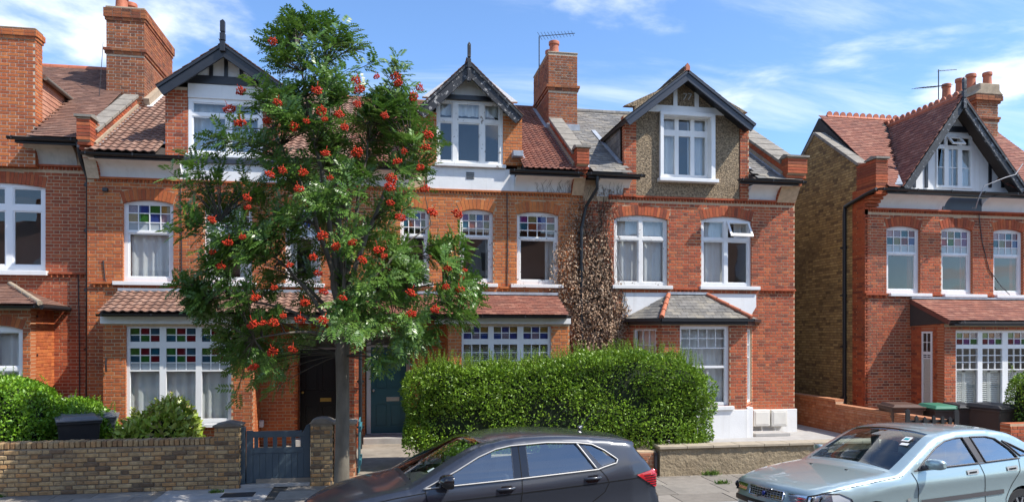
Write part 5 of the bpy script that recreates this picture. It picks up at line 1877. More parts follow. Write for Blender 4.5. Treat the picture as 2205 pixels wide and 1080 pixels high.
# ================================================================== detached neighbour on the right with the big black-timbered gable
h4 = thing('neighbouring_house', (15.0, YF, 0), 'red brick house beyond the alley, big steep white gable with black bargeboards', 'house')
XR4 = 18.6
zb4 = 5.88
up4 = [(1909, 1981, 486, 631), (2027, 2094, 489, 633), (2139, 2203, 493, 635), (2252, 2318, 497, 637)]
brick_wall(h4, XL4, XR4, 0, 6.36, YF, holes_for(up4, YF), 'red', 'red', zb1=zb4)
c4 = ['pinkish', 'mauve', 'teal', 'red', 'teal', 'olive', 'red', 'blue', 'pale', 'pale', 'pale', 'pale']
c4b = ['mauve', 'olive', 'teal', 'purple', 'red', 'green', 'pinkish', 'purple', 'pale', 'pale', 'pale', 'pale']
for i, s_ in enumerate(up4):
    sash(h4, *s_, YF, c4 if i % 2 == 0 else c4b, curtain=[(0.8, 1.0)], split=0.62, mat=WHITE,
         sillpx=[(1913, 2002), (2029, 2120), (2141, 2240), (2255, 2340)][i], cmat=pmat('rust_curtain%d' % i, (0.25, 0.09, 0.05), rough=0.9))
dentils(h4, XL4 + 0.1, XR4, zb4 - 0.01, YF, BR['red'])
for a, b in ((XL4, WX(1908, YF)), (WX(2004, YF), WX(2025, YF)), (WX(2122, YF), WX(2137, YF))):
    dentils(h4, a, b, 3.60, YF, BR['red'], h=0.07, w=0.10, proud=0.06)
# side wall: red return then yellow stock gable with stone coping
yq = 17.5
side_wall(h4, XL4, YF + 0.3, yq, 0, 6.5, -1, 'red', 'red', 0.3, 60, name='quoin_wall')
side_wall(h4, XL4 - 0.001, YF, YF + 0.3, 0, 6.4, -1, 'red', 'red', 0.1, 30, name='quoin_wall')
yk, zk = 19.2, WZ(1758, 290, 19.2)
zf_ = WZ(1860, 358, 17.3)
poly = [(yq, 0), (24, 0), (24, 6.3), (21.3, 6.7), (yk, zk), (17.3, zf_), (17.3, 6.5), (yq, 6.5)]


def blk4(z):
    if z > zk:
        return [(0, 99)]
    if z > zf_:
        f = (z - zf_) / (zk - zf_)
        ya = 17.3 + (yk - 17.3) * f
        yb = yk + (1 - f) * 2.1 + (0.0)
        return [(-1, 24 - yb), (24 - ya, 99)]
    if z > 6.5:
        return [(-1, 2.5), (24 - 17.32, 99)]
    return [(24 - yq, 99)]


gw4 = side_wall(h4, XL4 - 0.002, yq - 0.2, 24, 0, zk, -1, 'stock', 'stock', 0.3, 300, poly=poly, blocked=blk4, name='gable_wall')
for (ya, za, yb, zb_) in ((17.25, zf_, yk, zk), (yk, zk, 21.3, 6.75)):
    L = math.hypot(yb - ya, zb_ - za)
    n = int(L / 0.55)
    for i in range(n):
        f0, f1 = i / n, (i + 1) / n - 0.008
        MB().bar((XL4 + 0.12, ya + (yb - ya) * f0, za + (zb_ - za) * f0 + 0.04), (XL4 + 0.12, ya + (yb - ya) * f1, za + (zb_ - za) * f1 + 0.04), 0.36, 0.08).build('coping_stone', STONE, gw4, bevel=0.01)
# kneeler at the eave
kb_ = MB()
kz = WZ(1880, 344, 16.7)
for i in range(12):
    z = 6.25 + i * CH
    if z > kz:
        break
    kb_.box(XL4 - 0.006, XL4 + 0.34, 16.55, YF + 0.35, z, z + CH - BJ, 0, random.random())
for i in range(5):
    z = zb4 + 0.05 + i * CH
    kb_.box(XL4 - 0.006, XL4 + 0.34, YF - 0.45 * ((i + 1) / 5.5) ** 1.5, YF + 0.02, z, z + CH - BJ, 0, random.random())
kn = kb_.build('parapet', BR['red'], h4)
MB().box(XL4 + 0.01, XL4 + 0.33, 16.57, YF + 0.34, 6.25, kz - 0.01).build('parapet_core', MO['red'], kn)
MB().prism([(16.5, kz), (16.5, kz + 0.05), (16.72, kz + 0.1), (17.0, kz + 0.02), (17.0, kz)], XL4 - 0.03, XL4 + 0.37, 'x').build('kneeler_cap', STONE, kn, fixn=True)
# main roof
Z4E = 6.42
yr4 = 19.5
zr4 = Z4E + (yr4 - 16.5) * SL4
ap4 = W(2075, 205, 16.45)
fl4, fr4 = W(1944, 402, 16.45), W(2212, 405, 16.45)
gxa, gxb = fl4[0] + 0.1, fr4[0] - 0.1
rbm = MB()
for a, b in cut([(XL4 + 0.3, XR4)], gxa, gxb):
    rbm.prism([(16.52, Z4E - 0.05), (yr4, zr4 - 0.03), (2 * yr4 - 16.5, Z4E - 0.05)], a, b, 'x')
rbm.prism([(18.6, Z4E - 0.05), (18.6, Z4E + 2.1 * SL4 - 0.03), (yr4, zr4 - 0.03), (2 * yr4 - 16.5, Z4E - 0.05)], gxa, gxb, 'x')
rf4 = rbm.build('roof', DECK, h4, fixn=True)


def in4(u, v):
    xx, yy = XL4 + 0.3 + u, 16.5 + v * US4.y
    return not (fl4[0] < xx < fr4[0] and yy < 16.5 + (1 - abs(xx - ap4[0]) / (ap4[0] - fl4[0])) * 3.2)


tile_roof(rf4, (XL4 + 0.3, 16.46, Z4E), (1, 0, 0), US4, XR4 - XL4 - 0.3, (yr4 - 16.5) / US4.y, 'plain', 0.167, 0.105, PLAINR, in4)


def crested_ridge(parent, p, q, n):
    p, q = Vector(p), Vector(q)
    d = (q - p).normalized()
    for i in range(n):
        a, b = p + (q - p) * (i / n), p + (q - p) * ((i + 1) / n - 0.002)
        mb = MB()
        mb.tube([a, b], 0.085, 8)
        c = (a + b) / 2 + Vector((0, 0, 0.10))
        w = (b - a).length * 0.42
        up = Vector((0, 0, 1))
        pts = [c + d * (w * math.cos(t)) + up * (0.10 * math.sin(t)) for t in np.linspace(0, 2 * math.pi, 11)[:-1]]
        sd = d.cross(up).normalized() * 0.02
        mb.add([x_ - sd for x_ in pts] + [x_ + sd for x_ in pts], [tuple(range(10)), tuple(range(19, 9, -1))] + [(k, 10 + k, 10 + (k + 1) % 10, (k + 1) % 10) for k in range(10)])
        mb.build('ridge_tile', TERRA, parent, smooth=40)


crested_ridge(rf4, (XL4 + 0.55, yr4, zr4 + 0.0), (fr4[0] + 1.0, yr4, zr4 + 0.0), 22)
hp = [Vector((XL4 + 0.35, yr4 - 0.6, zr4 - 0.5)), Vector((XL4 + 0.55, yr4, zr4))]
gutter(h4, XL4 + 0.0, XR4, 16.44, Z4E - 0.04)
MB().box(XL4 + 0.3, XR4, 16.53, 16.62, Z4E - 0.14, Z4E - 0.04).build('fascia', BLACKP, h4)
cove(h4, WX(1886, YF), WX(2032, YF), YF, zb4 + 0.06, 16.62, 6.30, RENDER)
cove(h4, WX(2112, YF), XR4, YF, zb4 + 0.06, 16.62, 6.30, RENDER)
MB().box(WX(2028, YF), WX(2112, YF), YF - 0.03, YF + 0.1, zb4 + 0.06, 6.32).build('apron_panel', NAVY, h4)
# gable
bar4 = pmat('cracked_black_paint', (0.03, 0.032, 0.036), var=0.3, scale=6, rough=0.55, bump=0.4, bscale=40, peel=((0.30, 0.31, 0.33), 0.55, 0.66, 12.0))
gable_roof(h4, ap4, fl4, fr4, 16.45, 19.6, PLAINR, bar4, 0.20, finial=(WZ(2075, 165, 16.45), WZ(2075, 235, 16.45), 0.09), bt=0.06)
crested_ridge(rf4, (ap4[0], 16.6, ap4[1] - 0.02), (ap4[0], 19.7, ap4[1] - 0.02), 14)
n4 = (Vector((fl4[0], 0, fl4[1])) - Vector((ap4[0], 0, ap4[1])))
MB().bar((fl4[0] - 0.10, 16.5, fl4[1] + 0.05), (fl4[0] + (ap4[0] - fl4[0]) * 0.80 - 0.12, 19.0, fl4[1] + (ap4[1] - fl4[1]) * 0.80 - .1), 0.22, 0.05).build('valley_lead', LEAD, h4)
Y4 = 16.95
gz0 = 6.40
w4 = RECT(2015, 291, 2092, 405, Y4)
gpm = MB()
xl_, xr_ = WX(1950, Y4), WX(2206, Y4)
za_ = WZ(2077, 222, Y4)


def gable_x(z, s):
    f = (z - gz0) / (za_ - gz0)
    return xl_ + (WX(2077, Y4) - xl_) * f if s < 0 else xr_ + (WX(2077, Y4) - xr_) * f


for a, b in ((gz0, w4[2]), (w4[2], w4[3]), (w4[3], za_)):
    if b - a < 0.005:
        continue
    if abs(a - w4[2]) < 1e-6:
        gpm.prism([(gable_x(a, -1), a), (w4[0], a), (w4[0], b), (max(gable_x(b, -1), gable_x(a, -1)), b)], Y4, Y4 + 0.12, 'y')
        gpm.prism([(w4[1], a), (gable_x(a, 1), a), (gable_x(b, 1), b), (w4[1], b)], Y4, Y4 + 0.12, 'y')
    elif b == za_:
        gpm.prism([(gable_x(a, -1), a), (gable_x(a, 1), a), (WX(2077, Y4), b)], Y4, Y4 + 0.12, 'y')
    else:
        gpm.prism([(gable_x(a, -1), a), (gable_x(a, 1), a), (gable_x(b, 1), b), (gable_x(b, -1), b)], Y4, Y4 + 0.12, 'y')
gpm.build('gable_panel', RENDER, h4, fixn=True)
for p, q0, q1 in ((1968, 404, 375), (1994, 404, 345), (2131, 404, 330), (2158, 404, 372), (2077, 275, 235)):
    MB().box(WX(p - 3, Y4), WX(p + 3, Y4), Y4 - 0.03, Y4 + 0.01, WZ(p, q0, Y4), WZ(p, q1, Y4)).build('gable_timber', BLACKP, h4, bevel=0.004)
MB().box(WX(2040, Y4), WX(2108, Y4), Y4 - 0.05, Y4 + 0.01, WZ(2077, 286, Y4), WZ(2077, 274, Y4)).build('gable_beam', BLACKP, h4, bevel=0.005)
MB().box(WX(2107, Y4), WX(2128, Y4), Y4 - 0.04, Y4 + 0.01, WZ(2115, 322, Y4), WZ(2115, 317, Y4)).build('gable_timber', BLACKP, h4)
li = []
for p, q in ((2018, 2032), (2041, 2061), (2070, 2088)):
    if p != 2041:
        li.append((WX(p, Y4), WX(q, Y4), WZ(2052, 313, Y4), WZ(2052, 297, Y4), 1, 1, None))
    li.append((WX(p, Y4), WX(q, Y4), WZ(2052, 400, Y4), WZ(2052, 322, Y4), 2 if p == 2041 else 1, 2, None))
hb = (WX(2039, Y4), WX(2063, Y4), WZ(2052, 314, Y4), WZ(2052, 296, Y4))
wv4 = window(h4, w4, Y4, li + [(*hb, 1, 0, None)], 0, WHITE, None, [(WX(2070, Y4), w4[1], w4[2], WZ(2052, 322, Y4)), (WX(2037, Y4), WX(2058, Y4), w4[2], WZ(2052, 322, Y4))], depth=-0.03, ring=False, room_depth=1.2)
ang = math.radians(40)
up = Vector((0, math.sin(ang), math.cos(ang)))
nrm = Vector((0, -math.cos(ang), math.sin(ang)))
hinge = Vector((0, Y4 - 0.04, hb[3]))
Lh = hb[3] - hb[2] + 0.08
fm = MB()
for a, b, t0_, t1_ in ((hb[0] - .03, hb[0] + 0.02, 0, 1), (hb[1] - 0.02, hb[1] + .03, 0, 1), (hb[0] + .02, hb[1] - .02, 0, .14), (hb[0] + .02, hb[1] - .02, .84, 1)):
    fm.obox(Vector(((a + b) / 2, 0, 0)) + hinge - up * (Lh * (t0_ + t1_) / 2), ((b - a) / 2, 0, 0), nrm * 0.02, up * (Lh * (t1_ - t0_) / 2))
fm.build('top_light', WHITE, wv4)
MB().obox(Vector(((hb[0] + hb[1]) / 2, 0, 0)) + hinge - up * (Lh * .48), ((hb[1] - hb[0]) / 2 - .02, 0, 0), nrm * 0.003, up * (Lh * .36)).build('pane', GLASS, wv4, fixn=True)
# white waste pipe curling over the eave
pipe_run(h4, [(WX(2204, 16.4), 16.42, WZ(2204, 352, 16.4)), (WX(2190, 16.3), 16.35, WZ(2190, 375, 16.3)), (WX(2165, 16.3), 16.3, WZ(2165, 382, 16.3)), (WX(2120, 16.3), 16.3, WZ(2120, 400, 16.3)),
              (WX(2108, 16.35), 16.35, WZ(2108, 425, 16.35)), (WX(2104, 16.5), 16.55, WZ(2104, 448, 16.5)), (WX(2097, 16.7), 16.75, WZ(2097, 446, 16.7))], 0.013, (), pmat('grey_conduit', (0.30, 0.30, 0.31), rough=0.6))
# rainwater pipe at the corner
pipe_run(h4, [(XL4 - 0.02, 16.5, 6.36), (XL4 - 0.07, 16.9, 6.28), (XL4 - 0.07, 17.72, 6.12), (XL4 - 0.07, 17.75, 5.9), (XL4 - 0.07, 17.75, 0.1)], 0.05, [(XL4 - 0.07, 17.75, z_) for z_ in (0.9, 2.3, 3.7, 5.0)])
# bay with lean-to tiled roof
YB4 = 15.85
X4s = WX(1962, YF)
bzz = WZ(2046, 700, YB4)
bx1 = XR4
ws = []
bw4 = (WX(2058, YB4), WX(2262, YB4), WZ(2150, 880, YB4), WZ(2130, 711, YB4))
brick_wall(h4, X4s, bx1, 0, bzz, YB4, [(bw4[0], bw4[1], bw4[2], bw4[3], 0, 0)], 'red', 'red', 0.22, 60, name='bay_wall')
li = []
c4w = ['green', 'rust', 'mauve', 'red', 'purple', 'green']
for p, q in ((2063, 2109), (2119, 2162), (2174, 2218)):
    xa, xb = WX(p, YB4), WX(q, YB4)
    m_ = (p + q) / 2
    li.append((xa, xb, WZ(m_, 741, YB4), WZ(m_, 716, YB4), 3, 2, c4w))
    li.append((xa, xb, WZ(m_, 794, YB4), WZ(m_, 750, YB4), 3, 3, None))
    li.append((xa, xb, WZ(m_, 868, YB4), WZ(m_, 796, YB4), 1, 1, None))
wb4 = window(h4, bw4, YB4, li, 0, WHITE, (bw4[0] - 0.05, bw4[1] + .05, bw4[2] - 0.08, bw4[2], 0.09), None, depth=0.05, room_depth=0.8, ring=False)
for p, q in ((2063, 2109), (2119, 2162), (2174, 2218)):                 # half-height shutters
    xa, xb = WX(p, YB4), WX(q, YB4)
    zt_, zb_ = WZ((p + q) / 2, 797, YB4), bw4[2]
    sm = MB()
    for a, b in ((xa - .03, (xa + xb) / 2 - 0.004), ((xa + xb) / 2 + 0.004, xb + .03)):
        sm.box(a, a + 0.04, YB4 + 0.16, YB4 + 0.19, zb_, zt_).box(b - 0.04, b, YB4 + 0.16, YB4 + 0.19, zb_, zt_).box(a, b, YB4 + 0.16, YB4 + 0.19, zt_ - .05, zt_)
        n = int((zt_ - zb_) / 0.05)
        for k in range(n):
            sm.obox(((a + b) / 2, YB4 + 0.175, zb_ + (k + .5) * 0.05), ((b - a) / 2 - .03, 0, 0), (0, 0.014, 0.016), (0, -0.003, 0.003))
    sm.build('shutter', SHUT, wb4)
# side of the bay, with its own narrow window
sw = side_wall(h4, X4s, YB4 + 0.22, YF, 0, bzz, -1, 'red', 'red', 0.2, 30, name='bay_wall', blocked=lambda z: [(0.38, 0.80)] if 0.75 < z < 2.88 else [])
sy0, sy1 = 16.24, 16.60
fm = MB()
sz0, sz1 = 0.8, WZ(1990, 713, 16.4)
for a, b, c, d in decomp(sy0, sy1, sz0, sz1, [(sy0 + 0.05, sy1 - 0.05, sz0 + 0.05, sz0 + 1.2), (sy0 + 0.05, sy1 - 0.05, sz0 + 1.23, sz1 - 0.6), (sy0 + 0.05, sy1 - 0.05, sz1 - 0.52, sz1 - 0.05)]):
    fm.box(X4s - 0.02, X4s + 0.04, a, b, c, d)
ym = (sy0 + sy1) / 2
fm.box(X4s - 0.015, X4s + 0.03, ym - 0.01, ym + 0.01, sz0 + 1.23, sz1 - 0.05)
for zz in (sz0 + 1.23 + (sz1 - 0.6 - sz0 - 1.23) * .5, sz1 - 0.28):
    fm.box(X4s - 0.014, X4s + 0.029, sy0 + .04, sy1 - .04, zz - 0.01, zz + 0.01)
sfo = fm.build('window', WHITE, h4)
MB().box(X4s - 0.011, X4s - 0.006, sy0 + 0.04, sy1 - 0.04, sz0 + 0.04, sz1 - 0.04).build('pane', GLASS, sfo)
MB().box(X4s - 0.004, X4s - 0.002, sy0 + 0.03, sy1 - 0.03, sz0 + 1.2, sz1 - 0.03).build('dark_room_sheet', pmat('dark_room_sheet', (0.03, 0.028, 0.026), var=0.1), sfo)  # near-black sheet right behind the pane, painted as the unlit room
MB().box(X4s - 0.004, X4s - 0.002, sy0 + 0.03, sy1 - 0.03, sz0 + 0.03, sz0 + 1.2).build('shutter', SHUT, sfo)
zl4a, zl4b = WZ(2030, 690, 15.65), WZ(1970, 645, YF)
lt4 = MB().prism([(15.68, zl4a - 0.06), (15.68, zl4a - 0.01), (YF, zl4b - 0.01), (YF, bzz)], X4s - 0.04, bx1, 'x').build('lean_to_roof', DECK, h4, fixn=True)
us4 = Vector((0, YF - 15.65, zl4b - zl4a))
tile_roof(lt4, (X4s - 0.05, 15.62, zl4a), (1, 0, 0), us4.normalized(), bx1 - X4s, us4.length - .03, 'plain', 0.2, 0.13, PLAINR)
vm = MB().prism([(YF, bzz), (YB4, bzz), (YB4, zl4a - 0.02), (YF, zl4b - 0.03)], X4s + 0.001, X4s + 0.15, 'x').build('bay_gable', MO['red'], h4, fixn=True)


def blk_v(z):
    f = (z - zl4a) / (zl4b - zl4a)
    return [(-1, -0.5)] if f < 0 else [((1 - f) * (YF - YB4) * 1.0, 99)]


bricks_on(vm, (X4s + 0.001, YF), (0, -1), YF - YB4, bzz, zl4b - 0.05, blk_v, BR['red'], 20)
MB().bar((X4s - 0.03, 15.66, zl4a - 0.04), (X4s - 0.03, YF, zl4b - 0.04), 0.05, 0.10).build('verge_board', pmat('red_board', (0.16, 0.05, 0.035), rough=0.7), lt4)
MB().bar((X4s - 0.05, YF - 0.03, zl4b + 0.05), (bx1, YF - 0.03, zl4b + 0.05), 0.12, 0.05).build('flashing', LEAD, lt4)
gutter(lt4, X4s + 0.2, bx1, 15.58, zl4a - 0.02, 0.05, pmat('grey_plastic_gutter', (0.09, 0.085, 0.085), rough=0.5))
MB().box(X4s + 0.14, bx1, 15.66, 15.86, bzz - 0.003, zl4a - 0.07).build('bay_fascia', NAVY, h4, bevel=0.006)
MB().box(XL4 + 0.35, XR4, 20.0, 23, 0, 6.4).build('rear_wall', MO['stock'], h4)
# chimney with four pots, aerial
c40, c41 = WX(2103, 18.9), WX(2149, 18.9)
zc4 = WZ(2125, 207, 18.9)
ch4 = chimney(h4, c40, c41, 18.9, 20.6, 7.4, zc4, [(WZ(2125, 262, 18.9), 0.15, 0.06), (zc4 - 0.22, 0.22, 0.10)], [], side=-1, cap=0.02)
MB().prism([(c40 - 0.12, zc4 + .02), (c41 + 0.12, zc4 + .02), (c41 - 0.02, zc4 + 0.16), (c41 - 0.02, zc4 + 0.36), (c40 + 0.02, zc4 + 0.36), (c40 + 0.02, zc4 + 0.16)], 18.8, 20.7, 'y').build('stone_cap', CEMENT, ch4, bevel=0.03, fixn=True)
for p, yy, h_, r_2 in ((2125, 19.1, 0.46, 0.135), (2098, 19.4, 0.5, 0.15), (2077, 19.8, 0.5, 0.13), (2056, 20.3, 0.5, 0.14)):
    xx = c40 + (c41 - c40) * {2125: 0.75, 2098: 0.35, 2077: 0.3, 2056: 0.25}[p]
    pot(ch4, xx, yy, zc4 + 0.33, h_, r_2)
xm_, zm_ = W(2021, 150, 19.8)
am = aerial(h4, (xm_, 19.8, zr4 - 0.1), (xm_, 19.8, zm_), (xm_ + 0.1, 19.7, W(2021, 187, 19.8)[1]), (W(1972, 190, 19.0)[0], 19.0, W(1972, 190, 19.0)[1]), 9, 0.3)
MB().tube([(xm_, 19.8, zm_ - 0.04), (W(2060, 150, 20.4)[0], 20.4, W(2060, 150, 20.4)[1])], 0.012, 6).build('aerial_boom', aer, am)
for k in range(5):
    p = Vector((xm_, 19.8, zm_ - 0.04)).lerp(Vector((W(2060, 150, 20.4)[0], 20.4, W(2060, 150, 20.4)[1])), k / 5)
    MB().tube([p + Vector((-0.14, -0.1, -0.06)), p + Vector((0.14, 0.1, 0.06))], 0.007, 5).build('aerial_element', aer, am)

MB().box(WX(148, Y0), WX(162, Y0), Y0 - 0.05, Y0 - 0.005, WZ(155, 859, Y0), WZ(155, 850, Y0)).build('wall_vent', WHITE, h0, bevel=0.01)
MB().tube([(WX(a, YF - 0.02), YF - 0.02, WZ(a, b, YF - 0.02)) for a, b in ((2108, 462), (2115, 520), (2130, 580), (2155, 615), (2180, 640))], 0.010, 6).build('cable', aer, h4)
MB().tube([(WX(a, Y0 - 0.02), Y0 - 0.02, WZ(a, b, Y0 - 0.02)) for a, b in ((168, 590), (170, 680), (171, 780), (171, 870))], 0.010, 6).build('cable', aer, h0)
# ------------------------------------------------------------------ front walls, gates
def wall_run(root, x0, x1, y, z0, z1, key, mort, thick=0.22, indiv=300):
    core = MB().box(x0, x1, y, y + thick, z0, z1).build('wall_core', MO[mort], root)
    bricks_on(core, (x0, y), (1, 0), x1 - x0, max(z0, 0.0), z1, lambda z: [], BR[key], indiv, proud=0.013)
    return core


def brick_on_edge(parent, x0, x1, y0, y1, zf, h, mat, w=0.072):
    n = int((x1 - x0) / (w + 0.008))
    p = (x1 - x0) / n
    me = []
    for k in range(6):
        b = MB()
        b.box(0.004, p - 0.004, 0, y1 - y0, 0, h, 0, (k + .5) / 6)
        me.append(b.mesh('coping_brick', mat))
    for i in range(n):
        x = x0 + i * p
        o = obj('coping_brick', me[random.randrange(6)], parent)
        o.location = (x, y0 + random.uniform(-0.008, 0.008), zf(x + p / 2) + random.uniform(-0.004, 0.004))
        o.rotation_euler = (random.uniform(-.03, .03), 0, random.uniform(-.03, .03))
        bv = o.modifiers.new('bevel', 'BEVEL')
        bv.width = 0.016
        bv.segments = 2


gw1 = thing('garden_wall', (-4.5, Y_WALL, 0), 'low wall of weathered yellow-brown bricks with brick-on-edge coping, beside the blue-grey gate', 'wall')
xg0 = WX(463, Y_WALL)
core = wall_run(gw1, -9.0, xg0, Y_WALL, -0.05, 0.755, 'garden', 'garden')
brick_on_edge(core, -9.0, xg0, Y_WALL - 0.01, Y_WALL + 0.23, lambda x: 0.757, 0.105, BR['garden'])


def brick_pier(root, x0, x1, y0, y1, h, key, mort, indiv=40):
    c = MB().box(x0, x1, y0, y1, -0.05, h).build('pier', MO[mort], root)
    bricks_on(c, (x0, y0), (1, 0), x1 - x0, 0.0, h, lambda z: [], BR[key], indiv, proud=0.012)
    bricks_on(c, (x1, y0), (0, 1), y1 - y0, 0.0, h, lambda z: [], BR[key], 12, proud=0.012)
    return c


OLDCAP = pmat('mossy_cap', (0.16, 0.14, 0.115), var=0.3, scale=9, rough=0.95, bump=0.8, bscale=40)
p1 = brick_pier(gw1, xg0, WX(516, Y_WALL), Y_WALL - 0.04, Y_WALL + 0.36, 1.05, 'garden', 'garden')
xa, xb = xg0 - 0.03, WX(516, Y_WALL) + 0.03
MB().prism([(xa, 1.05), (xb, 1.05), (xb, 1.08), (xb - 0.2, 1.125), (xa + 0.2, 1.125), (xa, 1.08)], Y_WALL - 0.07, Y_WALL + 0.39, 'y').build('pier_cap', OLDCAP, p1, bevel=0.012, fixn=True)
gp2 = thing('gate_pier', (WX(694, Y_WALL), Y_WALL, 0), 'rough stock brick gate pier with rounded mortar top, beside the tree trunk', 'pier')
q0, q1 = WX(669, Y_WALL), WX(716, Y_WALL)
p2 = brick_pier(gp2, q0, q1, Y_WALL - 0.03, Y_WALL + 0.36, 1.07, 'garden', 'garden')
MB().prism([(q0 - 0.02, 1.07)] + [((q0 + q1) / 2 - math.cos(t) * (q1 - q0 + .04) / 2, 1.07 + 0.09 * math.sin(t)) for t in np.linspace(0.15, math.pi - .15, 8)] + [(q1 + 0.02, 1.07)],
           Y_WALL - 0.05, Y_WALL + 0.38, 'y').build('pier_cap', OLDCAP, p2, smooth=50, fixn=True)
gp3 = thing('gate_pier', (WX(742, Y_WALL), Y_WALL, 0), 'red brick gate pier with flat stone cap and edge-on teal gate', 'pier')
q2, q3 = q1 + 0.03, WX(765, Y_WALL)
p3 = brick_pier(gp3, q2, q3, Y_WALL + 0.0, Y_WALL + 0.32, 1.05, 'low_red', 'red')
MB().box(q2 - 0.03, q3 + 0.03, Y_WALL - 0.03, Y_WALL + 0.35, 1.052, 1.11).build('pier_cap', STONE, p3, bevel=0.012)
# teal gate standing open, seen on its edge
tg = thing('garden_gate', (q3 + 0.05, Y_WALL + 0.1, 0.13), 'teal wooden gate standing open against the red brick pier', 'gate')
TG = pmat('bright_teal_paint', (0.05, 0.20, 0.24), var=0.1, rough=0.45)
xg = q3 + 0.045
for k in range(7):
    MB().box(xg, xg + 0.022, Y_WALL + 0.10 + k * 0.105, Y_WALL + 0.10 + k * 0.105 + 0.10, 0.17, 1.08).build('plank', TG, tg, bevel=0.003)
for zz in (0.30, 0.9):
    MB().box(xg + 0.023, xg + 0.05, Y_WALL + 0.10, Y_WALL + 0.83, zz, zz + 0.09).build('rail', TG, tg)

# slate-blue front gate
GATE = pmat('slate_blue_paint', (0.055, 0.083, 0.105), var=0.12, scale=5, rough=0.5, bump=0.15, bscale=40, stretch=(1, 1, 0.3))
YG = Y_WALL + 0.1
gt = thing('garden_gate', (WX(592, YG), YG, 0), 'slate-blue wooden gate with planks below and short bars above', 'gate')
G = lambda px: WX(px, YG)
GZ = lambda py: WZ(592, py, YG)
zg = 0.06
MB().box(G(518), G(529), YG - 0.06, YG + 0.06, 0.0, GZ(917)).build('gate_post', GATE, gt, bevel=0.012)
MB().box(G(531), G(545), YG - 0.025, YG + 0.025, zg, GZ(925)).build('stile', GATE, gt, bevel=0.006)
MB().prism([(G(655), zg), (G(668), zg), (G(668), GZ(912)), (G(660), GZ(916)), (G(655), GZ(926)), (G(650), GZ(931)), (G(650), GZ(940)), (G(655), GZ(941))], YG - 0.025, YG + 0.025, 'y').build('stile', GATE, gt, bevel=0.006, fixn=True)
MB().box(G(545), G(651), YG - 0.024, YG + 0.024, GZ(940), GZ(927)).build('top_rail', GATE, gt, bevel=0.005)
MB().box(G(545), G(655), YG - 0.027, YG + 0.024, GZ(974), GZ(962)).build('mid_rail', GATE, gt, bevel=0.005)
MB().box(G(545), G(655), YG + 0.008, YG + 0.03, zg + 0.02, zg + 0.12).build('bottom_rail', GATE, gt)
for k in range(6):
    c_ = 552 + k * 20.0
    MB().box(G(c_ - 4.5), G(c_ + 4.5), YG - 0.012, YG + 0.012, GZ(963), GZ(939)).build('bar', GATE, gt, bevel=0.003)
n = 8
for k in range(n):
    a, b = G(545) + (G(655) - G(545)) * k / n, G(545) + (G(655) - G(545)) * (k + 1) / n
    MB().box(a + 0.0004, b - 0.0004, YG - 0.016, YG + 0.006, zg, GZ(973)).build('plank', GATE, gt, bevel=0.007)
MB().box(G(516), G(669), Y_WALL - 0.02, Y_WALL + 0.3, 0.0, 0.055).build('threshold', CONC, gt, bevel=0.008)

# rendered wall with flat coping, on the right
YR = 12.55
rw = thing('garden_wall', (8.5, YR, 0), 'rough cement-rendered low wall with flat coping, in front of the white plinth', 'wall')
ROUGHR = pmat('rough_render', (0.30, 0.235, 0.15), var=0.35, scale=2.5, rough=0.95, bump=1.0, bscale=9, bdist=0.06, big=0.45, bigscale=1.3, bigcol=(0.17, 0.125, 0.075))
xr0, xr1 = WX(1421, YR), WX(1905, YR)
nn_ = 60
rows = []
for z in (-0.05, 0.1, 0.25, 0.4, 0.505):
    rows.append([(xr0 + (xr1 - xr0) * i / nn_, YR + random.uniform(-0.012, 0.006), z) for i in range(nn_ + 1)])
MB().sheet(rows, 0.24, (0, 1, 0)).build('render_face', ROUGHR, rw, smooth=50)
COPE = pmat('coping_slab', (0.36, 0.30, 0.22), var=0.18, scale=5, rough=0.9, bump=0.3, bscale=70)
n = 9
for i in range(n):
    a, b = xr0 + (xr1 - xr0) * i / n, xr0 + (xr1 - xr0) * (i + 1) / n
    MB().box(a - (0.02 if i == 0 else -0.003), b - 0.003, YR - 0.05, YR + 0.31, 0.508, 0.558).build('coping_slab', COPE, rw, bevel=0.008)
bw_ = thing('garden_wall', (5.5, YR + 0.05, 0), 'stub of red brick wall under the privet hedge', 'wall')
c_ = MB().box(WX(1000, YR), xr0 - 0.06, YR + 0.06, YR + 0.28, -0.05, 0.46).build('wall_core', MO['red'], bw_)
bricks_on(c_, (WX(1000, YR), YR + 0.06), (1, 0), xr0 - 0.06 - WX(1000, YR), 0, 0.46, lambda z: [], BR['low_red'], 100)
MB().box(xr0 - 0.10, xr0 - 0.05, YR - 0.0, YR + 0.05, 0, 0.44).build('dark_upright', BLACKP, bw_)  # narrow black upright at the end of the brick stub

# boundary wall of the alley
al = thing('boundary_wall', (11.4, 15.5, 0.0), 'worn orange brick boundary wall stepping down along the alley', 'wall')
aw = side_wall(al, 11.4, 13.0, 16.7, 0.0, 0.78, -1, 'low_red', 'red', 0.22, 250, name='wall_core')
aw2 = side_wall(al, 11.4, 16.7, 20.5, 0.0, 0.90, -1, 'low_red', 'red', 0.22, 50, name='wall_core')
n = 44
me_ = MB().box(-0.012, 0.235, 0.003, 0.083, 0, 0.06, 0, 0.4).mesh('coping_brick', BR['low_red'])
for i in range(n):
    o = obj('coping_brick', me_, aw)
    o.location = (11.4, 13.0 + i * 0.0845, 0.782)
for i in range(44):
    o = obj('coping_brick', me_, aw2)
    o.location = (11.4, 16.7 + i * 0.0845, 0.902)

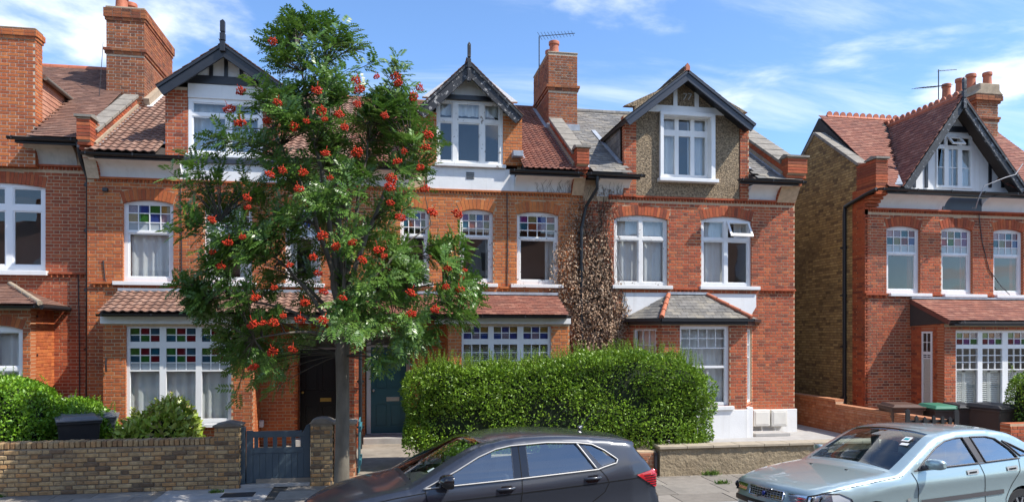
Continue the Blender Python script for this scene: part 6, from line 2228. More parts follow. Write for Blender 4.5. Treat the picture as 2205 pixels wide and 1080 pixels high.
# black picket fence stubs
pf = thing('picket_fence', (WX(2005, 12.9), 12.9, 0), 'short black picket fence in front of the brown and black bins', 'fence')
FENCE = pmat('black_fence_paint', (0.012, 0.012, 0.013), var=0.3, rough=0.6, bump=0.3, bscale=30)
for k, (p, t, w) in enumerate(((1954, 879, 9), (1973, 893, 7), (1991, 896, 7), (2010, 893, 7), (2029, 894, 7), (2045, 896, 7), (2059, 880, 10))):
    xa, xb = WX(p - w / 2, 12.9), WX(p + w / 2, 12.9)
    zt = WZ(p, t, 12.9)
    MB().prism([(xa, 0), (xb, 0), (xb, zt - 0.04), ((xa + xb) / 2, zt), (xa, zt - 0.04)], 12.88, 12.91, 'y').build('pale', FENCE, pf, bevel=0.004, fixn=True)
for py in (906, 950):
    MB().box(WX(1950, 12.93), WX(2062, 12.93), 12.912, 12.95, WZ(2005, py + 3, 12.93), WZ(2005, py - 3, 12.93)).build('rail', FENCE, pf)
rp = thing('gate_pier', (WX(2190, 12.9), 12.9, 0), 'low red brick pier beside the largest black bin', 'pier')
brick_pier(rp, WX(2162, 12.9), WX(2240, 12.9), 12.75, 13.0, WZ(2185, 911, 12.8), 'red', 'red')


# ------------------------------------------------------------------ wheelie bins
def bin_(name, x, y, rz, w, d, h, body, lidm, label, z0=0.1, sticker=False, group=None):
    t = thing(name, (x, y, z0), label, 'bin', group)
    R = Matrix.Translation((x, y, z0)) @ Matrix.Rotation(rz, 4, 'Z')

    def put(mb, nm, m, bevel=0.0, parent=t, smooth=None):
        mb.v = [tuple(R @ Vector(p)) for p in mb.v]
        return mb.build(nm, m, parent, bevel=bevel, smooth=smooth)
    b = MB()
    bw, tw, bd, td = w * 0.40, w * 0.5, d * 0.38, d * 0.46
    hb = h * 0.88
    b.add([(-bw, -bd, 0.06), (bw, -bd, 0.06), (bw, bd, 0.06), (-bw, bd, 0.06), (-tw, -td, hb), (tw, -td, hb), (tw, td, hb), (-tw, td, hb)], MB.BF)
    bo = put(b, 'body', body, 0.02)
    r = MB()
    r.box(-tw - .02, tw + .02, -td - .02, td + .02, hb - 0.05, hb)
    put(r, 'rim', body, 0.01, bo)
    l = MB()
    l.add([(-tw - .03, -td - .05, hb + .004), (tw + .03, -td - .05, hb + .004), (tw + .03, td + .04, hb + .004), (-tw - .03, td + .04, hb + .004),
           (-tw - .03, -td - .05, hb + .04), (tw + .03, -td - .05, hb + .04), (tw + .03, td + .04, hb + .04), (-tw - .03, td + .04, hb + .04)], MB.BF)
    l.add([(-tw + .02, -td, hb + .04), (tw - .02, -td, hb + .04), (tw - .02, td, hb + .04), (-tw + .02, td, hb + .04),
           (-tw + .08, -td + .08, hb + .085), (tw - .08, -td + .08, hb + .085), (tw - .08, td - .04, hb + .10), (-tw + .08, td - .04, hb + .10)], MB.BF)
    lo = put(l, 'lid', lidm, 0.012)
    hd = MB().tube([(-tw * 0.8, td + .10, hb - .02), (tw * 0.8, td + .10, hb - .02)], 0.018, 8)
    hd.box(-tw * .8, -tw * .7, td, td + .1, hb - .04, hb - 0.01).box(tw * .7, tw * .8, td, td + .1, hb - .04, hb - 0.01)
    put(hd, 'handle', body)
    for s in (-1, 1):
        wm = MB()
        pr = [(0.02, 0), (0.09, 0), (0.1, 0.01), (0.1, 0.045), (0.09, 0.055), (0.02, 0.055)]
        wm.lathe(pr, (0, 0, 0), 16)
        wm.v = [(s * (tw * 0.8) + p[2] * s, bd + 0.06 + p[0], 0.10 + p[1]) for p in wm.v]
        put(wm, 'wheel', BLACKPL, 0, t, 40)
    if sticker:
        s_ = MB().box(-0.10, 0.06, -bd - 0.062, -bd - 0.055, hb * 0.60, hb * 0.60 + 0.12)
        put(s_, 'sticker', WHITE, 0, bo)
    return t


BINB = pmat('bin_black', (0.018, 0.018, 0.019), var=0.15, scale=6, rough=0.5, big=0.2, bigscale=3, bigcol=(0.06, 0.055, 0.05))
BINBR = pmat('bin_brown', (0.085, 0.042, 0.026), var=0.15, scale=6, rough=0.55)
BINDK = pmat('bin_dark_brown', (0.04, 0.030, 0.026), var=0.15, scale=6, rough=0.5)
LIDG = pmat('lid_grey', (0.13, 0.14, 0.15), var=0.1, rough=0.45)
LIDGR = pmat('lid_green', (0.035, 0.17, 0.10), var=0.1, rough=0.45)
bin_('wheelie_bin', WX(166, 14.2), 14.25, math.radians(24), 0.66, 0.85, 1.10, BINB, LIDG, 'black wheelie bin with grey lid behind the low brick wall', 0.1)
bin_('wheelie_bin', WX(212, 14.9), 14.95, math.radians(15), 0.58, 0.72, 1.07, LIDG, LIDG, 'grey wheelie bin between the grey-lidded black bin and the bay window', 0.1)
bin_('wheelie_bin', WX(1946, 14.7), 14.8, math.radians(-12), 0.70, 0.75, 1.05, BINBR, BINBR, 'brown wheelie bin with a white sticker on its front', 0.02, True)
bin_('wheelie_bin', WX(2020, 14.5), 14.5, math.radians(-6), 0.62, 0.75, 1.04, BINDK, LIDGR, 'wheelie bin with a green lid', 0.02, True)
bin_('wheelie_bin', WX(2078, 14.3), 14.4, math.radians(-8), 0.60, 0.75, 1.06, BINDK, BINB, 'dark wheelie bin beside the one with the green lid', 0.02)
bin_('wheelie_bin', WX(2140, 13.9), 13.9, math.radians(14), 0.85, 0.85, 1.10, BINDK, BINB, 'largest black wheelie bin, beside the low brick pier', 0.02)


# ------------------------------------------------------------------ foliage
def leaf_obj(name, P, D, N, L, Wd, mat, parent, rv=None, fold=0.25):
    """n leaves: base P, direction D, normal N, length L, width Wd -> one mesh of folded diamonds"""
    n = len(P)
    D = D / np.linalg.norm(D, axis=1)[:, None]
    S = np.cross(D, N)
    S /= np.maximum(np.linalg.norm(S, axis=1)[:, None], 1e-6)
    U = np.cross(S, D)
    L = np.asarray(L)[:, None] if np.ndim(L) else np.full((n, 1), L)
    Wd = np.asarray(Wd)[:, None] if np.ndim(Wd) else np.full((n, 1), Wd)
    mid = P + D * L * 0.45
    v = np.empty((n, 4, 3))
    v[:, 0] = P
    v[:, 1] = mid + S * Wd * 0.5 + U * Wd * fold
    v[:, 2] = P + D * L - U * L * 0.08
    v[:, 3] = mid - S * Wd * 0.5 + U * Wd * fold
    me = bpy.data.meshes.new(name)
    me.vertices.add(n * 4)
    me.vertices.foreach_set('co', v.reshape(-1).astype(np.float32))
    me.loops.add(n * 4)
    me.loops.foreach_set('vertex_index', np.arange(n * 4, dtype=np.int32))
    me.polygons.add(n)
    me.polygons.foreach_set('loop_start', np.arange(0, n * 4, 4, dtype=np.int32))
    me.update(calc_edges=True)
    at = me.attributes.new('rnd', 'FLOAT', 'FACE')
    at.data.foreach_set('value', (rng.random(n) if rv is None else rv).astype(np.float32))
    me.materials.append(mat)
    me.validate()
    o = obj(name, me, parent)
    return stuff(o)


def unit(n):
    v = rng.normal(size=(n, 3))
    return v / np.linalg.norm(v, axis=1)[:, None]


def vnoise(P, sc, seed=0):
    """cheap smooth noise from a few sines"""
    r = np.random.default_rng(seed)
    out = np.zeros(len(P))
    for k in range(6):
        w = r.normal(size=3) * sc * (1 + k * 0.5)
        out += np.sin(P @ w + r.uniform(0, 6)) / (1 + 0.5 * k)
    return out / 3.0


LEAF_PRIVET = pmat('privet_leaf', ramp=[(0.085, 0.175, 0.012), (0.14, 0.26, 0.016), (0.22, 0.36, 0.026), (0.11, 0.215, 0.014), (0.34, 0.47, 0.05)], var=0.15, scale=3, rough=0.42, transl=0.25)
LEAF_LIME = pmat('lime_privet_leaf', ramp=[(0.11, 0.25, 0.014), (0.18, 0.35, 0.022), (0.25, 0.43, 0.03), (0.13, 0.29, 0.018), (0.08, 0.20, 0.012)], var=0.15, scale=3, rough=0.4, transl=0.25)
LEAF_SHRUB = pmat('shrub_leaf', ramp=[(0.20, 0.33, 0.03), (0.34, 0.46, 0.05), (0.52, 0.56, 0.12), (0.26, 0.40, 0.04), (0.42, 0.28, 0.14)], var=0.15, scale=3, rough=0.35, transl=0.25)
LEAF_ROWAN = pmat('rowan_leaf', ramp=[(0.055, 0.130, 0.020), (0.088, 0.185, 0.027), (0.14, 0.245, 0.040), (0.066, 0.150, 0.023), (0.20, 0.30, 0.08)], var=0.15, scale=2, rough=0.36, transl=0.25)
LEAF_DEAD = pmat('dead_leaf', ramp=[(0.34, 0.21, 0.13), (0.46, 0.31, 0.20), (0.22, 0.125, 0.075), (0.56, 0.42, 0.30), (0.17, 0.095, 0.058)], var=0.2, scale=6, rough=0.85, transl=0.15)
BARK = pmat('rowan_bark', (0.12, 0.105, 0.080), var=0.35, scale=9, rough=0.85, bump=0.6, bscale=30, stretch=(1, 1, 0.35), big=0.4, bigscale=3, bigcol=(0.17, 0.15, 0.12))
TWIG = pmat('twig_bark', (0.055, 0.045, 0.030), var=0.2, scale=8, rough=0.8)
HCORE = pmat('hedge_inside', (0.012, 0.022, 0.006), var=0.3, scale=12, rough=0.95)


def hedge_body(root, lo, hi, top_fn, n, mat, leafL, leafW, expo=6.0, bumpy=0.07, shoots=60, seed=1, core=0.16, shootL=0.22, thin=0.0):
    """clipped hedge: leaves over a rounded block whose top follows top_fn(x)"""
    lo, hi = np.array(lo, float), np.array(hi, float)
    c, r = (lo + hi) / 2, (hi - lo) / 2
    d = unit(n)
    # spread samples over the block's faces rather than its corners
    box = rng.uniform(-1, 1, size=(n, 3))
    ax = rng.choice(3, size=n, p=np.array([r[1] * r[2], r[0] * r[2], r[0] * r[1]]) / (r[1] * r[2] + r[0] * r[2] + r[0] * r[1]))
    sg = rng.choice([-1, 1], size=n)
    box[np.arange(n), ax] = sg
    f = (np.sum(np.abs(box) ** expo, axis=1)) ** (1 / expo)
    q = box / f[:, None]
    nr_ = np.sign(q) * np.abs(q) ** (expo - 1) / r
    nr_ /= np.linalg.norm(nr_, axis=1)[:, None]
    P = c + q * r
    P += nr_ * (vnoise(P, 1.8, seed) * bumpy + vnoise(P, 5.0, seed + 3) * bumpy * 0.5)[:, None]
    zt = np.array([top_fn(x) for x in P[:, 0]])
    P[:, 2] = lo[2] + (P[:, 2] - lo[2]) * (zt - lo[2]) / (hi[2] - lo[2])
    depth = rng.random(n) ** 2.0 * core * 1.2
    P -= nr_ * depth[:, None]
    D = nr_ * 0.7 + unit(n) * 0.8 + np.array([0, 0, 0.45])
    N = unit(n) * 0.6 + nr_ + np.array([0, 0, 0.4])
    if thin > 0:                                        # twiggy gaps
        gap = vnoise(P, 3.2, seed + 7) + 0.5 * vnoise(P, 8.0, seed + 9)
        lowz = np.clip((P[:, 2] - lo[2]) / (zt - lo[2]), 0, 1)
        keep = rng.random(n) > thin * np.clip(gap * 1.3 + 0.25 + 0.45 * (0.4 - lowz), 0, 1)
        P, D, N, zt, nr_ = P[keep], D[keep], N[keep], zt[keep], nr_[keep]
        n = len(P)
    hgt = np.clip((P[:, 2] - lo[2]) / (zt - lo[2]), 0, 1)
    rv = np.clip(rng.random(n) * 0.8 + 0.2 * rng.random(n), 0, 1)
    Ls = leafL * rng.uniform(0.55, 1.45, n)
    leaf_obj('foliage', P, D, N, Ls, Ls * leafW, mat, root, rv)
    # new shoots standing out of the clipped top
    sp, sd, sn, sl = [], [], [], []
    stems = MB()
    for k in range(shoots):
        x = rng.uniform(lo[0] + 0.1, hi[0] - 0.1)
        y = rng.uniform(lo[1] + 0.1, hi[1] - 0.1)
        z = top_fn(x) - 0.06
        L = shootL * rng.uniform(0.4, 1.2)
        tip = np.array([x + rng.normal() * 0.05, y + rng.normal() * 0.05, z + L])
        stems.tube([(x, y, z - 0.1), tuple(tip)], [0.004, 0.002], 4, cap=False)
        m = int(7 + L * 60)
        for j in range(m):
            t = (j + 1) / m
            sp.append(np.array([x, y, z]) * (1 - t) + tip * t)
            a = j * 2.4
            sd.append([math.cos(a), math.sin(a), 0.8])
            sn.append([0, 0, 1])
            sl.append(leafL * rng.uniform(0.7, 1.1) * (1.1 - 0.5 * t))
    if shoots:
        sp, sd, sn, sl = np.array(sp), np.array(sd, float), np.array(sn, float), np.array(sl)
        leaf_obj('shoots', sp, sd + unit(len(sp)) * .2, sn + unit(len(sp)) * .2, sl, sl * leafW, mat, root, 0.4 + 0.6 * rng.random(len(sp)))
        stems.build('shoot_stems', TWIG, root)
    # solid near-black core: inner shade put into its colour, stops the light
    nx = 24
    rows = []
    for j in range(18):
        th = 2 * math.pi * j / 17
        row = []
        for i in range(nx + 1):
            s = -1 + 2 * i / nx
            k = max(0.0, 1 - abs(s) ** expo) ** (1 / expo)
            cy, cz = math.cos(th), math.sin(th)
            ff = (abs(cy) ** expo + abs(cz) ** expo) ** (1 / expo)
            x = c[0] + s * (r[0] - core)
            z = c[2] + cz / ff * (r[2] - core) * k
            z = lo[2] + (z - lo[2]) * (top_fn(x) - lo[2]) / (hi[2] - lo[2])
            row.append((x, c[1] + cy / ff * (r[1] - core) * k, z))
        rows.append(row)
    MB().grid(rows).build('dark_core', HCORE, root)


hg = thing('privet_hedge', (3.3, 13.5, 0.1), 'big glossy green privet hedge in front of the bay windows', 'hedge')
hx0, hx1 = 0.38, 6.28


def hedge_top(x):
    px = [0.2, 0.9, 2.0, 2.9, 3.6, 4.6, 5.5, 6.0, 6.4]
    pz = [1.98, 2.05, 2.02, 2.06, 2.18, 2.24, 2.18, 2.02, 1.85]
    return float(np.interp(x, px, pz)) + 0.03 * math.sin(x * 7.1) + 0.02 * math.sin(x * 17.3)


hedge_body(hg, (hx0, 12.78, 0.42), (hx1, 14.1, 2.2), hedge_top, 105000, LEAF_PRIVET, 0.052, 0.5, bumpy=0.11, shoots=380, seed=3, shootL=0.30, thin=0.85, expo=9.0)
hs = MB()
for k in range(14):
    xx = hx0 + 0.3 + (hx1 - hx0 - 0.6) * k / 13
    hs.tube([(xx, 13.45, 0.09), (xx + random.uniform(-.1, .1), 13.45 + random.uniform(-.1, .1), 0.6)], [0.03, 0.022], 6)
hs.build('stems', TWIG, hg)
lb = thing('privet_bush', (-6.6, 14.8, 0.1), 'bright lime-green clipped bush beside the grey-lidded bin', 'bush')
hedge_body(lb, (-9.0, 13.9, 0.12), (-5.95, 15.6, 1.85), lambda x: float(np.interp(x, [-9, -6.9, -6.4, -6.15, -5.95], [1.80, 1.82, 1.74, 1.50, 1.3])), 36000, LEAF_LIME, 0.058, 0.55, expo=3.2, bumpy=0.10, shoots=25, seed=5, thin=0.6)
lb2 = thing('privet_bush', (-5.6, 14.9, 0.1), 'smaller lime-green bush between the big clipped bush and the black downpipe', 'bush')
hedge_body(lb2, (-6.25, 14.3, 0.12), (-5.05, 15.5, 1.40), lambda x: float(np.interp(x, [-6.2, -5.7, -5.2], [1.42, 1.36, 1.12])), 12000, LEAF_LIME, 0.058, 0.55, expo=2.6, bumpy=0.09, shoots=10, seed=6)
sh = thing('variegated_shrub', (WX(340, 14.4), 14.4, 0.1), 'yellow-green broad-leaved shrub under the large bay window', 'shrub')
sx0, sx1 = WX(250, 14.4), WX(425, 14.4)
hedge_body(sh, (sx0, 13.9, 0.15), (sx1, 15.0, 1.32), lambda x: float(np.interp(x, [sx0, sx0 + .5, sx0 + .9, sx1 - .3, sx1], [0.95, 1.08, 1.30, 1.30, 1.02])), 3600, LEAF_SHRUB, 0.13, 0.45, expo=2.6, bumpy=0.12, shoots=16, seed=9, core=0.25, shootL=0.25)
ts = thing('clipped_shrub', (WX(2215, 13.4), 13.4, 0.05), 'clipped green shrub rising above the largest black bin', 'shrub')
hedge_body(ts, (WX(2193, 13.4), 13.0, 0.1), (WX(2193, 13.4) + 1.4, 14.0, WZ(2200, 798, 13.4)), lambda x: WZ(2200, 798, 13.4), 9000, LEAF_PRIVET, 0.05, 0.5, expo=3, bumpy=0.05, shoots=8, seed=12)
fn_ = thing('fern_clump', (WX(205, 15.4), 15.6, 0.1), 'dark green leafy plant at the foot of the black downpipe', 'plant')
hedge_body(fn_, (WX(165, 15.6), 15.3, 0.1), (WX(222, 15.6), 16.0, 1.15), lambda x: 1.2, 900, LEAF_PRIVET, 0.12, 0.4, expo=2.2, bumpy=0.1, shoots=4, seed=14, core=0.2)

# weeds on the pavement
WEED = pmat('weed_leaf', ramp=[(0.06, 0.15, 0.02), (0.12, 0.22, 0.03), (0.2, 0.26, 0.05)], var=0.1, rough=0.5, transl=0.2)
for (px, py, s_, lab) in ((1530, 1022, 0.16, 'weeds at the foot of the rendered wall'), (1556, 1040, 0.12, 'small weed tuft in the paving joint near the rendered wall'),
                          (463, 1060, 0.10, 'grass tuft beside the pale concrete patch'), (12, 1063, 0.08, 'moss tuft at the foot of the brown brick wall')):
    gx_, gy_ = GP(px, py)
    gy_ = min(gy_, Y_WALL - 0.06)
    w_ = thing('weed_tuft', (gx_, gy_, 0), lab, 'weeds')
    n = 90
    P = np.array([gx_, gy_, 0.0]) + np.stack([rng.normal(size=n) * s_ * 0.5, rng.normal(size=n) * s_ * 0.3, np.zeros(n)], 1)
    P[:, 1] = np.minimum(P[:, 1], YR - 0.02 if px > 1000 else Y_WALL - 0.03)
    D = unit(n) * 0.6 + np.array([0, -0.1, 0.9])
    leaf_obj('blades', P, D, unit(n), s_ * rng.uniform(0.3, 0.8, n), 0.02, WEED, w_)

# ------------------------------------------------------------------ dead creeper on the party wall
cr = thing('dead_creeper', (WX(1270, YF), YF, 0.1), 'dead brown creeper with curled leaves climbing the wall between two houses', 'creeper')
prof = [(375, 1235, 1345, 0.03), (430, 1225, 1335, 0.10), (470, 1205, 1322, 0.35), (520, 1190, 1318, 0.55), (570, 1182, 1320, 0.75), (620, 1182, 1340, 1.1), (660, 1190, 1356, 1.4), (710, 1195, 1356, 1.4), (760, 1200, 1350, 1.4), (840, 1215, 1350, 1.3)]
ys = [p[0] for p in prof]
n = 16000
py = rng.uniform(375, 840, n)
lft, rgt, den = (np.interp(py, ys, [p[i] for p in prof]) for i in (1, 2, 3))
tt = rng.random(n)
pxs = lft + (rgt - lft) * tt
edge = np.minimum(tt, 1 - tt) * 2
keep = rng.random(n) < den / 1.4 * np.clip(edge * 2.6 + 0.16 + 0.5 * vnoise(np.stack([pxs * 0.02, py * 0.02, py * 0], 1), 1.5, 21), 0.03, 1)
py, pxs, edge = py[keep], pxs[keep], edge[keep]
n = len(py)
bul = np.interp(py, [375, 480, 600, 760], [0.03, 0.06, 0.14, 0.20])
off = 0.03 + rng.random(n) * bul * np.clip(edge * 1.6, 0.15, 1) * (0.75 + 0.5 * vnoise(np.stack([pxs * 0.03, py * 0.03, py * 0], 1), 1.5, 33))
P = np.array([(*W(a, b, YF)[:1], YF, W(a, b, YF)[1]) for a, b in zip(pxs, py)])
P[:, 1] -= np.abs(off)
# keep clear of the eaves; follow the cove where it swings out
D = np.array([0, -0.5, -0.9]) + unit(n) * 0.7
leaf_obj('foliage', P, D, unit(n) + np.array([0, -0.8, 0.3]), rng.uniform(0.03, 0.095, n), rng.uniform(0.02, 0.05, n), LEAF_DEAD, cr, fold=0.4)
stm = MB()
for k in range(110):
    p0_ = random.uniform(1215, 1340)
    x, z = WX(p0_, YF), 0.1
    pts = []
    top = random.uniform(5.6, 6.35) if k < 34 else random.uniform(3.5, 5.5)
    while z < top:
        off = 0.03 + 0.02 * random.random() + (0.0 if z < 6.02 else 0.45 * (1 - math.cos((z - 6.02) / 0.4 * 1.3)))
        pts.append((x, YF - off, z))
        x += random.uniform(-0.09, 0.09) + (WX(1285, YF) - x) * 0.03
        z += random.uniform(0.12, 0.25)
    if len(pts) > 2:
        r0 = random.choice([0.004, 0.005, 0.007, 0.009, 0.016])
        stm.tube(pts, [r0 * (1 - 0.8 * i / len(pts)) + 0.002 for i in range(len(pts))], 5)
for k in range(75):                                                    # thin runners on the white cornices
    p0_ = random.choice([random.uniform(1150, 1245), random.uniform(1265, 1345)])
    z = 6.04
    x = WX(p0_, YF)
    pts = []
    for j in range(random.randint(2, 6)):
        zz = z + j * 0.06
        o_ = 0.41 * (1 - math.cos(math.asin(min(1, max(0, (zz - 6.03) / 0.37))))) + 0.012
        pts.append((x, YF - o_, zz))
        x += random.uniform(-0.06, 0.06)
    stm.tube(pts, 0.0028, 4)
stuff(stm.build('stems', TWIG, cr))

# ------------------------------------------------------------------ rowan tree
YT = 11.75
XT = WX(737, YT)
tree = thing('rowan_tree', (XT, YT, 0), 'rowan street tree with feathery leaves and orange-red berry clusters', 'tree')
env = [(5, 600, 625), (40, 588, 690), (80, 563, 765), (120, 558, 805), (155, 555, 850), (190, 500, 915), (250, 480, 925), (300, 440, 935), (350, 420, 940), (400, 398, 955), (450, 388, 985),
       (500, 382, 1003), (550, 378, 1008), (600, 378, 1012), (640, 392, 1036), (690, 432, 1030), (730, 455, 985), (770, 485, 945), (800, 530, 900), (830, 556, 650)]
ey = [e[0] for e in env]


def env_at(py):
    return float(np.interp(py, ey, [e[1] for e in env])), float(np.interp(py, ey, [e[2] for e in env]))


tips = []
while len(tips) < 700:
    py = random.uniform(34, 820)
    l, r = env_at(py)
    if random.random() > (r - l) / 640 * 1.0 + 0.02:
        continue
    px = random.uniform(l + 24, r - 20)
    if py > 730 and 640 < px < 830 and py > 735:
        continue
    s = (px - (l + r) / 2) / ((r - l) / 2)
    half = min((r - l) / 2 / 137.0, 2.0) * math.sqrt(max(0.02, 1 - s * s)) * 0.62
    dd = random.uniform(-1, 1)
    dd = math.copysign(abs(dd) ** 0.6, dd)
    Yp = YT + dd * half
    # keep the outline of the crown at its own depth
    X, Z = W(px + random.gauss(0, 12), py + random.gauss(0, 14), YT)
    for _ in range(random.randint(2, 6)):              # leaves gather in sprays, with gaps between
        tips.append(Vector((X + random.gauss(0, 0.13), Yp + random.gauss(0, 0.13), Z + random.gauss(0, 0.11))))
F0 = Vector((XT, YT, WZ(737, 760, YT)))
limbs = []
trunk = MB()
tp = [(XT - 0.02, YT, -0.02), (XT - 0.01, YT, 0.25), (XT, YT, 0.8), (XT + 0.01, YT - .01, 1.6), (XT, YT, 2.2), (F0.x, F0.y, F0.z), (F0.x + 0.02, F0.y, F0.z + 0.3)]
trunk.tube(tp, [0.155, 0.125, 0.112, 0.106, 0.106, 0.115, 0.085], 14)
trunk.build('trunk', BARK, tree, smooth=60)
targets = [(640, 110, -0.2), (700, 130, 0.2), (600, 300, -0.5), (480, 480, -0.2), (450, 640, 0.2), (560, 560, 0.5), (800, 260, 0.2), (880, 330, -0.4), (930, 480, 0.2), (980, 610, -0.2), (860, 560, 0.6), (760, 420, -0.6),
           (560, 730, -0.5), (900, 690, -0.6), (720, 360, 0.6)]
for (px, py, dy) in targets:
    X, Z = W(px, py, YT)
    T = Vector((X, YT + dy, Z))
    s0 = F0 + Vector((random.uniform(-.05, .05), random.uniform(-.05, .05), random.uniform(-0.05, 0.35)))
    ctrl = s0.lerp(T, 0.4) + Vector((-(T.x - s0.x) * 0.18, 0, 0.25 + 0.1 * abs(T.x - s0.x)))
    pts = [s0 * (1 - t) ** 2 + ctrl * 2 * t * (1 - t) + T * t * t for t in np.linspace(0, 1, 14)]
    pts = [p + Vector((random.gauss(0, .02), random.gauss(0, .02), 0)) if 0 < i < 13 else p for i, p in enumerate(pts)]
    rr = 0.06 if py < 400 else 0.042
    MB().tube(pts, [rr * (1 - 0.82 * i / 13) for i in range(14)], 8).build('branch', BARK, tree, smooth=60)
    limbs += [(p, i) for i, p in enumerate(pts)]
tw = MB()
LP, LD, LN, LL = [], [], [], []


def compound(base, d, up, L):
    """pinnate leaf: pairs of leaflets along a drooping rachis"""
    d = d.normalized()
    s = d.cross(up)
    if s.length < 1e-3:
        s = d.orthogonal()
    s.normalize()
    u = s.cross(d)
    pairs = 6
    for k in range(pairs):
        t = 0.22 + 0.72 * k / (pairs - 1)
        p = base + d * (L * t) - u * (L * 0.18 * t * t)
        ln = L * 0.34 * (1 - 0.25 * abs(t - 0.55))
        for sg in (-1, 1):
            LP.append(p)
            LD.append(s * sg * 0.9 + d * 0.45 - u * 0.12)
            LN.append(u + s * sg * 0.15)
            LL.append(ln)
    LP.append(base + d * L * 0.96 - u * (L * 0.18))
    LD.append(d - u * 0.3)
    LN.append(u)
    LL.append(L * 0.3)


axis = Vector((XT, YT, 0))
lpos = np.array([tuple(p) for p, _ in limbs])
for T in tips:
    t3 = np.array(tuple(T))
    dist = np.linalg.norm(lpos - t3, axis=1) + np.maximum(0, lpos[:, 2] - t3[2] + 0.15) * 1.5
    k = int(np.argmin(dist))
    B = limbs[k][0]
    out = Vector((T.x - XT, T.y - YT, 0))
    ctrl = B.lerp(T, 0.5) + Vector((0, 0, -0.05 + 0.12 * (T - B).length))
    pts = [B * (1 - t) ** 2 + ctrl * 2 * t * (1 - t) + T * t * t for t in np.linspace(0, 1, 6)]
    tw.tube(pts, [0.011, 0.0095, 0.008, 0.0065, 0.005, 0.004], 5, cap=False)
    dirn = (pts[-1] - pts[-2]).normalized()
    od = (Vector((T.x - XT, T.y - YT, (T.z - 4.6) * 0.6)).normalized() * 0.7 + Vector((0, 0, 0.55)) + dirn * 0.5).normalized()
    m = random.randint(7, 11)
    for j in range(m):
        a = j * 2.4 + random.random()
        o1 = od.orthogonal().normalized()
        o2 = od.cross(o1)
        spread = 0.75 + 0.5 * random.random()
        d = od * (1.0 - 0.45 * j / m) + (o1 * math.cos(a) + o2 * math.sin(a)) * spread
        d.z -= 0.15
        back = pts[-1].lerp(pts[-3], j / m * 0.9)
        compound(back, d, (od + Vector((0, 0, 0.6)) + Vector((random.gauss(0, .3), random.gauss(0, .3), 0))), random.uniform(0.19, 0.28))
stuff(tw.build('twigs', TWIG, tree))
P, D, N = (np.array([tuple(q) for q in s]) for s in (LP, LD, LN))
rv = np.repeat(rng.random(len(P) // 13), 13)[:len(P)]
leaf_obj('crown', P, D + unit(len(P)) * 0.12, N + unit(len(P)) * 0.25, np.array(LL), np.array(LL) * 0.42, LEAF_ROWAN, tree, np.clip(rv * 0.85 + rng.random(len(P)) * 0.15, 0, 1), fold=0.1)
# berries
BERRY = pmat('rowan_berry', ramp=[(0.44, 0.022, 0.004), (0.54, 0.038, 0.005), (0.34, 0.014, 0.004), (0.60, 0.060, 0.007)], var=0.1, scale=20, rough=0.45, spec=0.3)
bm = []
ico = [(0, 0, 1), (0.894, 0, 0.447), (0.276, 0.851, 0.447), (-0.724, 0.526, 0.447), (-0.724, -0.526, 0.447), (0.276, -0.851, 0.447),
       (0.724, 0.526, -0.447), (-0.276, 0.851, -0.447), (-0.894, 0, -0.447), (-0.276, -0.851, -0.447), (0.724, -0.526, -0.447), (0, 0, -1)]
icf = [(0, 1, 2), (0, 2, 3), (0, 3, 4), (0, 4, 5), (0, 5, 1), (1, 6, 2), (2, 7, 3), (3, 8, 4), (4, 9, 5), (5, 10, 1), (6, 7, 2), (7, 8, 3), (8, 9, 4), (9, 10, 5), (10, 6, 1), (11, 7, 6), (11, 8, 7), (11, 9, 8), (11, 10, 9), (11, 6, 10)]
for k in range(4):
    b = MB()
    for j in range(70):
        v = Vector(unit(1)[0])
        c = Vector((v.x * 0.085, v.y * 0.085, v.z * 0.055)) * (0.55 + 0.45 * random.random())
        r = random.uniform(0.010, 0.014)
        b.add([c + Vector(q) * r for q in ico], icf, 0, random.random())
    b.tube([(0, 0, 0), (0.02, 0, 0.12)], 0.004, 4, r=0.0)
    me = b.mesh('berry_cluster', BERRY)
    me.polygons.foreach_set('use_smooth', [True] * len(me.polygons))
    bm.append(me)
bp = [(587, 89), (598, 221), (773, 193), (767, 173), (811, 165), (853, 168), (857, 179), (903, 189), (890, 208), (682, 194), (692, 239), (730, 246), (769, 224), (828, 249), (660, 261), (633, 273), (575, 260), (699, 257),
      (742, 274), (921, 290), (915, 318), (905, 360), (855, 347), (870, 326), (843, 385), (839, 402), (608, 367), (653, 371), (581, 375), (711, 383), (701, 330), (643, 406), (769, 328), (915, 406), (532, 425), (533, 446),
      (522, 510), (841, 437), (862, 468), (930, 457), (984, 460), (694, 507), (723, 530), (759, 521), (674, 554), (816, 538), (827, 550), (780, 559), (1000, 582), (963, 578), (960, 617), (990, 624), (992, 599), (885, 630),
      (886, 675), (937, 666), (737, 641), (697, 628), (550, 640), (656, 651), (695, 689), (646, 687), (566, 695), (544, 698), (589, 694), (630, 752), (545, 790), (587, 757), (610, 680), (624, 570), (590, 619), (685, 588),
      (457, 542), (475, 573), (490, 522), (456, 473), (518, 196), (494, 234), (518, 265)]
for (px, py) in bp:
    l, r = env_at(py)
    s = (px - (l + r) / 2) / ((r - l) / 2)
    half = min((r - l) / 2 / 137.0, 2.0) * math.sqrt(max(0.03, 1 - min(1, s * s))) * 0.62
    Yb = YT - half * random.uniform(0.95, 1.2) - 0.14
    X, Z = W(px, py, Yb)
    o = obj('berry_cluster', bm[random.randrange(4)], tree)
    o.location = (X, Yb, Z)
    sc = random.choice([0.65, 0.8, 0.9, 1.0, 1.15])
    o.scale = (sc, sc, sc)
    o.rotation_euler = (random.uniform(-.5, .5), random.uniform(-.5, .5), random.uniform(0, 6))
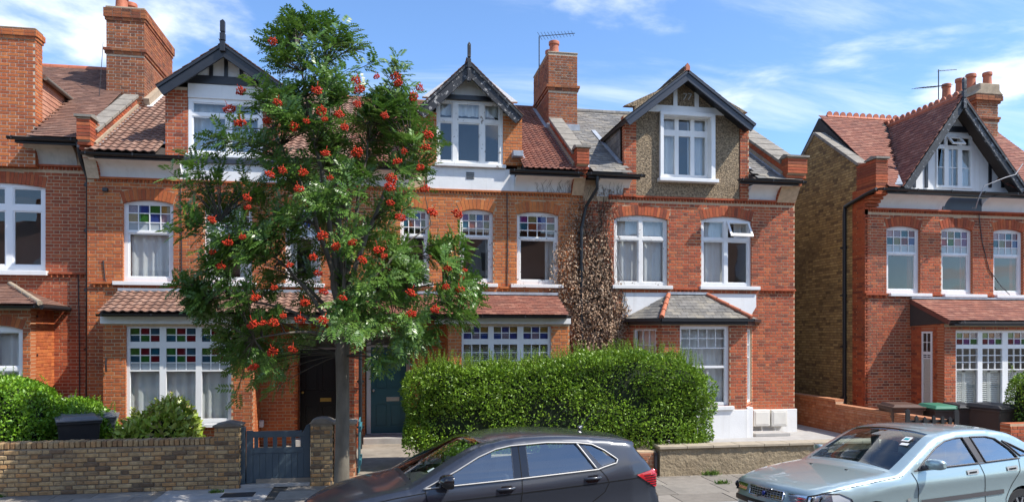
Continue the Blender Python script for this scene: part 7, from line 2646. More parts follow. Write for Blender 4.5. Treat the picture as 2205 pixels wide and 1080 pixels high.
# ------------------------------------------------------------------ parked cars
def catmull(pts, step=0.03):
    out = []
    n = len(pts)
    for i in range(n - 1):
        p0, p1, p2, p3 = pts[max(i - 1, 0)], pts[i], pts[i + 1], pts[min(i + 2, n - 1)]
        d = math.dist(p1, p2)
        m = max(1, int(round(d / step)))
        for k in range(m):
            t = k / m
            a = [0.5 * (2 * p1[j] + (p2[j] - p0[j]) * t + (2 * p0[j] - 5 * p1[j] + 4 * p2[j] - p3[j]) * t * t + (3 * p1[j] - p0[j] - 3 * p2[j] + p3[j]) * t ** 3) for j in (0, 1)]
            out.append(tuple(a))
    out.append(tuple(pts[-1]))
    return out


def dense(poly, step=0.03):
    out = []
    for i in range(len(poly)):
        a, b = poly[i], poly[(i + 1) % len(poly)]
        m = max(1, int(math.dist(a, b) / step))
        out += [(a[0] + (b[0] - a[0]) * k / m, a[1] + (b[1] - a[1]) * k / m) for k in range(m)]
    return out


def in_poly(p, poly):
    x, y = p
    r = False
    j = len(poly) - 1
    for i in range(len(poly)):
        xi, yi = poly[i]
        xj, yj = poly[j]
        if (yi > y) != (yj > y) and x < (xj - xi) * (y - yi) / (yj - yi) + xi:
            r = not r
        j = i
    return r


def triangulate(outer, holes, step):
    """conforming triangulation of a polygon with holes and an even grid of inner points"""
    vs, es = [], []

    def loop(pl):
        b = len(vs)
        vs.extend([Vector(p) for p in pl])
        es.extend([(b + i, b + (i + 1) % len(pl)) for i in range(len(pl))])
    loop(outer)
    for h in holes:
        loop(h)
    bnd = np.array([tuple(v) for v in vs])
    xs, zs = [p[0] for p in outer], [p[1] for p in outer]
    z = min(zs) + step * 0.5
    r = 0
    while z < max(zs):
        x = min(xs) + step * (0.5 if r % 2 else 0.0)
        while x < max(xs):
            if in_poly((x, z), outer) and not any(in_poly((x, z), h) for h in holes):
                if np.min((bnd[:, 0] - x) ** 2 + (bnd[:, 1] - z) ** 2) > (step * 0.45) ** 2:
                    vs.append(Vector((x, z)))
            x += step
        z += step * 0.866
        r += 1
    ov, oe, of, *_ = delaunay_2d_cdt(vs, es, [], 0, 1e-5)
    tris = []
    for f in of:
        c = (sum(ov[i][0] for i in f) / len(f), sum(ov[i][1] for i in f) / len(f))
        if in_poly(c, outer) and not any(in_poly(c, h) for h in holes):
            a_, b_, c_ = (ov[i] for i in f[:3])
            ar = (b_[0] - a_[0]) * (c_[1] - a_[1]) - (b_[1] - a_[1]) * (c_[0] - a_[0])
            tris.append(tuple(f) if ar > 0 else tuple(reversed(f)))
    return [tuple(v) for v in ov], tris


class Car:
    def __init__(s, name, label, group, pos, yaw, roll, scale, prof, plan, belt, tumble, wheels, paint, wheel_r, fillet=0.06, arch_r=0.345, zbot=0.20, crease=None, crowns=()):
        s.M = Matrix.Translation((pos[0], pos[1], pos[2])) @ Matrix.Rotation(yaw, 4, 'Z') @ Matrix.Rotation(roll, 4, 'X') @ Matrix.Scale(scale, 4)
        s.root = thing(name, (s.M @ Vector((2.0, 0, 0))), label, 'car', group)
        s.prof = catmull(prof, 0.035)
        s.plan, s.belt, s.tumble, s.fillet, s.crease = plan, belt, tumble, fillet, crease
        s.paint = paint
        s.crowns = crowns
        x0, x1 = s.prof[0], s.prof[-1]
        bot = []
        # underside with wheel arches, from rear to front
        for wx in sorted(wheels, reverse=True):
            zc = wheel_r
            dx = math.sqrt(max(arch_r ** 2 - (zbot - zc) ** 2, 0))
            bot.append((wx + dx, zbot))
            a0 = math.atan2(zbot - zc, dx)
            for t in np.linspace(a0, math.pi - a0, 15)[1:-1]:
                bot.append((wx + arch_r * math.cos(t), zc + arch_r * math.sin(t)))
            bot.append((wx - dx, zbot))
        s.outline = s.prof + dense_open([x1] + bot + [x0])[1:-1]
        seg = np.array(s.prof)
        s.sa, s.sb = seg[:-1], seg[1:]
        s.wheels, s.wheel_r, s.arch_r, s.zbot = wheels, wheel_r, arch_r, zbot

    def dist(s, x, z):
        p = np.array((x, z))
        d = s.sb - s.sa
        t = np.clip(np.sum((p - s.sa) * d, 1) / np.maximum(np.sum(d * d, 1), 1e-12), 0, 1)
        return float(np.sqrt(np.min(np.sum((s.sa + d * t[:, None] - p) ** 2, 1))))

    def S(s, x, z):
        y = float(np.interp(x, [p[0] for p in s.plan], [p[1] for p in s.plan]))
        zb = float(np.interp(x, [p[0] for p in s.belt], [p[1] for p in s.belt]))
        if z > zb:
            dz = z - zb
            y -= 0.035 + s.tumble * dz + 0.10 * dz * dz
        else:
            zc = float(np.interp(x, [p[0] for p in s.crease], [p[1] for p in s.crease]))
            if z > zc:
                y -= 0.035 * ((z - zc) / max(zb - zc, 0.02)) ** 1.4
            else:
                h = (zc - z)
                y -= 0.020 * math.sin(min(h / 0.22, 1.0) * math.pi / 2) - (0.012 * min(max(h - 0.22, 0) / 0.2, 1.0))
                if z < 0.32:
                    y -= (0.32 - z) * 0.35
        d = s.dist(x, z)
        r = s.fillet
        if d < r:
            q = 1 - d / r
            y -= r * (1 - math.sqrt(max(0, 1 - q * q)))
        return max(y, 0.02)

    def put(s, mb, name, mats, parent=None, smooth=None, bevel=0.0, fixn=False):
        mb.v = [tuple(s.M @ Vector(p)) for p in mb.v]
        return mb.build(name, mats, parent or s.root, smooth, bevel, fixn)

    def side_panel(s, holes, step=0.04):
        vs, tr = triangulate(s.outline, [dense(h, 0.03) for h in holes], step)
        ys = [s.S(x, z) for x, z in vs]
        mb = MB()
        mb.add([(x, -y, z) for (x, z), y in zip(vs, ys)], tr)
        mb.add([(x, y, z) for (x, z), y in zip(vs, ys)], [tuple(reversed(t)) for t in tr])
        return mb

    def crown(s, x, z):
        for (x0, x1, c) in s.crowns:
            if x0 <= x < x1:
                return c
        return 0.03

    def ribbon_rows(s, n=14):
        rows = []
        P = s.prof
        cr = np.array([s.crown(*p) for p in P])
        ker = np.ones(7) / 7
        cr = np.convolve(np.pad(cr, 3, 'edge'), ker, 'valid')
        for i, (x, z) in enumerate(P):
            a, b = P[max(i - 1, 0)], P[min(i + 1, len(P) - 1)]
            tx, tz = b[0] - a[0], b[1] - a[1]
            L = math.hypot(tx, tz) or 1
            nx, nz = -tz / L, tx / L
            ye = s.S(x, z)
            row = []
            for k in range(n + 1):
                q = -1 + 2 * k / n
                c = cr[i] * (1 - q * q)
                row.append((x + nx * c, q * ye, z + nz * c))
            rows.append(row)
        return rows

    def side_patch(s, poly, off, mat, name, parent=None, step=0.05, near=True, far=True, thick=0.0, smooth=60):
        vs, tr = triangulate(dense(poly, 0.025), [], step)
        first = None
        for sg, on in ((-1, near), (1, far)):
            if on:
                mb = MB()
                mb.add([(x, sg * (s.S(x, z) + off), z) for x, z in vs], tr if sg < 0 else [tuple(reversed(t)) for t in tr])
                o = s.put(mb, name, mat, parent, smooth)
                if smooth >= 180:                       # even curvature for clean reflections
                    nl = []
                    for x, z in vs:
                        h = 0.05
                        nv = Vector((-(s.S(x + h, z) - s.S(x - h, z)) / (2 * h), sg, -(s.S(x, z + h) - s.S(x, z - h)) / (2 * h)))
                        nv.x, nv.z = max(-0.12, min(0.12, nv.x)), max(0.30, min(0.46, nv.z))
                        nl.append(tuple((s.M.to_3x3() @ nv).normalized()))
                    o.data.normals_split_custom_set_from_vertices(nl)
                first = first or o
        return first

    def strip(s, pts, w, off, mat, name, parent=None, near=True, far=False):
        """thin strip along a side-view path"""
        pts = dense_open(pts, 0.03)
        for sg, on in ((-1, near), (1, far)):
            if not on:
                continue
            mb = MB()
            rows = [[], []]
            for i, p in enumerate(pts):
                a, b = pts[max(i - 1, 0)], pts[min(i + 1, len(pts) - 1)]
                dx, dz = b[0] - a[0], b[1] - a[1]
                L = math.hypot(dx, dz) or 1
                nx, nz = -dz / L * w / 2, dx / L * w / 2
                for k, q in ((0, -1), (1, 1)):
                    x, z = p[0] + nx * q, p[1] + nz * q
                    rows[k].append((x, sg * (s.S(x, z) + off + 0.002), z))
            mb.grid(rows)
            o = s.put(mb, name, mat, parent, 60)
        return o

    def trim(s, pts, r, off, mat, name, parent=None, closed=False, both=True):
        pts = dense_open(list(pts) + ([pts[0]] if closed else []), 0.03)
        for sg in ((-1, 1) if both else (-1,)):
            o = s.put(MB().tube([(x, sg * (s.S(x, z) + off), z) for x, z in pts], r, 8), name, mat, parent, 180)
        return o


def dense_open(pts, step=0.03):
    out = []
    for a, b in zip(pts[:-1], pts[1:]):
        m = max(1, int(math.dist(a, b) / step))
        out += [(a[0] + (b[0] - a[0]) * k / m, a[1] + (b[1] - a[1]) * k / m) for k in range(m)]
    out.append(tuple(pts[-1]))
    return out


def car_paint(name, base, metallic, rough):
    m = pmat(name, base, var=0.0, rough=rough, metallic=metallic, coat=1.0)
    return m


CARGLASS = glass('car_glass', (0.42, 0.58, 0.62), 1.5, 5.0)
SCREEN = glass('windscreen_glass', (0.72, 0.84, 0.80), 1.5, 1.4)
TYRE = pmat('tyre_rubber', (0.02, 0.02, 0.021), var=0.1, rough=0.85)
ALLOY = pmat('alloy', (0.5, 0.5, 0.51), var=0.05, rough=0.3, metallic=0.9)
CHROME = pmat('chrome', (0.62, 0.62, 0.63), var=0.0, rough=0.14, metallic=1.0)
SATIN = pmat('satin_trim', (0.42, 0.41, 0.39), var=0.0, rough=0.5, metallic=0.6)
GLOSSBLK = pmat('gloss_black', (0.008, 0.008, 0.010), var=0.0, rough=0.12, coat=0.6)
CABIN = pmat('cabin_dark', (0.022, 0.023, 0.026), var=0.1, rough=0.8)
CABING = pmat('cabin_grey', (0.20, 0.21, 0.20), var=0.1, rough=0.8)
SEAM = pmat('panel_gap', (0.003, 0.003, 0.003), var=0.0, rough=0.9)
REDL = pmat('red_lens', (0.42, 0.006, 0.014), var=0.0, rough=0.12, coat=0.8)
LENS = glass('lamp_lens', (0.92, 0.93, 0.94), 1.45, 1.8)
REFL = pmat('lamp_reflector', (0.65, 0.66, 0.68), var=0.0, rough=0.12, metallic=1.0)
PLATEW = pmat('plate_white', (0.75, 0.75, 0.73), var=0.0, rough=0.4)


def text_obj(body, size, mat, mtx, parent, name, extrude=0.001):
    cu_ = bpy.data.curves.new('lettering', 'FONT')
    cu_.body = body
    cu_.size = size
    cu_.extrude = extrude
    cu_.align_x = 'CENTER'
    cu_.align_y = 'CENTER'
    tmp = bpy.data.objects.new('lettering_tmp', cu_)
    col.objects.link(tmp)
    bpy.context.view_layer.update()
    me = bpy.data.meshes.new_from_object(tmp.evaluated_get(bpy.context.evaluated_depsgraph_get()))
    bpy.data.objects.remove(tmp, do_unlink=True)
    bpy.data.curves.remove(cu_)
    me.transform(mtx)
    me.materials.clear()
    me.materials.append(mat)
    return obj(name, me, parent)


def wheel(car, x, y, side):
    r, w = car.wheel_r, 0.205
    mb = MB()
    pr = [(r * 0.66, -w / 2), (r * 0.94, -w / 2), (r, -w / 2 + 0.03), (r, w / 2 - 0.03), (r * 0.94, w / 2), (r * 0.66, w / 2), (r * 0.62, w * .3), (r * 0.62, -w * .3)]
    mb.lathe(pr + [pr[0]], (x, y, r), 36, axis='y', cap=False)
    wv = car.put(mb, 'wheel', TYRE, smooth=35)
    rm = MB()
    yo = y + side * w * 0.36
    rm.lathe([(r * .64, -0.012), (r * .66, 0.0), (r * .64, 0.012), (r * .58, 0.0)] + [(r * .64, -0.012)], (x, yo, r), 36, axis='y', cap=False)
    for k in range(10):
        a = 2 * math.pi * k / 10
        p0, p1 = Vector((x + 0.05 * math.cos(a), yo, r + 0.05 * math.sin(a))), Vector((x + r * .62 * math.cos(a), yo, r + r * .62 * math.sin(a)))
        rm.bar(p0, p1, 0.03, 0.035, up=(0, 1, 0))
    rm.lathe([(0.06, -0.02), (0.065, 0), (0.05, 0.02)], (x, yo, r), 20, axis='y')
    car.put(rm, 'rim', ALLOY, wv, smooth=40)
    bd = MB().lathe([(r * .55, -0.01), (r * .55, 0.01)], (x, y, r), 24, axis='y')
    car.put(bd, 'brake_disc', BLACKPL, wv)


def seat(car, x, y, h=1.0, mat=None):
    m = mat or CABIN
    mb = MB()
    mb.obox((x, y, 0.42), (0.26, 0, 0.02), (0, 0.25, 0), (-0.01, 0, 0.09))
    mb.obox((x + 0.33, y, 0.72), (0.065, 0, -0.015), (0, 0.25, 0), (0.08, 0, 0.30))
    st = car.put(mb, 'seat', m, bevel=0.05)
    hm = MB().obox((x + 0.43, y, 1.09), (0.045, 0, -0.01), (0, 0.13, 0), (0.015, 0, 0.085))
    car.put(hm, 'headrest', m, st, bevel=0.035)
    for dy in (-.05, .05):
        car.put(MB().tube([(x + .40, y + dy, 0.95), (x + .42, y + dy, 1.05)], .008, 6), 'headrest_stem', CHROME, st)
    return st


def finish_car(car, side_holes, glasses, screen, backlight, dash_x, dash_z, seat_mat=None, rows=None):
    """body shell, glass, cabin"""
    mb = car.side_panel(side_holes)
    R = car.ribbon_rows()
    n = len(R[0]) - 1

    def zone(i):
        x, z = car.prof[i]
        if screen[0] <= x < screen[1]:
            return 's'
        if backlight[0] <= x < backlight[1] and z > backlight[2]:
            return 'b'
        return 'p'
    body_rows = []
    fs_g = {'s': [], 'b': []}
    vs = [p for row in R for p in row]
    fs = []
    for i in range(len(R) - 1):
        for j in range(n):
            q = (i * (n + 1) + j, (i + 1) * (n + 1) + j, (i + 1) * (n + 1) + j + 1, i * (n + 1) + j + 1)
            zt = zone(i)
            if zt != 'p' and 1 <= j < n - 1:
                fs_g[zt].append(q)
            else:
                fs.append(q)
    mb.add(vs, fs)
    # weld side and top
    body = car.put(mb, 'body', car.paint)
    bm_ = bmesh.new()
    bm_.from_mesh(body.data)
    bmesh.ops.remove_doubles(bm_, verts=bm_.verts, dist=0.004)
    bmesh.ops.recalc_face_normals(bm_, faces=bm_.faces)
    bm_.to_mesh(body.data)
    bm_.free()
    body.data.polygons.foreach_set('use_smooth', [True] * len(body.data.polygons))
    body.data.set_sharp_from_angle(angle=math.radians(50))
    for key, nm, m in (('s', 'windscreen', SCREEN), ('b', 'rear_window', CARGLASS)):
        if fs_g[key]:
            g = MB()
            used = sorted({i for f in fs_g[key] for i in f})
            mp = {v: k for k, v in enumerate(used)}
            g.add([vs[i] for i in used], [tuple(mp[i] for i in f) for f in fs_g[key]])
            car.put(g, nm, m, smooth=180)
    # black band round the windscreen
    for poly in glasses:
        car.side_patch(poly, -0.006, CARGLASS, 'side_window', step=0.06, smooth=180)
    # cabin
    x0 = dash_x
    dm = MB()
    dm.prism([(x0 - 0.35, dash_z - 0.03), (x0 + 0.05, dash_z + 0.0), (x0 + 0.28, dash_z - 0.06), (x0 + 0.30, dash_z - 0.35), (x0 - 0.35, dash_z - 0.45)], -0.64, 0.64, 'y')
    car.put(dm, 'dashboard', CABIN, bevel=0.03, fixn=True)
    car.put(MB().box(0.5, car.prof[-1][0] - 0.3, -0.62, 0.62, 0.2, 0.30), 'floor_pan', CABIN)
    for wx in car.wheels:
        for sg in (-1, 1):
            yo = car.S(wx, 0.5) - 0.13
            wheel(car, wx, sg * yo, sg)
            # arch liner
            rows_ = []
            for t in np.linspace(-0.3, math.pi + 0.3, 14):
                rows_.append([(wx + (car.arch_r + 0.004) * math.cos(t), sg * (car.S(wx, 0.6) - 0.03), car.wheel_r + (car.arch_r + 0.004) * math.sin(t)),
                              (wx + (car.arch_r + 0.004) * math.cos(t), sg * 0.45, car.wheel_r + (car.arch_r + 0.004) * math.sin(t))])
            car.put(MB().grid(rows_), 'arch_liner', CABIN, smooth=60)
    return body


def steering(car, x, y, z):
    ring = []
    pts = []
    for t in np.linspace(0, 2 * math.pi, 25):
        pts.append((x + 0.07 * math.sin(t), y + 0.18 * math.cos(t), z + 0.165 * math.sin(t)))
    mb = MB().tube(pts, 0.016, 6)
    mb.bar((x, y - .17, z), (x, y + .17, z), 0.03, 0.05)
    car.put(mb, 'steering_wheel', CABIN)


# ---- dark hatchback
POLO_P = [(0.14, 0.20), (0.05, 0.30), (0.012, 0.42), (0.0, 0.52), (0.02, 0.61), (0.07, 0.69), (0.2, 0.765), (0.45, 0.85), (0.75, 0.915), (1.0, 0.955), (1.10, 0.98), (1.45, 1.165), (1.78, 1.325), (2.0, 1.385),
          (2.3, 1.425), (2.7, 1.432), (3.1, 1.412), (3.45, 1.372), (3.66, 1.338), (3.715, 1.312), (3.70, 1.275), (3.84, 1.10), (3.955, 0.965), (3.99, 0.88), (4.0, 0.74), (4.045, 0.66), (4.05, 0.50), (4.0, 0.33), (3.93, 0.20)]
PLAN_P = [(0, 0.56), (0.06, 0.64), (0.15, 0.71), (0.3, 0.77), (0.5, 0.81), (0.8, 0.845), (1.3, 0.868), (2.2, 0.875), (3.2, 0.872), (3.6, 0.85), (3.85, 0.80), (4.0, 0.73), (4.05, 0.68)]
BELT_P = [(0, 0.72), (0.4, 0.84), (1.0, 0.93), (1.25, 0.955), (2.2, 1.0), (3.2, 1.06), (3.45, 1.10), (3.8, 1.12), (4.05, 1.13)]
CREASE_P = [(0, 0.66), (0.5, 0.74), (1.0, 0.80), (2.2, 0.855), (3.3, 0.915), (4.05, 0.96)]
paintP = car_paint('metallic_dark_blue_grey', (0.028, 0.032, 0.044), 0.3, 0.34)
paintP.node_tree.nodes['Principled BSDF'].inputs['Coat Roughness'].default_value = 0.10
SC_P = 1.05
polo = Car('hatchback_car', 'dark blue-grey five-door hatchback parked at the kerb, red tail lamp showing', 'cars parked at the kerb',
           (-0.93, 8.60, road_z(8.75)), 0.13, math.radians(-2.3), SC_P, POLO_P, PLAN_P, BELT_P, 0.34, (0.80, 3.35), paintP, 0.31, 0.055, crease=CREASE_P,
           crowns=((-1, 0.1, 0.09), (0.1, 1.0, 0.045), (1.0, 1.9, 0.085), (1.9, 3.69, 0.03), (3.69, 4.2, 0.05)))
fg = [(1.30, 0.972), (1.55, 1.108), (1.80, 1.235), (2.0, 1.308), (2.18, 1.338), (2.175, 1.008)]
rg = [(2.36, 1.018), (2.36, 1.350), (2.6, 1.356), (2.93, 1.340), (3.13, 1.062)]
qg = [(3.03, 1.333), (3.13, 1.312), (3.27, 1.245), (3.41, 1.150), (3.40, 1.122), (3.23, 1.084)]
bodyP = finish_car(polo, [fg, rg, qg], [fg, rg, qg], (1.10, 1.86), (3.70, 3.92, 1.0), 1.35, 0.93)
polo.side_patch([(2.185, 1.006), (2.19, 1.340), (2.262, 1.346), (2.262, 1.012)], 0.002, GLOSSBLK, 'pillar_trim')
polo.side_patch([(2.272, 1.012), (2.272, 1.346), (2.352, 1.35), (2.352, 1.017)], 0.002, GLOSSBLK, 'pillar_trim')
polo.trim([(1.18, 0.955), (1.30, 0.963), (2.18, 1.0), (3.17, 1.052), (3.24, 1.073), (3.41, 1.112), (3.43, 1.15), (3.28, 1.257), (3.14, 1.327), (2.95, 1.352), (2.6, 1.368), (2.18, 1.350), (2.0, 1.32), (1.80, 1.247), (1.55, 1.12), (1.18, 0.955)],
          0.009, 0.014, SATIN, 'window_trim')
polo.trim([(2.955, 1.348), (3.16, 1.056)], 0.011, 0.013, SATIN, 'window_divider')
polo.strip([(2.268, 1.35), (2.268, 1.0), (2.26, 0.85), (2.23, 0.6), (2.20, 0.3)], 0.009, 0.002, SEAM, 'door_gap')
polo.strip([(3.20, 1.05), (3.27, 0.97), (3.30, 0.90), (3.25, 0.8), (3.10, 0.7), (3.0, 0.55), (2.95, 0.3)], 0.009, 0.002, SEAM, 'door_gap')
polo.strip([(1.20, 0.94), (1.22, 0.80), (1.23, 0.5), (1.25, 0.25)], 0.009, 0.002, SEAM, 'door_gap')
polo.strip([(0.14, 0.705), (0.5, 0.815), (0.9, 0.88), (1.2, 0.915)], 0.008, 0.002, SEAM, 'bonnet_gap')
polo.strip([(0.5, 0.735), (1.0, 0.795), (2.2, 0.848), (3.3, 0.908), (3.7, 0.93)], 0.010, 0.0015, SEAM, 'painted_shadow_line')  # black strip painted along the crease as the shadow under it
for hx, hz in ((2.08, 0.90), (3.10, 0.955)):
    mb = MB()
    y = polo.S(hx, hz)
    mb.tube([(hx - 0.10, -y + 0.004, hz), (hx - 0.07, -y - 0.03, hz + 0.006), (hx + 0.07, -y - 0.03, hz + 0.01), (hx + 0.10, -y + 0.004, hz + 0.01)], [0.012, 0.017, 0.017, 0.012], 8)
    polo.put(mb, 'door_handle', paintP, smooth=60)
    polo.side_patch([(hx - 0.09, hz - 0.02), (hx - 0.06, hz - 0.045), (hx + 0.05, hz - 0.04), (hx + 0.08, hz - 0.01), (hx + 0.06, hz + 0.04), (hx - 0.05, hz + 0.035)], 0.002, GLOSSBLK, 'handle_recess', far=False)
# tail lamp
tl = [(3.66, 0.965), (3.90, 1.010), (3.975, 0.995), (3.995, 0.86), (3.985, 0.80), (3.93, 0.80), (3.82, 0.865)]
tlo = polo.side_patch(tl, 0.012, REDL, 'tail_lamp', step=0.03)
for k in range(5):
    z = 0.83 + k * 0.028
    polo.strip([(3.80 - k * 0.014 + 0.02, z + 0.006), (3.97, z)], 0.008, 0.016, GLOSSBLK, 'lamp_rib', tlo)
# rear spoiler edge, antenna
polo.put(MB().tube([(3.30, 0.0, 1.44), (3.34, 0.0, 1.465)], [0.035, 0.02], 10), 'antenna_base', paintP, smooth=60)
polo.put(MB().tube([(3.33, 0.0, 1.455), (3.50, 0.0, 1.66)], [0.006, 0.004], 6), 'antenna', BLACKPL)
# door mirror
my = polo.S(1.36, 0.97)
mm = MB()
rows_ = []
for i, (xx, sc) in enumerate(((0.0, 0.35), (0.015, 0.72), (0.05, 0.95), (0.11, 1.0), (0.135, 0.96))):
    row = []
    for k in range(17):
        t = 2 * math.pi * k / 16
        a, b = math.cos(t), math.sin(t)
        q = 0.11 * sc * math.copysign(abs(a) ** 0.6, a)
        w = 0.075 * sc * math.copysign(abs(b) ** 0.7, b)
        row.append((1.33 + xx, -my - 0.115 + q * 1.0, 1.035 + w))
    rows_.append(row)
mm.grid(rows_)
mm.add([rows_[-1][k] for k in range(16)], [tuple(range(16))])
mm.add([rows_[0][k] for k in range(16)], [tuple(reversed(range(16)))])
mir = polo.put(mm, 'door_mirror', GLOSSBLK, smooth=45)
polo.put(MB().bar((1.37, -my + 0.03, 0.965), (1.38, -my - 0.09, 0.985), 0.06, 0.03), 'mirror_arm', GLOSSBLK, mir, bevel=0.008)
polo.side_patch([(1.22, 0.957), (1.42, 1.03), (1.42, 0.978)], 0.001, GLOSSBLK, 'mirror_panel')
# wipers, parking disc on the screen, cabin
polo.put(MB().tube([(1.10, -0.45, 1.01), (1.16, -0.1, 1.095), (1.13, 0.2, 1.08)], 0.010, 6), 'wiper', BLACKPL)
polo.put(MB().tube([(1.12, 0.15, 1.06), (1.16, 0.45, 1.07)], 0.010, 6), 'wiper', BLACKPL)
polo.put(MB().box(1.02, 1.10, -0.62, 0.62, 0.955, 0.985), 'scuttle', BLACKPL)
polo.put(MB().obox((1.33, -0.50, 1.10), (0.035, 0, 0.018), (0, 0.05, 0), (0.001, 0, -0.002)), 'paper_permit', PLATEW)
for sx in (1.75, 2.55):
    for sy in (-0.36, 0.36):
        seat(polo, sx, sy)
steering(polo, 1.65, 0.36, 0.85)
# nose: grille bar, lamps, bumper opening (turned away from the street view)
gm = MB().obox((-0.035, 0, 0.60), (0.02, 0, 0.0), (0, 0.45, 0), (0.01, 0, 0.045))
polo.put(gm, 'grille', GLOSSBLK)
polo.side_patch([(0.06, 0.60), (0.10, 0.685), (0.30, 0.755), (0.52, 0.80), (0.42, 0.70), (0.2, 0.615)], 0.004, LENS, 'head_lamp')
polo.side_patch([(0.06, 0.605), (0.10, 0.68), (0.30, 0.75), (0.50, 0.79), (0.41, 0.705), (0.2, 0.62)], 0.001, REFL, 'lamp_reflector')
polo.put(MB().obox((4.12, 0, 0.80), (0.004, 0, 0), (0, 0.26, 0), (0, 0, 0.055)), 'number_plate', pmat('plate_yellow', (0.70, 0.50, 0.05), var=0.0, rough=0.4))

# ---- pale green-blue saloon
VOL_P = [(0.16, 0.20), (0.06, 0.30), (0.015, 0.42), (0.0, 0.50), (0.012, 0.575), (0.050, 0.61), (0.065, 0.69), (0.11, 0.762), (0.25, 0.808), (0.6, 0.866), (0.95, 0.905), (1.22, 0.925), (1.32, 0.945), (1.6, 1.09), (1.95, 1.272), (2.12, 1.335),
         (2.35, 1.378), (2.65, 1.392), (3.0, 1.380), (3.3, 1.340), (3.5, 1.285), (3.75, 1.155), (3.95, 1.03), (4.06, 0.99), (4.3, 0.965), (4.41, 0.93), (4.45, 0.80), (4.48, 0.62), (4.46, 0.40), (4.38, 0.20)]
PLAN_V = [(0, 0.60), (0.06, 0.66), (0.14, 0.715), (0.3, 0.775), (0.5, 0.812), (0.8, 0.838), (1.3, 0.855), (2.4, 0.86), (3.3, 0.855), (3.8, 0.835), (4.2, 0.79), (4.4, 0.73), (4.48, 0.66)]
BELT_V = [(0, 0.74), (0.3, 0.80), (0.9, 0.885), (1.5, 0.945), (2.0, 0.955), (3.4, 0.995), (3.9, 1.01), (4.48, 1.0)]
CREASE_V = [(0, 0.60), (0.5, 0.68), (1.2, 0.78), (2.4, 0.80), (4.48, 0.83)]
paintV = car_paint('metallic_sea_green', (0.38, 0.48, 0.49), 0.55, 0.33)
vol = Car('saloon_car', 'pale sea-green four-door saloon parked facing the hatchback, stickers in its windscreen', 'cars parked at the kerb',
          (4.86, 8.53, road_z(8.75)), 0.185, math.radians(-2.3), 1.03, VOL_P, PLAN_V, BELT_V, 0.31, (0.90, 3.45), paintV, 0.305, 0.036, crease=CREASE_V, arch_r=0.34,
          crowns=((-1, 0.1, 0.075), (0.1, 1.2, 0.03), (1.2, 2.2, 0.075), (2.2, 3.3, 0.028), (3.3, 4.0, 0.06), (4.0, 4.6, 0.04)))
fgv = [(1.62, 0.967), (1.78, 1.075), (2.02, 1.208), (2.20, 1.275), (2.40, 1.305), (2.53, 1.308), (2.66, 0.985)]
rgv = [(2.79, 0.990), (2.67, 1.308), (2.95, 1.300), (3.10, 1.268), (3.30, 1.13), (3.40, 1.02), (3.39, 1.005)]
qgv = [(3.22, 1.235), (3.34, 1.19), (3.62, 1.065), (3.62, 1.04), (3.47, 1.03)]
bodyV = finish_car(vol, [fgv, rgv, qgv], [fgv, rgv, qgv], (1.32, 2.10), (3.45, 3.92, 1.0), 1.62, 0.90, CABING)
TRIMG = pmat('grey_brown_trim', (0.075, 0.070, 0.072), var=0.05, rough=0.5)
vol.side_patch([(2.55, 1.308), (2.66, 1.31), (2.775, 0.99), (2.675, 0.986)], 0.003, TRIMG, 'pillar_trim')
for w_ in (fgv, rgv, qgv):
    vol.trim(w_, 0.010, 0.008, TRIMG, 'window_seal', closed=True)
vol.strip([(1.55, 0.955), (2.66, 0.975), (3.45, 1.0)], 0.016, 0.004, TRIMG, 'belt_trim', far=True)
vol.strip([(2.68, 0.97), (2.72, 0.85), (2.745, 0.7), (2.74, 0.5), (2.70, 0.28)], 0.009, 0.002, SEAM, 'door_gap')
vol.strip([(1.50, 0.94), (1.55, 0.85), (1.585, 0.7), (1.58, 0.5), (1.56, 0.28)], 0.009, 0.002, SEAM, 'door_gap')
vol.strip([(3.42, 0.99), (3.40, 0.85), (3.25, 0.68), (3.12, 0.5), (3.10, 0.28)], 0.009, 0.002, SEAM, 'door_gap')
vol.strip([(0.20, 0.768), (0.55, 0.825), (0.95, 0.870), (1.35, 0.910)], 0.008, 0.002, SEAM, 'bonnet_gap', far=True)
vol.strip([(1.62, 0.575), (3.08, 0.60)], 0.055, 0.012, TRIMG, 'rubbing_strip')
# mirrors
for sg in (-1, 1):
    my = vol.S(1.68, 0.96)
    mm = MB()
    rows_ = []
    for i, (yy, sc) in enumerate(((0.0, 0.55), (0.03, 0.9), (0.09, 1.0), (0.16, 0.95), (0.195, 0.72), (0.205, 0.45))):
        row = []
        for k in range(17):
            t = 2 * math.pi * k / 16
            a, b = math.cos(t), math.sin(t)
            row.append((1.74 + 0.055 * sc * math.copysign(abs(a) ** .6, a) + yy * 0.25, sg * (my + 0.025 + yy), 1.035 + 0.065 * sc * math.copysign(abs(b) ** .6, b)))
        rows_.append(row)
    mm.grid(rows_)
    mm.add([rows_[-1][k] for k in range(16)], [tuple(range(16))])
    mv = vol.put(mm, 'door_mirror', paintV, smooth=45)
    vol.put(MB().bar((1.70, sg * (my - 0.03), 0.985), (1.72, sg * (my + 0.06), 1.0), 0.07, 0.05), 'mirror_arm', TRIMG, mv, bevel=0.01)
    vol.put(MB().box(1.783, 1.792, min(sg * (my + .05), sg * (my + .2)), max(sg * (my + .05), sg * (my + .2)), 0.985, 1.085), 'mirror_glass', CHROME, mv)
vol.side_patch([(1.58, 0.958), (1.80, 1.09), (1.80, 0.97)], 0.004, TRIMG, 'mirror_panel')
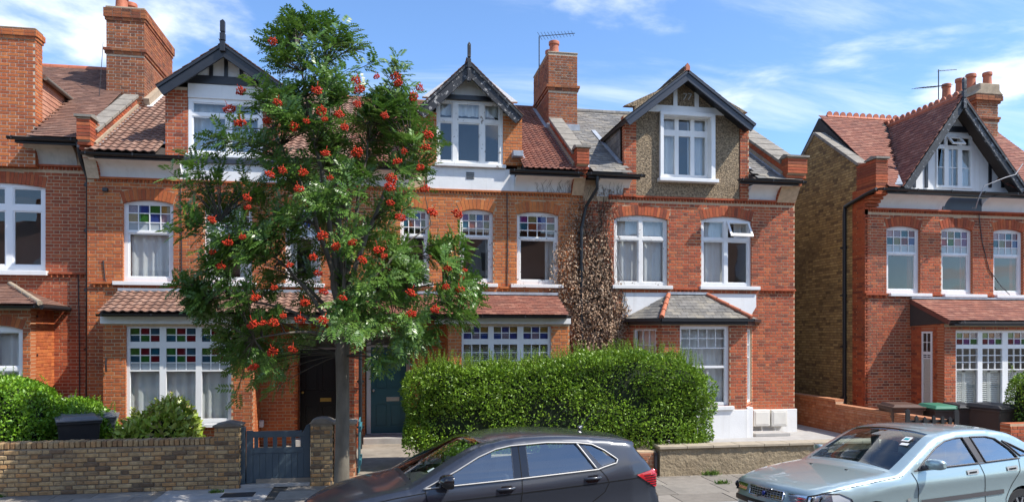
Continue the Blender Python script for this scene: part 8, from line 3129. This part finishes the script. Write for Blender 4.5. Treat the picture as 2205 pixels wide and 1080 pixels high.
# handle
for hx in (2.52, 3.25):
    hz = 0.885
    vol.side_patch([(hx - 0.10, hz - 0.03), (hx - 0.10, hz + 0.025), (hx + 0.10, hz + 0.035), (hx + 0.105, hz - 0.01), (hx + 0.08, hz - 0.03)], 0.012, SATIN, 'door_handle', far=False, step=0.03)
    vol.strip([(hx - 0.07, hz - 0.004), (hx + 0.06, hz)], 0.02, 0.016, SEAM, 'handle_slot')
vol.side_patch([(1.40, 0.60), (1.40, 0.64), (1.45, 0.645), (1.46, 0.605)], 0.012, SATIN, 'side_repeater', far=False, step=0.02)
# headlamps wrap the corner
hl = [(0.048, 0.635), (0.072, 0.728), (0.20, 0.762), (0.40, 0.758), (0.54, 0.69), (0.58, 0.63), (0.3, 0.615)]
hlr = vol.side_patch(hl, 0.004, REFL, 'head_lamp', step=0.03)
vol.side_patch([(0.30, 0.635), (0.30, 0.748), (0.40, 0.745), (0.52, 0.685), (0.56, 0.64)], 0.008, pmat('clear_indicator', (0.45, 0.44, 0.43), var=0.0, rough=0.2), 'indicator', hlr, step=0.03)
for lx, lz, rr in ((0.10, 0.685, 0.045), (0.20, 0.69, 0.05)):
    for sg in (-1, 1):
        y = vol.S(lx, lz)
        vol.put(MB().lathe([(0.008, 0.02), (rr * .6, 0.012), (rr, -0.004), (rr * .9, -0.008)], (lx, -y - 0.004, lz), 14, axis='y') if sg < 0 else MB().lathe([(0.008, -0.02), (rr * .6, -0.012), (rr, 0.004), (rr * .9, 0.008)], (lx, y + 0.004, lz), 14, axis='y'),
                'lamp_bulb', GLOSSBLK, hlr, smooth=60)
vol.side_patch(hl, 0.026, LENS, 'lamp_lens', hlr, step=0.03, smooth=180)
vol.trim(hl, 0.010, 0.006, BLACKPL, 'lamp_seal', hlr, closed=True)


def nose_x(y, z):
    """front face of the crowned nose"""
    best = min(vol.prof[:26], key=lambda p: abs(p[1] - z) + (0 if p[0] < 0.2 else 9))
    ye = vol.S(*best)
    return best[0] - 0.078 * (1 - (y / ye) ** 2)


# the part of each headlamp that faces forward
for sg in (-1, 1):
    for off_, m_, nm_ in ((0.006, REFL, 'head_lamp'), (0.022, LENS, 'lamp_lens')):
        rows_ = []
        for z in np.linspace(0.64, 0.73, 4):
            e_ = vol.S(*min(vol.prof[:26], key=lambda p: abs(p[1] - z) + (0 if p[0] < 0.2 else 9)))
            rows_.append([(nose_x(y, z) - off_, sg * y, z) for y in np.linspace(0.37 + (0.73 - z) * 0.3, e_ + 0.006, 8)])
        vol.put(MB().grid(rows_), nm_, m_, smooth=180, fixn=False)

# grille with the slanting bar and its round badge
gy, gz0, gz1 = 0.30, 0.625, 0.735
rows_ = []
for z in np.linspace(gz0, gz1, 4):
    rows_.append([(nose_x(y, z) - 0.006, y, z) for y in np.linspace(-gy, gy, 13)])
gr = vol.put(MB().grid(rows_), 'grille', GLOSSBLK, smooth=60)
cm = MB()
fr = [(nose_x(y, z) - 0.012, y, z) for y, z in [(-gy, gz0), (-gy * .5, gz0), (0, gz0), (gy * .5, gz0), (gy, gz0), (gy, gz1), (gy * .5, gz1), (0, gz1), (-gy * .5, gz1), (-gy, gz1), (-gy, gz0)]]
cm.tube(fr, 0.010, 6)
vol.put(cm, 'grille_frame', CHROME, gr, smooth=60)
for k in range(1, 4):
    z = gz0 + (gz1 - gz0) * k / 4
    vol.put(MB().tube([(nose_x(y, z) - 0.010, y, z) for y in np.linspace(-gy, gy, 9)], 0.004, 5), 'grille_bar', SATIN, gr)
for k in range(1, 12):
    y = -gy + 2 * gy * k / 12
    vol.put(MB().tube([(nose_x(y, z) - 0.010, y, z) for z in (gz0, (gz0 + gz1) / 2, gz1)], 0.0035, 5), 'grille_bar', SATIN, gr)
vol.put(MB().bar((nose_x(.12, gz0) - 0.02, 0.12, gz0 - .004), (nose_x(-.12, gz1) - 0.02, -0.12, gz1 + .004), 0.02, 0.012), 'slanting_bar', CHROME, gr)
bx_ = nose_x(0, 0.68) - 0.03
bd = MB()
bd.lathe([(0.026, 0), (0.026, 0.01), (0.02, 0.012)], (0, 0, 0), 18)
bd.v = [(bx_ - p[2], p[0], 0.68 + p[1]) for p in bd.v]
vol.put(bd, 'badge', pmat('badge_blue', (0.02, 0.04, 0.25), var=0, rough=0.2), gr, smooth=40)
# bumper rubbing band, number plate
rows_ = []
for z in (0.52, 0.55, 0.58):
    rows_.append([(nose_x(y, z) - 0.016, y, z) for y in np.linspace(-0.60, 0.60, 17)])
vol.put(MB().sheet(rows_, 0.02, (1, 0, 0)), 'bumper_band', BLACKPL, smooth=60)
pz = 0.49
pl = [[(nose_x(y, 0.46) - 0.022, y, z) for y in np.linspace(-0.26, 0.26, 9)] for z in (pz - 0.055, pz + 0.055)]
plo = vol.put(MB().sheet(pl, 0.006, (1, 0, 0)), 'number_plate', PLATEW)
tm = vol.M @ Matrix.Translation((nose_x(0, 0.46) - 0.026, 0.0, pz)) @ Matrix.Rotation(math.radians(-90), 4, 'Z') @ Matrix.Rotation(math.radians(90), 4, 'X')
text_obj('EX04', 0.105, GLOSSBLK, tm @ Matrix.Translation((-0.10, 0, 0)), plo, 'plate_lettering')
# wipers, washer jets, stickers, cabin
for wp in ([(1.34, -0.60, 0.965), (1.38, -0.2, 1.035), (1.36, 0.05, 1.03)], [(1.34, 0.0, 1.005), (1.385, 0.4, 1.03), (1.36, 0.62, 0.975)]):
    vol.put(MB().tube(wp, 0.011, 6), 'wiper', BLACKPL)
vol.put(MB().box(1.235, 1.325, -0.66, 0.66, 0.925, 0.945), 'scuttle', BLACKPL)
for y in (-0.3, 0.3):
    vol.put(MB().box(0.99, 1.02, y - 0.02, y + 0.02, 0.925, 0.945), 'washer_jet', BLACKPL, bevel=0.006)
stk = pmat('sticker_teal', (0.04, 0.35, 0.38), var=0, rough=0.4)


def on_screen(x, y):
    i = min(range(len(vol.prof)), key=lambda k: abs(vol.prof[k][0] - x) if 1.2 < vol.prof[k][0] < 2.2 else 9)
    px_, pz_ = vol.prof[i]
    ye = vol.S(px_, pz_)
    c = 0.078 * (1 - (y / ye) ** 2)
    return px_ - 0.46 * c, pz_ + 0.88 * c


for (x, y, w, h, m) in ((1.90, -0.46, 0.055, 0.05, PLATEW), (1.90, -0.46, 0.035, 0.02, stk), (1.80, -0.50, 0.055, 0.025, PLATEW)):
    sx_, sz_ = on_screen(x, y)
    off_ = 0.012 if m is not stk else 0.016
    vol.put(MB().obox((sx_ - off_ * .46, y, sz_ + off_ * .88), (h * 0.88, 0, h * 0.46), (0, w, 0), (-0.0009, 0, 0.0018)), 'paper_permit', m)
for sx in (2.05, 2.85):
    for sy in (-0.36, 0.36):
        seat(vol, sx, sy, mat=CABIN)
steering(vol, 1.95, -0.36, 0.86)
# rear end
vol.side_patch([(4.15, 0.90), (4.40, 0.90), (4.45, 0.72), (4.20, 0.72)], 0.006, REDL, 'tail_lamp', step=0.04)
# ------------------------------------------------------------------ the other side of the street, seen only mirrored in the panes
for k in range(9):
    x0 = -26 + k * 6.0
    op = thing('facing_house', (x0 + 3, -9.5, 0), 'gabled brick house across the street, mirrored in the window panes', 'house', 'houses across the street')
    ow = MB().box(x0, x0 + 6, -18, -9.5, -0.2, 6.2).build('wall', MATS['brick_deep_red'], op)
    MB().prism([(-18.2, 6.15), (-9.2, 6.15), (-13.8, 9.6)], x0, x0 + 6, 'x').build('roof', PLAIN, op, fixn=True)
    MB().prism([(x0 + 0.7, 6.0), (x0 + 4.1, 6.0), (x0 + 4.1, 6.6), (x0 + 2.4, 9.0), (x0 + 0.7, 6.6)], -13, -9.3, 'y').build('gable', RENDER, op, fixn=True)
    MB().box(x0 + 5.2, x0 + 6.3, -14.4, -13.0, 8, 10.9).build('chimney', MATS['brick_sooty_red'], op)
    for (a, b, c, d) in ((0.8, 2.2, 3.7, 5.4), (3.4, 4.8, 3.7, 5.4), (0.8, 3.2, 0.8, 2.7), (1.7, 3.1, 6.5, 7.8)):
        yv = -9.5 if c < 6 else -9.3
        wv_ = MB().box(x0 + a, x0 + b, yv, yv + 0.05, c, d).build('window', WHITE, op)
        MB().box(x0 + a + .1, x0 + b - .1, yv + 0.05, yv + 0.06, c + .1, d - .1).build('pane', GLOSSBLK, wv_)
structure(MB().box(-60, 70, -9.5, -1.5, -0.35, 0.0).build('pavement_facing', SLAB))
